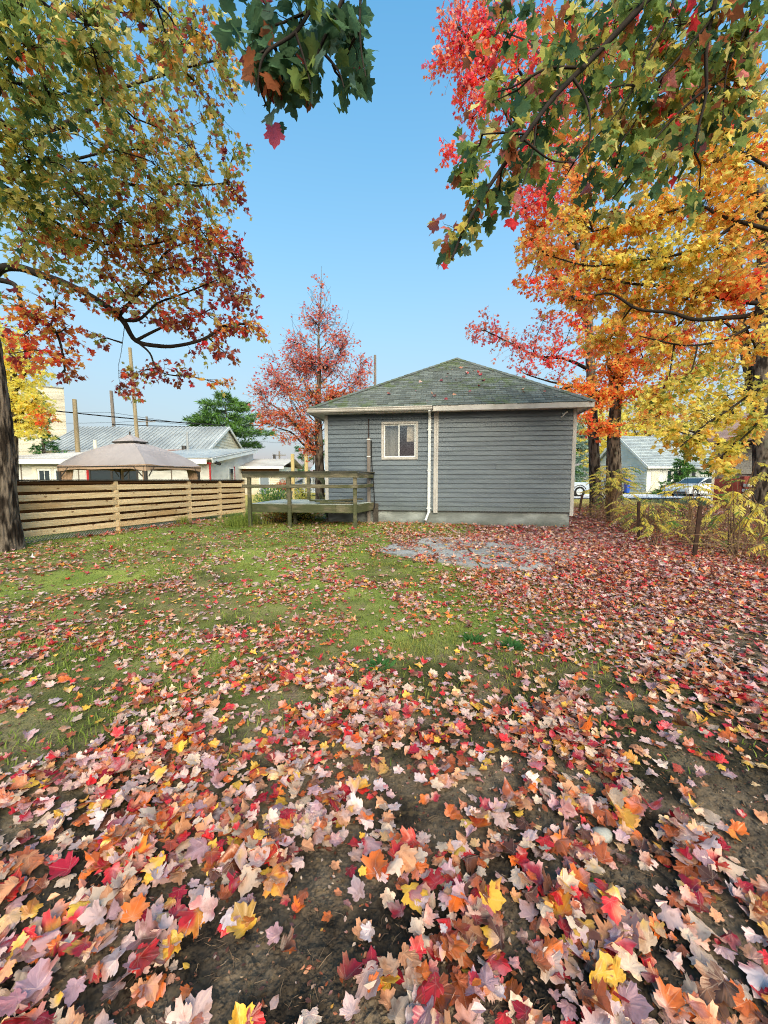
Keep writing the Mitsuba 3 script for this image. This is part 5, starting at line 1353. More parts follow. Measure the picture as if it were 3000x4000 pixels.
for k in range(38):                                   # standing seams
    x = GX0 - .25 + k * 0.415
    np_('roof__seam', MB().bar([x, GY0 - .41, GZ0 - .4 * gs + .13], [x, gm, GZ1 + .13], .10, .08, .95), 'roof_metal')
np_('fascia', MB().bar([GX1 + .32, GY0 - .4, GZ0 - .4 * gs - .02], [GX1 + .32, gm, GZ1 - .02], .05, .26, .8).bar([GX1 + .32, gm, GZ1 - .02], [GX1 + .32, GY1 + .4, GZ0 - .4 * gs - .02], .05, .26, .8), 'white_paint')
for zz in (4.3, 4.6, 4.9, 5.2, 5.5, 5.8):
    w_ = (GZ1 - zz) / gs
    np_('clapboard', B([GX1 + .01, gm - w_, zz], [GX1 + .05, gm + w_, zz + .04]), 'cream_paint')
np_('vent_pipe', MB().tube([[-17.9, 35.4, 4.0], [-17.9, 35.4, 5.6]], .12, 8, .5), 'grey_steel')
np_('vent_pipe', MB().tube([[-18.15, 35.2, 4.0], [-18.15, 35.2, 4.35]], .2, 8, .2), 'dark_metal')
np_('vent_pipe', MB().tube([[-23.8, 32.0, 3.4], [-23.8, 32.0, 4.55]], .13, 8, .2), 'cream_paint')

# tall beige block behind
tw = thing('tall_beige_building', 'tall windowless beige panel building far behind the yellow tree', 'building')
put(tw + '__wall', MB().add([[-66, 60, 0], [-48.9, 60, 0], [-48.9, 60, 15.2], [-66, 60, 16.9], [-80, 75, 0], [-62.0, 76, 0], [-62.0, 76, 15.2], [-80, 75, 16.9]], [[0, 1, 2, 3], [1, 5, 6, 2], [5, 4, 7, 6], [4, 0, 3, 7], [3, 2, 6, 7]], .5), 'beige_panel')
for k in range(13):
    zz = 1.2 + k * 1.12
    put(tw + '__panel_rib', B([-66, 59.95, zz], [-48.9, 59.995, zz + .06]), 'beige_panel')
put(tw + '__parapet', MB().bar([-66, 59.9, 16.92], [-48.85, 59.9, 15.22], .2, .16), 'grey_steel')

# ================================================================== THE GAZEBO
gz_ = thing('gazebo', 'garden gazebo with a mauve tan fabric canopy and vent cap behind the fence', 'gazebo')
GC = np.array([[-10.48, 17.0], [-9.55, 20.1], [-14.75, 21.65], [-15.68, 18.55]])      # front, right, back, left
gcen = GC.mean(0)
EZ, PZ = 1.98, 3.12
can, val = MB(), MB()
NR, NS = 7, 12
for e in range(4):
    A_, B_ = GC[e], GC[(e + 1) % 4]
    g = np.zeros((NR + 1, NS + 1, 3))
    for r in range(NR + 1):
        for s in range(NS + 1):
            t, q = r / NR, s / NS
            edge = A_ + (B_ - A_) * q
            top = gcen + (edge - gcen) * 0.17
            P_ = edge + (top - edge) * t
            zz = EZ + (PZ - EZ) * t ** 0.82 + 0.07 * math.sin(math.pi * t) - 0.05 * math.sin(math.pi * q) * (1 - t) + 0.01 * math.sin(q * 21 + e)
            g[r, s] = [P_[0], P_[1], zz]
    idx = np.arange((NR + 1) * (NS + 1)).reshape(NR + 1, NS + 1)
    q4 = np.stack([idx[:-1, :-1], idx[:-1, 1:], idx[1:, 1:], idx[1:, :-1]], -1).reshape(-1, 4)
    can.add(g.reshape(-1, 3), q4, .5)
    vv = []
    for s in range(NS + 1):
        q = s / NS
        P_ = A_ + (B_ - A_) * q
        out = (P_ - gcen) / np.linalg.norm(P_ - gcen) * 0.012
        zt = g[0, s, 2]
        vv += [[P_[0] + out[0], P_[1] + out[1], zt + .012], [P_[0] + out[0], P_[1] + out[1], zt - 0.30 + 0.17 * math.sin(math.pi * q) ** .7 * (1 + .15 * math.sin(q * 9.4))]]
    val.add(vv, [[2 * s, 2 * s + 2, 2 * s + 3, 2 * s + 1] for s in range(NS)], .5)
scene_can = put(gz_ + '__canopy', can.mesh(), 'canopy_fabric', smooth=35)
put(gz_ + '__valance', val.mesh(), 'net_fabric', smooth=False)
cap = MB()
gtop = [gcen + (c - gcen) * 0.25 for c in GC]
for e in range(4):
    A_, B_ = gtop[e], gtop[(e + 1) % 4]
    cap.add([[A_[0], A_[1], PZ + .06], [B_[0], B_[1], PZ + .06], [gcen[0], gcen[1], PZ + .42]], [[0, 1, 2]], .5)
    cap.add([[A_[0], A_[1], PZ + .06], [B_[0], B_[1], PZ + .06], [B_[0], B_[1], PZ - .02], [A_[0], A_[1], PZ - .02]], [[0, 1, 2, 3]], .2)
put(gz_ + '__vent_cap', cap, 'canopy_fabric')
vr = MB()
for e in range(4):
    vr.bar([*gtop[e], PZ + .02], [*gtop[(e + 1) % 4], PZ + .02], .05, .06, .3)
put(gz_ + '__vent_rim', vr, 'dark_metal')
put(gz_ + '__finial', MB().tube([[*gcen, PZ + .38], [*gcen, PZ + .55]], .04, 8), 'dark_metal')
for e in range(4):
    p = GC[e] + (gcen - GC[e]) * .03
    put(gz_ + '__post', MB().bar([*p, 0], [*p, EZ - .05], .10, .10, .5, up=(1, 0, 0)), 'dark_metal')
    q = GC[e] + (gcen - GC[e]) * .12
    cu = MB()
    dirs = (gcen - GC[e]) / np.linalg.norm(gcen - GC[e])
    for s in range(7):
        cu.tube([[*(p + dirs * (.1 + .06 * s)), 0.05], [*(p + dirs * (.08 + .05 * s)), .9], [*(p + dirs * (.1 + .075 * s)), EZ - .1]], .035, 6, random.random())
    put(gz_ + '__tied_curtain', cu, 'net_fabric')
for e in range(4):
    A_, B_ = GC[e], GC[(e + 1) % 4]
    put(gz_ + '__frame_bar', MB().bar([*A_, EZ - .08], [*B_, EZ - .08], .05, .05, .5).bar([*(A_ + (B_ - A_) * .04), 1.45], [*(A_ + (B_ - A_) * .13), EZ - .1], .035, .035).bar([*(B_ + (A_ - B_) * .04), 1.45], [*(B_ + (A_ - B_) * .13), EZ - .1], .035, .035), 'dark_metal')

# ================================================================== UTILITY POLES AND WIRES
def pole(label, x, y, top, r, lean=0.0, bsdf='pole_wood', arms=(), group=None):
    t = thing('utility_pole', label, 'utility pole', group)
    put(t + '__pole', MB().tube([[x - lean, y, 0], [x, y, top]], [r * 1.12, r * .9], 12, .5), bsdf)
    for z_, w_ in arms:
        put(t + '__crossarm', MB().box([x - w_, y - r - .12, z_], [x + w_, y - r, z_ + .14], .4), 'grey_pole_wood')
        ins = MB()
        for s in (-.9, -.4, .4, .9):
            ins.tube([[x + s * w_, y - r - .06, z_ + .14], [x + s * w_, y - r - .06, z_ + .36]], .06, 6)
        put(t + '__insulators', ins, 'grey_steel', kind='stuff')
    return t


pole('short thick tan pole in front of the tall beige building', -25.74, 32.6, 7.95, .17)
pole('thin grey leaning pole behind the metal roof', -33.0, 47.5, 12.0, .19, -.25, 'grey_pole_wood')
pole('tallest yellowish pole rising among the left maple twigs', -20.9, 32.6, 12.1, .14, -.35, 'pole_wood')
pole('distant grey pole with one crossarm behind the metal roof', -48.6, 80, 14.2, .22, 0, 'grey_pole_wood', ((13.0, 1.9), (10.5, .9)))
pt = pole('grey pole with a transformer just above the roof of the grey house', -0.68, 30, 10.7, .10, 0, 'grey_pole_wood')
put(pt + '__transformer', MB().tube([[-.98, 29.8, 7.1], [-.98, 29.8, 8.2]], .26, 12), 'grey_steel')
put(pt + '__bracket', MB().bar([-.68, 29.9, 8.0], [-.1, 29.9, 8.25], .07, .07).bar([-.68, 29.9, 7.4], [-.05, 29.9, 7.5], .07, .07).tube([[-.1, 29.9, 8.25], [.02, 29.9, 7.9], [-.12, 29.9, 7.5]], .035, 5), 'dark_metal')
pole('thin distant pole seen between the white building and the red tree', -18.9, 70, 6.4, .16, 0, 'grey_pole_wood', ((5.6, 1.2),))


def wire(label, p0, p1, sag, r=.02, group='overhead wires'):
    p0, p1 = np.array(p0, float), np.array(p1, float)
    t = np.linspace(0, 1, 14)[:, None]
    q = p0 + (p1 - p0) * t
    q[:, 2] -= (sag * 4 * t * (1 - t))[:, 0]
    put('overhead_wire', tube(q, r, 4), 'black_rubber', label=label, category='wire', group=group)


wire('thick black service cable dropping from the thick tan pole to the metal roof', (-42, 34, 9.0), (-16.5, 40.5, 6.9), .35, .055, None)
wire('black cable running from the metal roof past the tallest yellowish pole', (-33, 47.3, 8.0), (-14, 44, 7.4), .2, .045, None)
wire('thin wire running from the thin grey leaning pole out to the left', (-60, 47.5, 11.3), (-33, 47.3, 9.4), .5)
wire('thin wire running from the thin grey leaning pole to the right behind the pine', (-33, 47.3, 9.4), (-2, 60, 8.2), .8)
wire('thin wire running right from the crossarm of the distant pole', (-48.6, 79.8, 13.3), (10, 84, 12.0), 1.2, .03)
wire('thin wire running left from the crossarm of the distant pole', (-90, 79.8, 14.5), (-48.6, 79.8, 13.3), 1.0, .03)
wire('very thin wire crossing the sky behind the pine tree', (-48.6, 79.8, 10.9), (10, 84, 9.5), 1.2, .025, None)

# ================================================================== THINGS SEEN BETWEEN FENCE, DECK AND HOUSE
fh = thing('small_house', 'small low house with grey roof and tan siding beyond the deck', 'house')
put(fh + '__wall', MB().box([-13.6, 33, 0], [-8.95, 40, 2.45], .5), 'cream_paint')
for k in range(14):
    put(fh + '__clapboard', B([-13.62, 32.95, .1 + k * .165], [-8.93, 32.99, .1 + k * .165 + .03]), 'cream_paint')
put(fh + '__roof', MB().add([[-14, 32.4, 2.42], [-8.4, 32.4, 2.42], [-8.4, 36.5, 3.25], [-14, 36.5, 3.25], [-8.4, 40.6, 2.42], [-14, 40.6, 2.42], [-14, 32.4, 2.30], [-8.4, 32.4, 2.30]], [[0, 1, 2, 3], [3, 2, 4, 5], [6, 7, 1, 0]], .4), 'flat_roofing')
put(fh + '__fascia', B([-14, 32.36, 2.2], [-8.4, 32.40, 2.42], None, .8), 'white_paint')
put(fh + '__upper_wall', B([-13.6, 32.9, 1.85], [-8.95, 32.94, 2.2]), 'brown_stained_wood', label='brown boarded band under the eave')
dd_ = put(fh + '__door', B([-10.55, 32.88, .1], [-9.85, 32.93, 1.78]), 'car_grey')
put(fh + '__door__frame', MB().box([-10.65, 32.86, .1], [-10.57, 32.93, 1.84]).box([-9.83, 32.86, .1], [-9.75, 32.93, 1.84]), 'white_paint')
put(fh + '__chimney', B([-10.6, 37, 2.9], [-10.4, 37.2, 3.7]), 'dark_metal')
bd = thing('grey_building', 'pale grey low building far behind the red tree trunk', 'building')
put(bd + '__wall', MB().box([-7.2, 40, 0], [-3.0, 46, 2.3], .5), 'car_grey')
put(bd + '__roof', MB().add([[-7.6, 39.6, 2.3], [-2.6, 39.6, 2.3], [-2.6, 43, 3.3], [-7.6, 43, 3.3], [-2.6, 46.4, 2.3], [-7.6, 46.4, 2.3]], [[0, 1, 2, 3], [3, 2, 4, 5]], .5), 'pale_shingle')
for x, lab in ((-5.90, 'left of two tall yellow posts beyond the deck'), (-5.02, 'right of two tall yellow posts beyond the deck')):
    put('yellow_post', MB().cbox([x - .10, 24.9, 0], [x + .10, 25.1, 2.95], .01, .5), 'yellow_wood', label=lab, category='post')
wr = thing('white_railing', 'white picket railing behind the deck and the red tree', 'railing')
for k in range(12):
    put(wr + '__picket', B([-5.05 + k * .085, 23.98, .55], [-5.02 + k * .085, 24.02, 1.42]), 'white_paint')
put(wr + '__rail', MB().box([-5.1, 23.96, 1.42], [-4.0, 24.04, 1.52]).box([-5.1, 23.97, .48], [-4.0, 24.03, .55]), 'white_paint')


def car(name, label, x, y, rz, body, length=4.5, width=1.82, kind='sedan', wheel_r=0.33):
    """body side profile swept across the width with rounded shoulders, glass, wheels, lamps; forward is +x"""
    t = thing(name, label, 'car')
    M_ = T().translate([x, y, float(gz(x, y))]).rotate([0, 0, 1], rz)
    L_ = length / 2
    if kind == 'suv':
        low = [(-L_, .55), (-L_, 1.05), (-L_ + .04, 1.12), (.45, 1.14), (L_ - .12, 1.08), (L_ - .03, .98), (L_, .6), (L_ - .05, .42), (-L_ + .05, .42)]
        cabin = [(-L_ + .06, 1.12), (-L_ + .12, 1.78), (.18, 1.80), (.62, 1.14)]
    else:
        low = [(-L_, .45), (-L_ + .02, .92), (-L_ + .5, .98), (.75, .96), (L_ - .25, .80), (L_ - .02, .66), (L_, .42), (L_ - .08, .26), (-L_ + .08, .26)]
        cabin = [(-L_ + .45, .97), (-L_ + 1.15, 1.42), (-.05, 1.45), (.95, .955)]

    def loft(prof, hw, tuck, bs, key, glass=False):
        mb = MB()
        prof = np.array(prof)
        cen = prof.mean(0)
        secs = []
        for yy, sc in ((-hw, 1 - tuck), (-hw * .90, 1.0), (hw * .90, 1.0), (hw, 1 - tuck)):
            q = cen + (prof - cen) * [1 - (1 - sc) * .35, sc]
            secs.append(np.column_stack([q[:, 0], np.full(len(q), yy), q[:, 1]]))
        n = len(prof)
        v = np.vstack(secs)
        f = []
        for a_ in range(3):
            for i_ in range(n):
                f.append([a_ * n + i_, a_ * n + (i_ + 1) % n, (a_ + 1) * n + (i_ + 1) % n, (a_ + 1) * n + i_])
        tri = [[0, i_, i_ + 1] for i_ in range(1, n - 1)]
        tm = trimesh.Trimesh(v, np.vstack([np.array(f)[:, [0, 1, 2]], np.array(f)[:, [0, 2, 3]], tri, np.array(tri)[:, ::-1] + 3 * n]), process=False)
        tm.fix_normals()
        mb.add(v, tm.faces, .5)
        return put(t + '__' + key, mb, bs, xf=M_)
    loft(low, width / 2, .10, body, 'body')
    loft(cabin, width / 2 - .10, .16, body, 'cabin')
    cb = np.array(cabin)
    c0 = cb.mean(0)
    gl = c0 + (cb - c0) * [.90, .72] + [0, .02]
    for s in (-1, 1):
        yy = s * (width / 2 - .095)
        mid = (gl[0][0] + gl[3][0]) / 2 - .15
        for q in ([gl[0], gl[1], [mid - .04, gl[1][1]], [mid - .04, gl[0][1]]], [[mid + .04, gl[0][1]], [mid + .04, gl[2][1]], gl[2], gl[3]]):
            v = [[a_[0], yy, a_[1]] for a_ in q] + [[a_[0], yy - s * .03, a_[1]] for a_ in q]
            put(t + '__side_window', MB().add(v, [[0, 1, 2, 3], [7, 6, 5, 4], [0, 4, 5, 1], [1, 5, 6, 2], [2, 6, 7, 3], [3, 7, 4, 0]], .5), 'tinted_glass', xf=M_)
    for a_, b_, key in ((cb[2], cb[3], 'windshield'), (cb[1], cb[0], 'rear_window')):
        p, q = a_ + (b_ - a_) * .12, a_ + (b_ - a_) * .9
        nrm = np.array([-(q - p)[1], (q - p)[0]])
        nrm = nrm / np.linalg.norm(nrm) * .02 * (1 if key == 'windshield' else -1)
        hw = width / 2 - .26
        v = [[p[0] + nrm[0], -hw, p[1] + nrm[1]], [p[0] + nrm[0], hw, p[1] + nrm[1]], [q[0] + nrm[0], hw + .08, q[1] + nrm[1]], [q[0] + nrm[0], -hw - .08, q[1] + nrm[1]]]
        w_ = [[a0 - 2 * nrm[0], b0, c_ - 2 * nrm[1]] for a0, b0, c_ in v]
        put(t + '__' + key, MB().add(v + w_, [[0, 1, 2, 3], [7, 6, 5, 4], [0, 4, 5, 1], [1, 5, 6, 2], [2, 6, 7, 3], [3, 7, 4, 0]], .5), 'tinted_glass', xf=M_)
    for sx in (-1, 1):
        for sy in (-1, 1):
            wx, wy = sx * (L_ - .82), sy * (width / 2 - .10)
            prof = [(wheel_r * .62, -.10), (wheel_r * .97, -.11), (wheel_r, -.07), (wheel_r, .07), (wheel_r * .97, .11), (wheel_r * .62, .10)]
            ty = trimesh.creation.revolve(np.array(prof + prof[:1]), sections=28)
            ty.apply_transform(trimesh.transformations.rotation_matrix(math.pi / 2, [1, 0, 0]))
            ty.apply_translation([wx, wy, wheel_r])
            wk = put(t + '__wheel', ty, 'black_rubber', smooth=40, xf=M_)
            rim = MB().tube([[wx, wy + sy * .02, wheel_r], [wx, wy + sy * .075, wheel_r]], [wheel_r * .60, wheel_r * .56], 20)
            for k in range(6):
                an = k * math.pi / 3
                rim.bar([wx, wy + sy * .085, wheel_r], [wx + math.cos(an) * wheel_r * .56, wy + sy * .085, wheel_r + math.sin(an) * wheel_r * .56], .02, .07, up=(0, 1, 0))
            put(wk + '__rim', rim, 'grey_steel' if kind == 'sedan' else 'white_paint', xf=M_)
            arch = MB()
            aa = np.linspace(0, math.pi, 12)
            arch.tube(np.column_stack([wx + np.cos(aa) * wheel_r * 1.22, np.full(12, sy * (width / 2 - .01)), wheel_r + np.sin(aa) * wheel_r * 1.22]), .035, 6)
            put(t + '__wheel_arch', arch, 'dark_metal', xf=M_)
    hb = .95 if kind == 'suv' else .66
    for s in (-1, 1):
        put(t + '__headlight', MB().cbox([L_ - .10, s * (width / 2 - .42) - .16, hb - .09], [L_ + .005, s * (width / 2 - .42) + .16, hb + .05], .02), 'white_paint', xf=M_)
        put(t + '__tail_light', MB().cbox([-L_ - .01, s * (width / 2 - .34) - .14, hb - .06], [-L_ + .06, s * (width / 2 - .34) + .14, hb + .10], .02), 'red_paint', xf=M_)
        put(t + '__mirror', MB().cbox([.5, s * (width / 2 + .02) - .09, 1.06 if kind == 'suv' else .95], [.62, s * (width / 2 + .02) + .09, 1.24 if kind == 'suv' else 1.08], .02), 'dark_metal' if kind == 'suv' else body, xf=M_)
    put(t + '__bumper', B([L_ - .06, -width / 2 + .12, .42 if kind == 'suv' else .28], [L_ + .05, width / 2 - .12, .62 if kind == 'suv' else .44], .03), 'dark_metal', xf=M_)
    put(t + '__bumper', B([-L_ - .05, -width / 2 + .12, .42 if kind == 'suv' else .28], [-L_ + .06, width / 2 - .12, .62 if kind == 'suv' else .44], .03), 'dark_metal', xf=M_)
    return t


car('parked_suv', 'pale silver off road vehicle peeking out from behind the right corner of the house', 12.75, 28.9, 0, 'car_silver', 4.6, 1.9, 'suv', .40)
car('parked_car', 'grey car parked far behind the deck railing', -5.3, 30.5, 8, 'car_grey')
car('parked_car', 'pale silver car with sloping windshield parked in front of the white house', 23.6, 29.2, 200, 'car_pale')
car('parked_car', 'red car parked in front of the white house behind the silver car', 26.8, 33.6, 190, 'car_red')

# white house on the right
WT = T().translate([25.9, 38.0, 0]).rotate([0, 0, 1], 10)
wh = thing('white_house', 'white house with pale grey shingle roof across the lane on the right', 'house')


def wp(key, mesh, bsdf, **k):
    return put(wh + '__' + key, mesh, bsdf, xf=WT, **k)


wp('wall', MB().add([[0, 0, 0], [9.5, 0, 0], [9.5, 0, 2.75], [0, 0, 2.75], [0, 7.2, 0], [0, 7.2, 2.75], [0, 3.6, 5.75], [9.5, 7.2, 0], [9.5, 7.2, 2.75], [9.5, 3.6, 5.75]], [[0, 1, 2, 3], [4, 0, 3, 5], [5, 3, 6, 6], [1, 7, 8, 2], [2, 8, 9, 9]], .7), 'white_paint')
for k in range(20):
    zz = .25 + k * .27
    hw = 3.6 if zz < 2.75 else 3.6 * (5.75 - zz) / 3.0
    wp('clapboard', B([-.04, 3.6 - hw, zz], [-.005, 3.6 + hw, zz + .035]), 'white_paint')
wp('roof', MB().add([[-.4, -.45, 2.55], [9.9, -.45, 2.55], [9.9, 3.6, 5.95], [-.4, 3.6, 5.95], [9.9, 7.65, 2.55], [-.4, 7.65, 2.55]], [[0, 1, 2, 3], [3, 2, 4, 5]], .6), 'pale_shingle')
for k in range(20):
    y_ = -.45 + 4.05 * k / 20
    wp('roof__course', MB().bar([-.4, y_, 2.575 + 3.4 * k / 20], [9.9, y_, 2.575 + 3.4 * k / 20], .08, .02), 'pale_shingle')
wp('fascia', B([-.4, -.5, 2.38], [9.9, -.455, 2.57]), 'white_paint')
wp('rake', MB().bar([-.42, -.45, 2.5], [-.42, 3.6, 5.88], .05, .2).bar([-.42, 3.6, 5.88], [-.42, 7.65, 2.5], .05, .2), 'white_paint')
for x in (2.2, 4.3):
    w_ = wp('window', MB().box([x, -.06, .95], [x + .1, .0, 2.25]).box([x + 1.3, -.06, .95], [x + 1.4, 0, 2.25]).box([x + .1, -.06, 2.15], [x + 1.3, 0, 2.25]).box([x + .1, -.08, .95], [x + 1.3, 0, 1.05]).box([x + .55, -.055, 1.05], [x + .85, -.01, 2.15]), 'white_paint')
    wp('window__pane', B([x + .1, -.03, 1.05], [x + 1.3, -.005, 2.15]), 'tinted_glass')
wp('door', B([.5, -.05, .1], [1.4, .0, 2.1]), 'cream_paint')
bn = thing('recycling_bin', 'blue plastic wheeled bin beside the left wall of the white house', 'bin')
BT = T().translate([21.1, 33.4, 0.06]).scale([.55, .7, .85])
put(bn + '__body', MB().add([[-.22, -.25, .1], [.22, -.25, .1], [.22, .25, .1], [-.22, .25, .1], [-.3, -.33, 1.7], [.3, -.33, 1.7], [.3, .33, 1.7], [-.3, .33, 1.7]], [[3, 2, 1, 0], [0, 1, 5, 4], [1, 2, 6, 5], [2, 3, 7, 6], [3, 0, 4, 7], [4, 5, 6, 7]], .5), 'blue_plastic', xf=BT)
put(bn + '__lid', MB().cbox([-.34, -.38, 1.7], [.34, .36, 1.82], .03), 'blue_plastic', xf=BT)
for s in (-1, 1):
    put(bn + '__wheel', MB().tube([[s * .24, .28, .14], [s * .30, .28, .14]], .14, 14), 'black_rubber', xf=BT)

# old shed at the right edge
ST = T().translate([15.7, 18.4, 0]).rotate([0, 0, 1], -50)
sh = thing('old_shed', 'weathered grey plank shed with low pinkish roof and red base behind the right hand trees', 'shed')


def sp(key, mesh, bsdf, **k):
    return put(sh + '__' + key, mesh, bsdf, xf=ST, **k)


sp('wall', MB().box([0.03, 0.03, 0], [5.97, 5, 3.3], .2), 'barn_board')
for k in range(30):
    x = k * .2
    sp('plank', B([x + .004, 0, 1.35 + random.uniform(-.03, .02)], [x + .194, .028, 3.3], None), 'barn_board')
for k in range(22):
    sp('plank', B([0, .03 + k * .22, 0.1], [.028, .03 + k * .22 + .212, 3.3], None), 'barn_board')
sp('base_wall', B([0, -.012, 0], [6, .026, 1.34], .01), 'barn_red', label='faded red lower wall')
sp('corner_board', B([-.04, -.04, 0], [.06, .0, 3.3], .01, .9), 'cream_paint')
sp('panel', B([.75, -.04, 1.55], [1.65, -.014, 2.85], .01, 1.0), 'stone_grey', label='pale grey sheet leaning on the shed wall')
sp('roof', MB().add([[-.7, -.9, 3.15], [6.5, -.9, 3.15], [6.5, 5.5, 5.0], [-.7, 5.5, 5.0], [-.7, -.9, 3.0], [6.5, -.9, 3.0], [6.5, 5.5, 4.85], [-.7, 5.5, 4.85]], [[0, 1, 2, 3], [4, 7, 6, 5], [0, 4, 5, 1], [1, 5, 6, 2], [2, 6, 7, 3], [3, 7, 4, 0]], .5), 'barn_roof')
for k in range(7):
    sp('rafter', MB().bar([-.5 + k * 1.1, -.85, 2.93], [-.5 + k * 1.1, 0, 3.17], .06, .12), 'dark_stained_wood')
lp = thing('lumber_stack', 'stack of pale boards lying in front of the red shed wall', 'lumber stack')
for k in range(5):
    put(lp + '__board', MB().bar([15.0 + .1 * random.random(), 16.0, .22 + k * .21], [17.0, 15.2 - .1 * random.random(), .22 + k * .21], .5, .12, .8, chamfer=.01), 'cream_paint')
put('red_crate', MB().cbox([15.9, 17.0, 1.0], [16.2, 17.25, 1.45], .03).box([15.98, 17.05, 0], [16.12, 17.2, 1.0]), 'barn_red', label='red metal box standing at the corner of the shed', category='box')


# ================================================================== CONIFERS
def conifer(name, label, x, y, h, rad, tone, flatness=0.0, whorls=16, z0=0.08, tufts=70, tuft=.35, gap=0.0, group=None, seedn=1, trunk_r=.16):
    t = thing(name, label, 'conifer', group)
    r_ = np.random.default_rng(seedn)
    put(t + '__trunk', trunk_mesh([[x, y, 0], [x + .05 * h * flatness * .5, y, h * .5], [x + .02, y, h * .97]], (trunk_r, trunk_r * .7, .03), sides=8), 'maple_bark', smooth=True)
    tv = np.array([[0, 0, 0], [-.10, .55, 0], [0, 1, 0], [.10, .55, 0], [-.5, .75, .1], [-.25, .3, 0], [.5, .75, .1], [.25, .3, 0], [-.38, .45, -.1], [.38, .45, -.1]])
    tf = np.array([[0, 1, 2], [0, 2, 3], [0, 5, 4], [0, 7, 6], [0, 8, 5], [0, 7, 9]])
    VV, FF, UU, nn = [], [], [], 0
    bm = MB()
    for w in range(whorls):
        f = z0 + (1 - z0) * (w + .5 * r_.random()) / whorls
        rr = rad * ((1 - f) ** (.85 if not flatness else .5)) * r_.uniform(.75, 1.1) + .12
        for b in range(r_.integers(4, 7)):
            if r_.random() < gap:
                continue
            an = r_.uniform(0, 6.283)
            ln = rr * r_.uniform(.7, 1.1)
            zb = h * f + r_.uniform(-.2, .2)
            rise = .12 if flatness else -.22
            s = np.linspace(0, 1, 6)[:, None]
            pth = np.array([x, y, zb]) + s * ln * np.array([math.cos(an), math.sin(an), rise]) + np.array([0, 0, 1]) * (.18 * ln * s ** 2 * (1 if not flatness else -.4))
            bm.tube(pth, np.linspace(.03 * h / 8, .006, 6), 4)
            n = int(tufts * (ln / rad + .15) / 2)
            q = 1 - r_.random(n) ** 1.4 * (.85 if not flatness else .6)
            base = np.column_stack([np.interp(q, s[:, 0], pth[:, k]) for k in range(3)])
            side = r_.normal(size=(n, 3)) * np.array([1, 1, .22 if flatness else .35])
            spread = (.30 if flatness else .22) * ln * (1.15 - q)[:, None]
            base = base + side * spread
            d = np.array([math.cos(an), math.sin(an), .25 if flatness else -.1]) + r_.normal(size=(n, 3)) * .55
            d /= np.linalg.norm(d, axis=1, keepdims=True)
            nr = r_.normal(size=(n, 3)) * .5 + [0, 0, 1]
            xx = np.cross(d, nr)
            xx /= np.linalg.norm(xx, axis=1, keepdims=True)
            zz = np.cross(xx, d)
            sc = tuft * r_.uniform(.6, 1.25, n)
            v = base[:, None] + sc[:, None, None] * (tv[None, :, :1] * xx[:, None] + tv[None, :, 1:2] * d[:, None] + tv[None, :, 2:] * zz[:, None])
            VV.append(v.reshape(-1, 3))
            FF.append((tf[None] + (np.arange(n) * 10)[:, None, None]).reshape(-1, 3) + nn)
            k_ = np.where(r_.random(n) < .8, tone[0], tone[1]) + r_.random(n) * .95
            UU.append(np.column_stack([np.repeat(k_, 10), np.zeros(n * 10)]))
            nn += n * 10
    put(t + '__boughs', bm, 'twig_bark', kind='stuff')
    put(t + '__needles', (np.vstack(VV), np.vstack(FF)), 'needle', uv=np.vstack(UU), kind='stuff')


conifer('pine_tree', 'flat topped green pine behind the white bungalow', -18.9, 46.5, 11.2, 7.0, (25, 29), 1.0, 12, .46, 330, .70, .12, None, 3, .3)
conifer('pine_tree', 'sparse green pine far behind the young red maple', -9.6, 52, 7.4, 3.6, (24, 29), 1.0, 10, .2, 100, .5, .25, None, 4)
conifer('spruce_tree', 'blue grey spruce behind the parked silver vehicle', 18.9, 38.5, 8.6, 2.3, (29, 23), 0, 18, .06, 75, .42, 0, None, 5)
conifer('spruce_tree', 'green spruce beside the yellow tree on the far left', -27.2, 31.0, 8.0, 1.9, (24, 25), 0, 18, .05, 75, .38, 0, None, 6)
conifer('cedar_shrub', 'bushy green cedar in front of the white house window', 24.2, 31.6, 3.0, 1.9, (25, 24), 0, 12, .02, 110, .36, 0, None, 8)
conifer('cedar_shrub', 'green cedar hedge bush right of the white house', 31.5, 36.5, 4.0, 2.2, (25, 24), 0, 12, .02, 110, .42, 0, None, 9)
conifer('spruce_tree', 'light green spruce low behind the twin trunks on the right', 20.7, 42.5, 4.6, 2.0, (25, 24), 0, 12, .02, 80, .42, 0, None, 10)

# ================================================================== TREES
tree('maple_tree', 'big furrowed maple at the left edge with wide olive and orange crown', LEFT_LIMBS, LEFT_BLOBS, LEFT_TRUNK, (.30, .29, .28, .26, .22, .18, .12), fine=True, flare=.24)
tree('maple_tree', 'near maple overhead with dark green hanging leaves across the top of the view', BOUGH_LIMBS, BOUGH_BLOBS, [[4.1, -1.9, -.1], [4.05, -1.8, 1.5], [4.0, -1.7, 3.4], [3.8, -1.5, 5.5], [3.6, -1.2, 8.5]], (.26, .24, .2, .14, .06), flare=.3, own_leaves=300, droop=.95, per=7, main_r=.007, twig_r=.0026, layers=False)
tree('maple_tree', 'golden and orange maple leaning in from outside the right edge', GOLD_LIMBS, GOLD_BLOBS, [[9.6, 7.1, -.1], [9.4, 7.1, 1.0], [9.0, 7.05, 2.4], [8.7, 7.0, 4.0], [8.5, 6.9, 6.0], [8.6, 6.8, 8.0]], (.26, .25, .22, .2, .16, .1), flare=.3)
tree('maple_tree', 'tall scarlet and pink maple rising behind the right end of the house roof', SCARLET_LIMBS, SCARLET_BLOBS, SCARLET_TRUNK, (.25, .22, .2, .18, .15, .11, .08, .05, .03), flare=.25, twig_r=.006, main_r=.02)
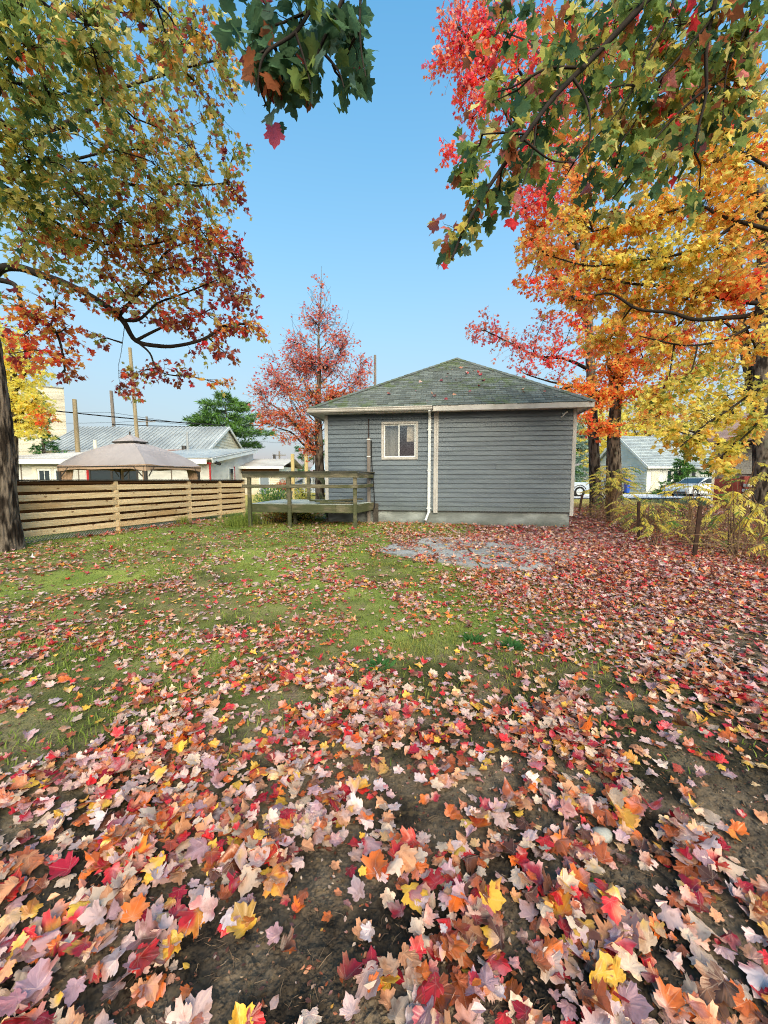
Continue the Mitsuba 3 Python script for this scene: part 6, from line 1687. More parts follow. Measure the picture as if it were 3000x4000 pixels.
tree('maple_tree', 'bright orange maple with twin trunks right of the house', FLAME_LIMBS, FLAME_BLOBS, FLAME_TRUNK, (.25, .24, .23, .22, .2, .17, .13, .08), flare=.25, twig_r=.006, main_r=.02)
tree('maple_tree', 'amber maple with bare grey trunk at the right edge of the view', EDGE_LIMBS, EDGE_BLOBS, EDGE_TRUNK, (.28, .27, .26, .25, .23, .2, .14), flare=.25, twig_r=.005, main_r=.016)
tree('young_maple_tree', 'slender young red maple with upswept bare twigs left behind the house', YOUNG_LIMBS, YOUNG_BLOBS, YOUNG_TRUNK, (.19, .18, .16, .12, .07, .035, .016, .006), flare=.2, up=.75, twig_r=.005, main_r=.008, per=4, layers=False)
tree('yellow_maple_tree', 'bright yellow maple beyond the big trunk on the far left', YELLOW_LIMBS, YELLOW_BLOBS, YELLOW_TRUNK, (.25, .22, .16, .05), twig_r=.006, main_r=.02)
for nm, lab in (('FARA', 'yellow tree far away between the house corner and the twin trunks'), ('FARB', 'golden yellow tree far away behind the roof of the white house'), ('FARC', 'pale yellow tree far away right of the white house roof')):
    tree('distant_tree', lab, globals()[nm + '_LIMBS'], globals()[nm + '_BLOBS'], globals()[nm + '_TRUNK'], (.35, .25, .1), twig_r=.02, main_r=.06)


# ================================================================== BRUSH ON THE RIGHT
LEAFLET = (np.array([[0, 0], [.16, .30], [.13, .65], [0, 1], [-.13, .65], [-.16, .30]]), np.array([[0, 1, 2], [0, 2, 3], [0, 3, 4], [0, 4, 5]]), np.array([0, .6, .6, .2, .6, .6]))


def sapling(name, label, x, y, fronds, mixname='sumac', group=None, leaf_l=.085, stems=1, category='sapling'):
    """compound leaved sapling: fronds = [(start, end, pairs of leaflets)]"""
    t = thing(name, label, category, group)
    zz = float(gz(x, y))
    st = MB()
    P_, T_, N_, S_, K_ = [], [], [], [], []
    for (p, q, npair) in fronds:
        p, q = np.array(p, float), np.array(q, float)
        root = np.array([x + rng.normal() * .05, y + rng.normal() * .05, zz])
        st.tube(smooth_path([root, root + (p - root) * [.35, .35, .6] + rng.normal(size=3) * .03, p], 4), np.linspace(.010, .004, 9), 5)
        ax = smooth_path([p, (p + q) / 2 + [0, 0, .10 * np.linalg.norm(q - p)], q], 5)
        st.tube(ax, np.linspace(.004, .0015, len(ax)), 4)
        d = (q - p) / np.linalg.norm(q - p)
        side = np.cross(d, [0, 0, 1])
        side /= np.linalg.norm(side) + 1e-6
        hue = draw(mixname, 1)[0]
        for k in range(npair):
            f = .12 + .86 * k / npair
            c = np.array([np.interp(f, np.linspace(0, 1, len(ax)), ax[:, i_]) for i_ in range(3)])
            for s in (-1, 1):
                P_.append(c)
                T_.append(side * s * .8 + d * .45 + np.array([0, 0, -.45]) + rng.normal(size=3) * .16)
                N_.append(np.array([0, 0, 1.0]) + rng.normal(size=3) * .3)
                S_.append(leaf_l * (1.1 - .45 * abs(f - .4)) * rng.uniform(.85, 1.15))
                K_.append((hue if rng.random() < .7 else draw(mixname, 1)[0]) + rng.random() * .95)
    put(t + '__stem', st, 'dry_stem')
    v, f, uv = leaf_batch(np.array(P_), np.array(T_), np.array(N_), np.array(S_), np.array(K_), LEAFLET, np.column_stack([np.full(len(P_), .4), rng.normal(-.25, .15, len(P_)), np.zeros(len(P_))]))
    put(t + '__leaflets', (v, f), 'crown_leaf', uv=uv, kind='stuff')


def fronds_around(x, y, z0, z1, n, spread, ln, droop, npair=9):
    out = []
    for k in range(n):
        an = rng.uniform(0, 6.283)
        r_ = spread * rng.random() ** .6
        p = np.array([x + math.cos(an) * r_, y + math.sin(an) * r_, rng.uniform(z0, z1)])
        an2 = an + rng.normal() * .7
        l_ = ln * rng.uniform(.7, 1.2)
        q = p + l_ * np.array([math.cos(an2) * .8, math.sin(an2) * .8, -droop * rng.uniform(.3, 1.2)])
        out.append((p, q, npair))
    return out


sapling('sapling', 'feathery yellow green sapling in front of the orange twin trunk tree', 7.05, 11.9, fronds_around(7.0, 11.9, .95, 1.75, 70, .55, .5, .35, 9))
sapling('sapling', 'yellow leaved sapling with hanging fronds right of the nearest fence post', 5.95, 6.5, fronds_around(5.95, 6.45, .65, 1.12, 15, .35, .42, 1.0, 10), leaf_l=.10)
sapling('sapling', 'yellow leaved sapling with large drooping fronds at the right edge', 6.75, 6.7, fronds_around(6.75, 6.7, .55, 1.2, 13, .35, .42, 1.0, 10), leaf_l=.10)
sapling('sapling', 'small yellow sapling low at the right edge in leaf litter', 5.65, 5.55, fronds_around(5.6, 5.5, .15, .5, 8, .2, .32, .7, 9), leaf_l=.085)
sapling('sapling', 'sprawling yellow green sapling between the second and third fence posts', 6.4, 9.3, fronds_around(6.4, 9.3, .25, .85, 26, .55, .42, .6, 9))
sapling('sapling', 'golden brown sapling with spreading fronds behind the nearest fence post', 7.1, 8.9, fronds_around(7.1, 8.8, .75, 1.3, 16, .5, .5, .35, 10), leaf_l=.10)
sapling('sapling', 'low yellowish sapling just left of the nearest fence post', 5.3, 7.4, fronds_around(5.3, 7.4, .1, .5, 9, .3, .35, .5, 9), leaf_l=.08)
sapling('sapling', 'tall thin sapling with yellow fronds in front of the old shed', 8.2, 8.8, fronds_around(8.2, 8.7, .8, 1.7, 22, .5, .45, .5, 10), leaf_l=.09)

sapling('sapling', 'bushy yellow green sapling behind the third fence post', 7.2, 10.6, fronds_around(7.2, 10.5, .15, .8, 40, .7, .42, .5, 9))
sapling('sapling', 'low spreading yellow green sapling behind the nearest fence post', 6.3, 7.6, fronds_around(6.4, 7.7, .12, .55, 24, .6, .38, .5, 9), leaf_l=.08)
sapling('sapling', 'yellow green sapling between the house corner and the far fence posts', 7.9, 13.2, fronds_around(7.9, 13.1, .2, .9, 30, .7, .45, .5, 9))

# tangled dry stems and brown leaves
P_, R_ = [], []
for k in range(1500):
    y = rng.uniform(5.0, 17.5)
    x0 = np.interp(y, [5, 6.3, 8.4, 11.4, 14.6, 17.5], [5.6, 5.45, 5.95, 6.65, 7.2, 7.6])
    x = x0 + abs(rng.normal()) * (1.3 + .10 * y)
    z_ = float(gz(x, y)) if k % 4 == 0 else 0.0
    hgt = rng.uniform(.08, .42) * (1.0 if rng.random() < .85 else 1.7)
    b = rng.normal(size=2) * .30
    tip = np.array([x + b[0], y + b[1], z_ + hgt])
    mid = np.array([x + b[0] * .3, y + b[1] * .3, z_ + hgt * .65]) + rng.normal(size=3) * .04
    end = tip + np.array([b[0] * .8, b[1] * .8, rng.uniform(-.35, .15) * hgt])
    P_.append([[x, y, z_ - .02], mid, tip, end])
    R_.append(np.array([.0045, .0038, .0028, .0015]) * rng.uniform(.6, 1.5))
v, f = tubes(np.array(P_), np.array(R_), 3)
put('undergrowth', (v, f), 'dry_stem', uv=np.column_stack([np.repeat(rng.random(len(P_)), 12), np.zeros(len(v))]), kind='stuff', label='tangle of dry brown stems and brambles behind the wire fence')
n = 4200
y = rng.uniform(5.0, 17.5, n)
x = np.interp(y, [5, 6.3, 8.4, 11.4, 14.6, 17.5], [5.6, 5.45, 5.95, 6.65, 7.2, 7.6]) + np.abs(rng.normal(size=n)) * (1.3 + .10 * y)
pos = np.column_stack([x, y, gz(x, y) + rng.uniform(.02, .6, n) ** 1.6])
kk = rng.choice([12, 20, 17, 11, 26, 3], n, p=[.14, .12, .12, .10, .36, .16]) + rng.random(n) * .95
v, f, uv = leaf_batch(pos, rng.normal(size=(n, 3)) + [0, 0, -.5], rng.normal(size=(n, 3)), rng.uniform(.03, .065, n), kk, LEAFLET, rng.normal(0, .4, (n, 3)))
put('undergrowth_leaves', (v, f), 'crown_leaf', uv=uv, kind='stuff', label='withered brown and yellowish leaves caught in the brambles')
ds_ = thing('dead_branch', 'forked dark dead branch standing in the brush by the right corner of the house', 'branch')
put(ds_ + '__stem', MB().tube(smooth_path([[7.25, 13.4, 0], [7.2, 13.4, .5], [7.3, 13.4, .95], [7.25, 13.4, 1.05]], 4), .022, 6).tube(smooth_path([[7.28, 13.4, .8], [7.6, 13.4, .75], [7.9, 13.4, .35]], 4), .02, 6).tube(smooth_path([[7.3, 13.4, .95], [7.7, 13.4, 1.05], [7.75, 13.4, .9]], 4), .012, 6), 'twig_bark')
r_ = np.random.default_rng(8)
bs_ = thing('bare_shrub', 'leafless twiggy shrub in front of the white house', 'shrub')
P_, R_ = [], []
for k in range(46):
    a_ = np.array([9.3 + r_.normal() * .6, 12.4 + r_.normal() * .6, 0])
    e_ = a_ + [r_.normal() * .7, r_.normal() * .5, r_.uniform(.8, 1.9)]
    m_ = (a_ + e_) / 2 + r_.normal(size=3) * .12
    P_.append([a_, (a_ + m_) / 2 + r_.normal(size=3) * .05, m_, e_])
    R_.append([.008, .006, .004, .002])
v, f = tubes(np.array(P_), np.array(R_), 4)
put(bs_ + '__stems', (v, f), 'twig_bark', kind='stuff')


# ================================================================== SHRUBS BY THE DECK
def leafy(name, label, c, r, n, mixname, size, template=None, up=.3, category='shrub', bsdf='crown_leaf'):
    t = thing(name, label, category)
    c, r = np.array(c), np.array(r)
    p = c + ball(n) * r
    p[:, 2] = np.maximum(p[:, 2], .04)
    d = (p - [c[0], c[1], 0]) + rng.normal(size=(n, 3)) * .4 * r
    root = np.array([c[0], c[1], 0]) + rng.normal(size=(n // 6, 3)) * r * [.3, .3, 0]
    P_ = np.stack([root, root * .5 + p[:n // 6] * .5 + rng.normal(size=(n // 6, 3)) * .03, p[:n // 6]], 1)
    v, f = tubes(P_, np.tile([.006, .004, .002], (n // 6, 1)), 3)
    put(t + '__stems', (v, f), 'twig_bark', kind='stuff')
    v, f, uv = leaf_batch(p, d / np.linalg.norm(d, axis=1, keepdims=True) + [0, 0, up], rng.normal(size=(n, 3)) * .6 + [0, 0, .6], rng.uniform(.7, 1.2, n) * size, draw(mixname, n) + rng.random(n) * .95, template or LEAFLET, rng.normal(0, .3, (n, 3)))
    put(t + '__leaves', (v, f), bsdf, uv=uv, kind='stuff')


leafy('shrub', 'green shrub behind the deck posts on the left', (-4.45, 15.4, .5), (.75, .6, .55), 1300, 'shrub', .10)
leafy('shrub', 'yellow green shrub beyond the deck floor', (-3.3, 15.8, .6), (.45, .4, .5), 700, 'sumac', .09)
leafy('shrub', 'low yellow and green shrub growing under the deck', (-2.75, 12.1, .22), (.75, .5, .26), 1500, 'sumac', .07)
leafy('shrub', 'rust leaved shrub under the left end of the deck', (-3.25, 11.5, .15), (.4, .3, .18), 500, 'orange', .06)
leafy('red_flower_bush', 'round red flowering bush seen through the deck rails', (-4.45, 17.2, 1.0), (.42, .35, .26), 700, 'redorange', .07, category='bush')
put('planter', MB().tube([[-4.45, 17.2, 0], [-4.45, 17.2, .78]], [.26, .36], 14), 'stone_grey', label='grey pot under the red flowering bush', category='planter')

# long grass and weeds: blades with a bend
def blades(x, y, h, w, lean, tone, seg=2):
    n = len(x)
    z = gz(x, y)
    an = rng.uniform(0, 6.283, n)
    d = np.stack([np.cos(an), np.sin(an)], 1)
    s = np.stack([-d[:, 1], d[:, 0]], 1)
    V_ = np.zeros((n, 5, 3))
    for k, (f, ww) in enumerate(((0, 1.0), (.55, .8))):
        c = np.column_stack([x + d[:, 0] * lean * f ** 2, y + d[:, 1] * lean * f ** 2, z + h * f - .005])
        V_[:, 2 * k] = c + np.column_stack([s * (w * ww / 2)[:, None], np.zeros(n)])
        V_[:, 2 * k + 1] = c - np.column_stack([s * (w * ww / 2)[:, None], np.zeros(n)])
    V_[:, 4] = np.column_stack([x + d[:, 0] * lean, y + d[:, 1] * lean, z + h * .92])
    F_ = (np.array([[0, 1, 3], [0, 3, 2], [2, 3, 4]])[None] + (np.arange(n) * 5)[:, None, None]).reshape(-1, 3)
    uv = np.stack([np.repeat(tone, 5), np.tile([0, 0, .55, .55, 1.0], n)], 1)
    return V_.reshape(-1, 3), F_, uv


n = 700
x, y = -4.0 + rng.normal(size=n) * .28, 10.9 + rng.normal(size=n) * .25
v, f, uv = blades(x, y, rng.uniform(.18, .5, n), rng.uniform(.008, .016, n), rng.uniform(.08, .35, n), rng.uniform(.3, 1, n))
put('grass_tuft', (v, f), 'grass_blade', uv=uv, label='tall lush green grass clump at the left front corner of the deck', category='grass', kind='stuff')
n = 180
x, y = -5.9 + rng.normal(size=n) * .10, 11.2 + rng.normal(size=n) * .1
v, f, uv = blades(x, y, rng.uniform(.1, .3, n), rng.uniform(.008, .014, n), rng.uniform(.05, .2, n), rng.uniform(.3, 1, n))
put('grass_tuft', (v, f), 'grass_blade', uv=uv, label='weed tuft growing up against the cedar fence boards', category='grass', kind='stuff')


def lawn_np(x, y):
    q = np.stack([x, y, np.zeros_like(x)], -1)
    ss = lambda a, b, t: (lambda u: u * u * (3 - 2 * u))(np.clip((t - a) / (b - a), 0, 1))
    a_ = ss(1.6, 4.4, y - .22 * x + .9 * (meshkit.noise(q * .5, 7)))
    b_ = ss(2.6, .5, x - .10 * y + 1.2 * (meshkit.noise(q * .8, 1) - .5))
    pt_ = ss(.34, .60, meshkit.fbm(q * .8 + 5, 3, 3))
    return a_ * b_ * (.25 + .75 * pt_)


N = 330000
y = 1.6 + 17 * rng.random(N) ** 1.15
x = rng.uniform(-1, 1, N) * (y * 1.05 + .3)
keep = (x > -8.2) & (x < 3.5) & (rng.random(N) < lawn_np(x, y) * np.clip(2.2 * meshkit.fbm(np.stack([x, y, x * 0], -1) * 3.1, 2, 6) - .35, .1, 1) + .008)
hx, hy = x + 1.746, y - 11.657                                     # not under the house
keep &= ~((hx * .989 - hy * .1455 > -.1) & (hx * .1455 + hy * .989 > -.05))
keep &= ~((x - F0[0]) * -fd[1] + (y - F0[1]) * fd[0] > .02)       # not behind the fence
keep &= ~np.array([region.buffer(.03).contains(Point(a_, b_)) if (-.4 < a_ < 4 and 5 < b_ < 9) else False for a_, b_ in zip(x, y)])
x, y = x[keep], y[keep]
n = len(x)
clump = meshkit.fbm(np.stack([x, y, x * 0], -1) * 3.1, 2, 6)
lush = np.clip((y - 6) / 5, 0, 1)
v, f, uv = blades(x, y, rng.uniform(.014, .040, n) * (.4 + 1.2 * clump) * (1 + .7 * lush), rng.uniform(.0035, .0065, n) * (1 + y / 9), rng.uniform(.01, .05, n), np.clip(rng.random(n) * .75 + (clump - .5) * .9 + .12, 0, 1))
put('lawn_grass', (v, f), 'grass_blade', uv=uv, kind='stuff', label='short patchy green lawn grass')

# ================================================================== FALLEN LEAVES
def cover(x, y):
    """share of the ground hidden by fallen leaves"""
    q = np.stack([x, y, np.zeros_like(x)], -1)
    ss = lambda a, b, t: (lambda u: u * u * (3 - 2 * u))(np.clip((t - a) / (b - a), 0, 1))
    cl = ss(.36, .62, meshkit.fbm(q * 1.9 + 3.3, 4, 12))
    fine = ss(.3, .62, meshkit.fbm(q * 5.5, 3, 15))
    near = (.13 + .82 * cl) * (.42 + .75 * fine)
    near *= .70 + .40 * ss(-.9, .7, x / (y + .2) * 1.0)
    mid = .34 * (.12 + 1.0 * cl) * (.25 + .9 * fine)
    left = ss(-.5, -3.5, x - .18 * (y - 8)) * ss(4.5, 7.5, y)
    mid = mid * (1 - .6 * left)
    right = ss(.5, 2.3, x - .10 * (y - 4)) * ss(2.2, 4.5, y)
    w = ss(1.9, 3.6, y)
    c = near * (1 - w) + mid * w
    c = c * (1 - right) + right * (.62 + .35 * cl)
    wallband = ss(8.4, 9.3, y + .15 * x) * ss(-.3, .4, x)
    c = np.maximum(c, wallband * .95)
    inp = np.array([region.contains(Point(a_, b_)) if (-.4 < a_ < 4 and 5 < b_ < 9) else False for a_, b_ in zip(np.ravel(x), np.ravel(y))]).reshape(x.shape)
    c = np.where(inp, np.clip(.06 + .62 * cl * fine + .45 * ss(1.2, 3.6, x) + .3 * ss(7.4, 8.4, y), 0, .85), c)
    brush = ss(0, .8, x - np.interp(y, [5, 6.3, 8.4, 11.4, 14.6, 17.5], [5.6, 5.3, 5.8, 6.8, 7.5, 8]))
    return np.clip(c, 0, 1), right, brush


cells = []
for (ya, yb, sz, n) in ((.75, 1.5, .043, 3300), (1.5, 2.4, .038, 8600), (2.4, 4.5, .036, 26000), (4.5, 9, .046, 54000), (9, 18, .062, 36000)):
    yy = np.sqrt(rng.uniform(ya ** 2, yb ** 2, n))
    xx = rng.uniform(-1, 1, n) * (yy * 1.06 + .25)
    area = (yb ** 2 - ya ** 2) * 1.06 + .5 * (yb - ya)
    c, ri, br = cover(xx, yy)
    # n leaves of .33 sz^2 shown area each: thin to the wanted cover
    dens = n * .36 * sz ** 2 / area
    keep = rng.random(n) < np.minimum(1, -np.log(np.clip(1 - c * .93, .02, 1)) / dens)
    hx, hy = xx + 1.746, yy - 11.657
    ly = hx * .1455 + hy * .989
    lx = hx * .989 - hy * .1455
    keep &= ~((lx > -.02) & (ly > -.02) & (lx < 7.02))
    keep &= ~((xx - F0[0]) * -fd[1] + (yy - F0[1]) * fd[0] > -.03)
    print(ya, 'wanted/dens', round(float((-np.log(1 - c * .93)).mean() / dens), 2), keep.sum())
    cells.append(np.column_stack([xx, yy, np.full(n, sz), ri, br, c])[keep])
Lf = np.vstack(cells)
# extra: leaves drifted against the fence and on the deck
n = 260
t_ = rng.uniform(1.0, 5.0, n)
dr_ = np.abs(rng.normal(size=n)) * .22 + .06
Lf = np.vstack([Lf, np.column_stack([F0[0] + fd[0] * t_ + fd[1] * dr_, F0[1] + fd[1] * t_ - fd[0] * dr_, np.full(n, .08), np.ones(n), np.zeros(n), np.full(n, .5)])])
n = len(Lf)
x, y, sz, ri, br, cc = Lf.T
size = sz * np.clip(np.exp(rng.normal(0.0, .33, n)), .42, 1.75)
wgt_near = np.array([4.6, 2.0, 3.8, 3.4, 4.2, 2.4, 1.8, 2.4, .6, 2.6])
wgt_far = np.array([4.6, 1.8, 2.2, 2.6, 4.2, 2.2, .4, 2.8, .3, 3.0])
wgt_lawn = np.array([2.8, .9, 4.0, 4.2, 4.4, .9, .9, 2.6, .4, 1.2])
wgt_brush = np.array([1.6, .6, .8, 2.0, 5.0, 1.4, .2, 6.0, .2, .8])
codes = np.array([13, 14, 15, 16, 17, 18, 19, 20, 21, 22])
tt = np.clip((y - 2.5) / 3, 0, 1)[:, None]
far_w = wgt_far * ri[:, None] + wgt_lawn * (1 - ri[:, None])
w_ = wgt_near * (1 - tt) + far_w * tt
w_ = w_ * (1 - br[:, None]) + wgt_brush * br[:, None]
w_ /= w_.sum(1, keepdims=True)
# clumps of leaves from one tree share colours
noise_pick = rng.random(n)
kidx = (np.cumsum(w_, 1) < noise_pick[:, None]).sum(1).clip(0, 9)
hue = codes[kidx]
hue = np.where((rng.random(n) < .08) & (y < 7), 30, hue)
px_ = hue + rng.random(n) * .95
an = rng.uniform(0, 6.283, n)
tilt = rng.normal(0, .20, (n, 2)) * (1 + .5 * (cc > .5))[:, None]
nrm = np.column_stack([tilt, np.ones(n)])
tip = np.column_stack([np.cos(an), np.sin(an), -(np.cos(an) * nrm[:, 0] + np.sin(an) * nrm[:, 1])])
hgt = gz(x, y) + .008 + rng.random(n) ** 2 * .035 * (.4 + cc) + .35 * size * (np.abs(tilt).sum(1)) * .5
pos = np.column_stack([x, y, hgt]) - tip * size[:, None] * .4
curl = np.column_stack([rng.normal(.04, .30, n), rng.normal(.06, .34, n), rng.normal(0, .4, n)])
fold = rng.random(n) < .2
curl[fold, 0] += rng.uniform(.6, 1.5, fold.sum()) * rng.choice([-1, 1], fold.sum(), p=[.35, .65])
dist = np.sqrt(x ** 2 + y ** 2 + 1.3 ** 2)
vis = (np.abs(x) < y * 1.0) & (y > .95)
order = np.argsort(np.where(vis, dist / size, 1e9))
own = np.zeros(n, bool)
own[order[:300]] = True
names = {13: ('pale pink', 'pale pink fallen maple leaves'), 14: ('mauve', 'mauve fallen maple leaves'), 15: ('cream', 'cream fallen maple leaves'), 16: ('tan orange', 'tan orange fallen maple leaves'), 17: ('rust brown', 'rust brown fallen maple leaves'),
         18: ('dark crimson', 'dark crimson fallen maple leaves'), 19: ('golden yellow', 'golden yellow fallen maple leaves'), 20: ('dark brown', 'dark brown fallen maple leaves'), 21: ('whitish', 'whitish fallen maple leaves'), 22: ('bright red', 'bright red fallen maple leaves'), 30: ('bright orange', 'bright orange fallen maple leaves')}
ORD = ['first', 'second', 'third', 'fourth', 'fifth', 'sixth', 'seventh', 'eighth']
said = {}
for i_ in np.nonzero(own)[0]:
    s_ = slice(i_, i_ + 1)
    v, f, uv = leaf_batch(pos[s_], tip[s_], nrm[s_], size[s_], px_[s_], MAPLE_D, curl[s_], .035)
    v[:, 2] += max(0.0, float((gz(v[:, 0], v[:, 1]) + .003 - v[:, 2]).max()) * .6)
    nm, gr_ = names[int(hue[i_])]
    ax_, dep = x[i_] / y[i_], y[i_]
    zone = ('nearest row' if dep < 1.12 else 'second row' if dep < 1.35 else 'third row' if dep < 1.65 else 'fourth row') + ' of soil, ' + ['far left', 'left', 'left of centre', 'centre', 'right of centre', 'right', 'far right'][int(np.clip((ax_ + 1) * 3.5, 0, 6))]
    shape_ = 'folded' if fold[i_] else 'tilted' if np.abs(tilt[i_]).max() > .45 else 'flat'
    key = put('fallen_leaf', (v, f), 'litter_leaf', smooth=True, uv=uv, category='leaf', group='separate fallen maple leaves close to the viewer')
    said.setdefault(f'{shape_} {nm} fallen maple leaf in the {zone}', []).append((ax_, key))
for lab, found in said.items():
    found.sort()
    for q, (_, key) in enumerate(found):
        labels[key]['label'] = lab if len(found) == 1 else ('leftmost ' if q == 0 else 'rightmost ' if q == len(found) - 1 else ORD[q] + ' ') + lab
parts = []
oval = (rng.random(n) < .09) & ~own
OVAL = (LEAFLET[0] * [1.5, .9], LEAFLET[1], LEAFLET[2])
for msk, tp_, rp in ((~own & ~oval & (y < 2.5), MAPLE_D, .035), (~own & ~oval & (y >= 2.5), MAPLE, 0), (oval, OVAL, 0)):
    v, f, uv = leaf_batch(pos[msk], tip[msk], nrm[msk], size[msk], px_[msk], tp_, curl[msk], rp)
    parts.append((v, f, uv))
nv = np.cumsum([0] + [len(q[0]) for q in parts])
put('leaf_litter', (np.vstack([q[0] for q in parts]), np.vstack([q[1] + a_ for q, a_ in zip(parts, nv)])), 'litter_leaf', smooth=False, uv=np.vstack([q[2] for q in parts]), kind='stuff', label='thick scatter of smaller fallen maple leaves over soil, lawn and patio')

# leaves on the roof
r_ = np.random.default_rng(21)
rsaid = {}
for k in range(32):
    s_ = SL * (.06 + .72 * r_.random() ** 1.2)
    f_ = s_ / SL
    xq = (EL + (AX - EL) * f_) * (1 - .0) + ((ER + (AX - ER) * f_) - (EL + (AX - EL) * f_)) * r_.uniform(.2, .97)
    P0 = np.array([xq, YE, ZE]) + sd * s_ + sn * .03
    P0 = np.array([[-1.746, 11.657, 0]]) + np.array([[P0[0] * .98937 + P0[1] * .14545, -P0[0] * .14545 + P0[1] * .98937, P0[2]]])
    v, f, uv = leaf_batch(P0, r_.normal(size=(1, 3)) * [1, .6, .4], np.array([[0.1, -.6, 1.0]]) + r_.normal(size=(1, 3)) * .3, np.array([r_.uniform(.08, .14)]), np.array([r_.choice([17, 18, 20, 13, 16, 21, 22]) + .5 * r_.random()]), MAPLE, r_.normal(0, .5, (1, 3)))
    fx = (xq - EL) / (ER - EL)
    rkey = put('roof_leaf', (v, f), 'litter_leaf', uv=uv, category='leaf', group='leaves on the roof')
    rsaid.setdefault(f"small {names[int(uv[0, 0])][0]} leaf on the {'lower' if f_ < .22 else 'middle' if f_ < .5 else 'upper'} shingles, {'left' if fx < .4 else 'middle' if fx < .62 else 'right'} part of the roof", []).append((fx, rkey))

for lab, found in rsaid.items():
    found.sort()
    for q, (_, key) in enumerate(found):
        labels[key]['label'] = lab if len(found) == 1 else ('leftmost ' if q == 0 else 'rightmost ' if q == len(found) - 1 else ORD[q] + ' ') + lab

# soil crumbs, sticks, stones, sprouts
n = 7500
y = .8 + 3.6 * rng.random(n) ** 1.3
x = rng.uniform(-1, 1, n) * (y * 1.05 + .2)
ico = trimesh.creation.icosphere(subdivisions=0)
sc = rng.uniform(.002, .0075, n) * (1 + (rng.random(n) < .04) * 1.2)
rot = rng.normal(size=(n, 3, 3)) * .35 + np.eye(3)
v = np.einsum('nij,kj->nki', rot, ico.vertices) * sc[:, None, None] * [1, 1, .6] + np.column_stack([x, y, gz(x, y) + .001])[:, None]
put('soil_crumbs', (v.reshape(-1, 3), (ico.faces[None] + (np.arange(n) * 12)[:, None, None]).reshape(-1, 3)), 'ground_soil', kind='stuff', label='small dark crumbs of soil')
n = 3000
y = .8 + 4.5 * rng.random(n) ** 1.3
x = rng.uniform(-1, 1, n) * (y * 1.05 + .2)
an = rng.uniform(0, 6.283, n)
ln = rng.uniform(.012, .045, n)
b_ = np.column_stack([x, y, gz(x, y) + .004])
d_ = np.column_stack([np.cos(an), np.sin(an), rng.normal(0, .12, n)]) * ln[:, None]
P_ = np.stack([b_, b_ + d_ * .5 + rng.normal(size=(n, 3)) * .004, b_ + d_], 1)
v, f = tubes(P_, np.tile([.0007, .0008, .0004], (n, 1)), 3)
put('dry_needles', (v, f), 'dry_stem', uv=np.column_stack([np.repeat(rng.random(n), 9), np.zeros(len(v))]), kind='stuff', label='dry grass bits and needles scattered over the soil')
n = 9000
y = .8 + 5 * rng.random(n) ** 1.2
x = rng.uniform(-1, 1, n) * (y * 1.05 + .2)
v, f, uv = leaf_batch(np.column_stack([x, y, gz(x, y) + .005]), rng.normal(size=(n, 3)) * [1, 1, .12], rng.normal(size=(n, 3)) * .25 + [0, 0, 1], rng.uniform(.006, .020, n), rng.choice([20, 20, 17, 12, 16, 15], n) + rng.random(n) * .6, OVAL, rng.normal(0, .4, (n, 3)))
put('leaf_crumbs', (v, f), 'litter_leaf', uv=uv, kind='stuff', label='small torn brown leaf fragments trodden into the soil')
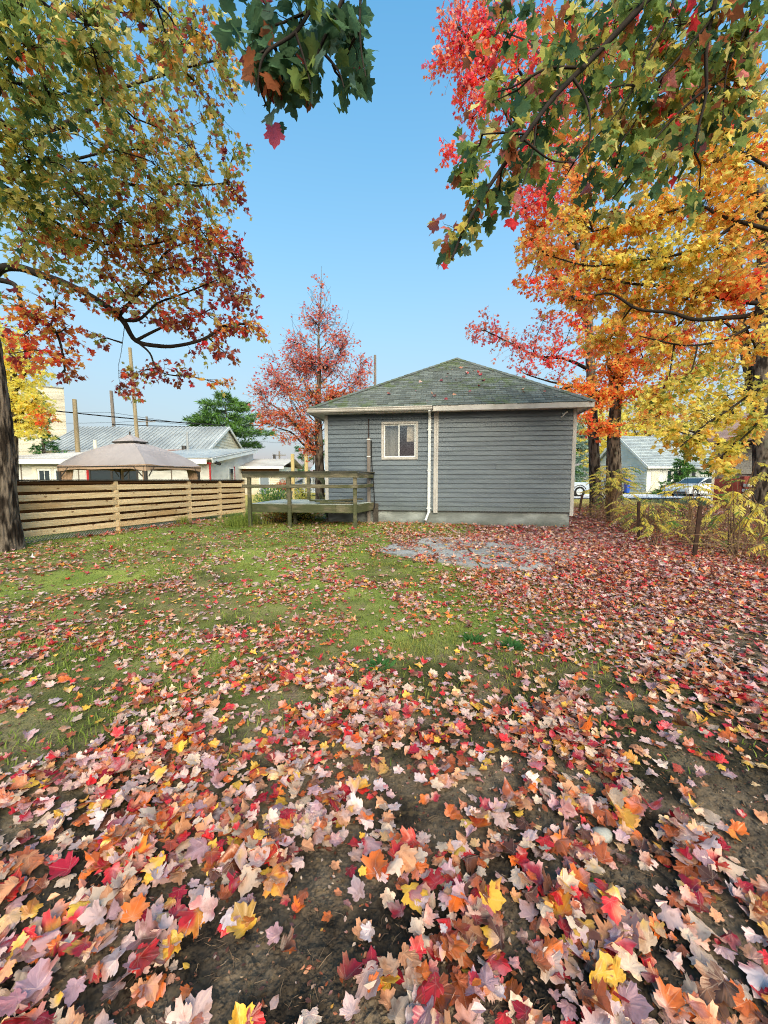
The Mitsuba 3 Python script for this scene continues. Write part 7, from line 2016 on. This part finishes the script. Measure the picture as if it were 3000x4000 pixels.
for k, (x0, y0, ln_, an_, lab) in enumerate(((-.62, 1.45, .30, 1.0, 'thin bent stick on bare soil left of centre'), (-.35, 1.62, .22, 2.6, 'short pale stick on the soil in the left foreground'), (-1.25, 1.75, .34, .3, 'dark stick half buried near the left edge'),
                                             (.95, 1.06, .20, 2.0, 'thin stick near the lower right corner'), (.52, 2.25, .28, 1.9, 'straight brown stick pointing towards the house right of centre'), (-.95, 1.02, .18, .2, 'weathered grey stick at the lower left corner'))):
    q = np.array([[x0, y0], [x0 + math.cos(an_) * ln_ * .5 + .012, y0 + math.sin(an_) * ln_ * .5 - .008], [x0 + math.cos(an_) * ln_, y0 + math.sin(an_) * ln_]])
    q = np.column_stack([q, gz(q[:, 0], q[:, 1]) + .008])
    put('stick', tube(smooth_path(q, 4), np.linspace(.004, .002, 9), 6), 'twig_bark', smooth=True, label=lab, category='stick')
for k, (x0, y0, s_, lab) in enumerate(((.80, 1.30, .028, 'pale grey stone among leaves in the right foreground'), (.10, 1.22, .02, 'small grey stone among leaves near the bottom centre'), (.34, 1.2, .014, 'tiny brown stone on soil near the bottom centre'), (.62, 2.05, .016, 'small stone on soil right of centre'))):
    m = trimesh.creation.icosphere(subdivisions=2)
    m.vertices *= (1 + .5 * (meshkit.fbm(m.vertices * 1.3 + k * 5, 3) - .5))[:, None] * [s_ * 1.3, s_, s_ * .7]
    m.apply_translation([x0, y0, float(gz(x0, y0)) + s_ * .4])
    put('stone', m, 'stone_grey', smooth=True, label=lab, category='stone')
for k, (x0, y0, lab) in enumerate(((.655, 1.12, 'bright green sprout in bare soil at the lower right'), (.53, 1.10, 'tiny green sprout beside a leaf at the lower right'), (-.03, 2.55, 'dark green weed tuft at the centre of the yard'), (.72, 3.0, 'small green weed right of centre among leaves'), (1.0, 2.9, 'spiky green weed farther right among leaves'))):
    n = 16 if k < 2 else 46
    r0 = .015 if k < 2 else .07
    an = rng.uniform(0, 6.283, n)
    p = np.column_stack([x0 + np.cos(an) * r0 * rng.random(n), y0 + np.sin(an) * r0 * rng.random(n), np.full(n, float(gz(x0, y0)) + .008)])
    v, f, uv = leaf_batch(p, np.column_stack([np.cos(an), np.sin(an), rng.uniform(.3, 1.4, n)]), rng.normal(size=(n, 3)) * .5 + [0, 0, 1], rng.uniform(.6, 1.2, n) * (.022 if k < 2 else .07), (25 if k < 2 else 24) + rng.random(n) * .95, LEAFLET, rng.normal(-.2, .2, (n, 3)))
    put('weed', (v, f), 'crown_leaf', uv=uv, label=lab, category='weed')

print('triangles', sum(len(w[1]) for w in meshkit.WRITTEN.values()), 'leaves on the ground', n)
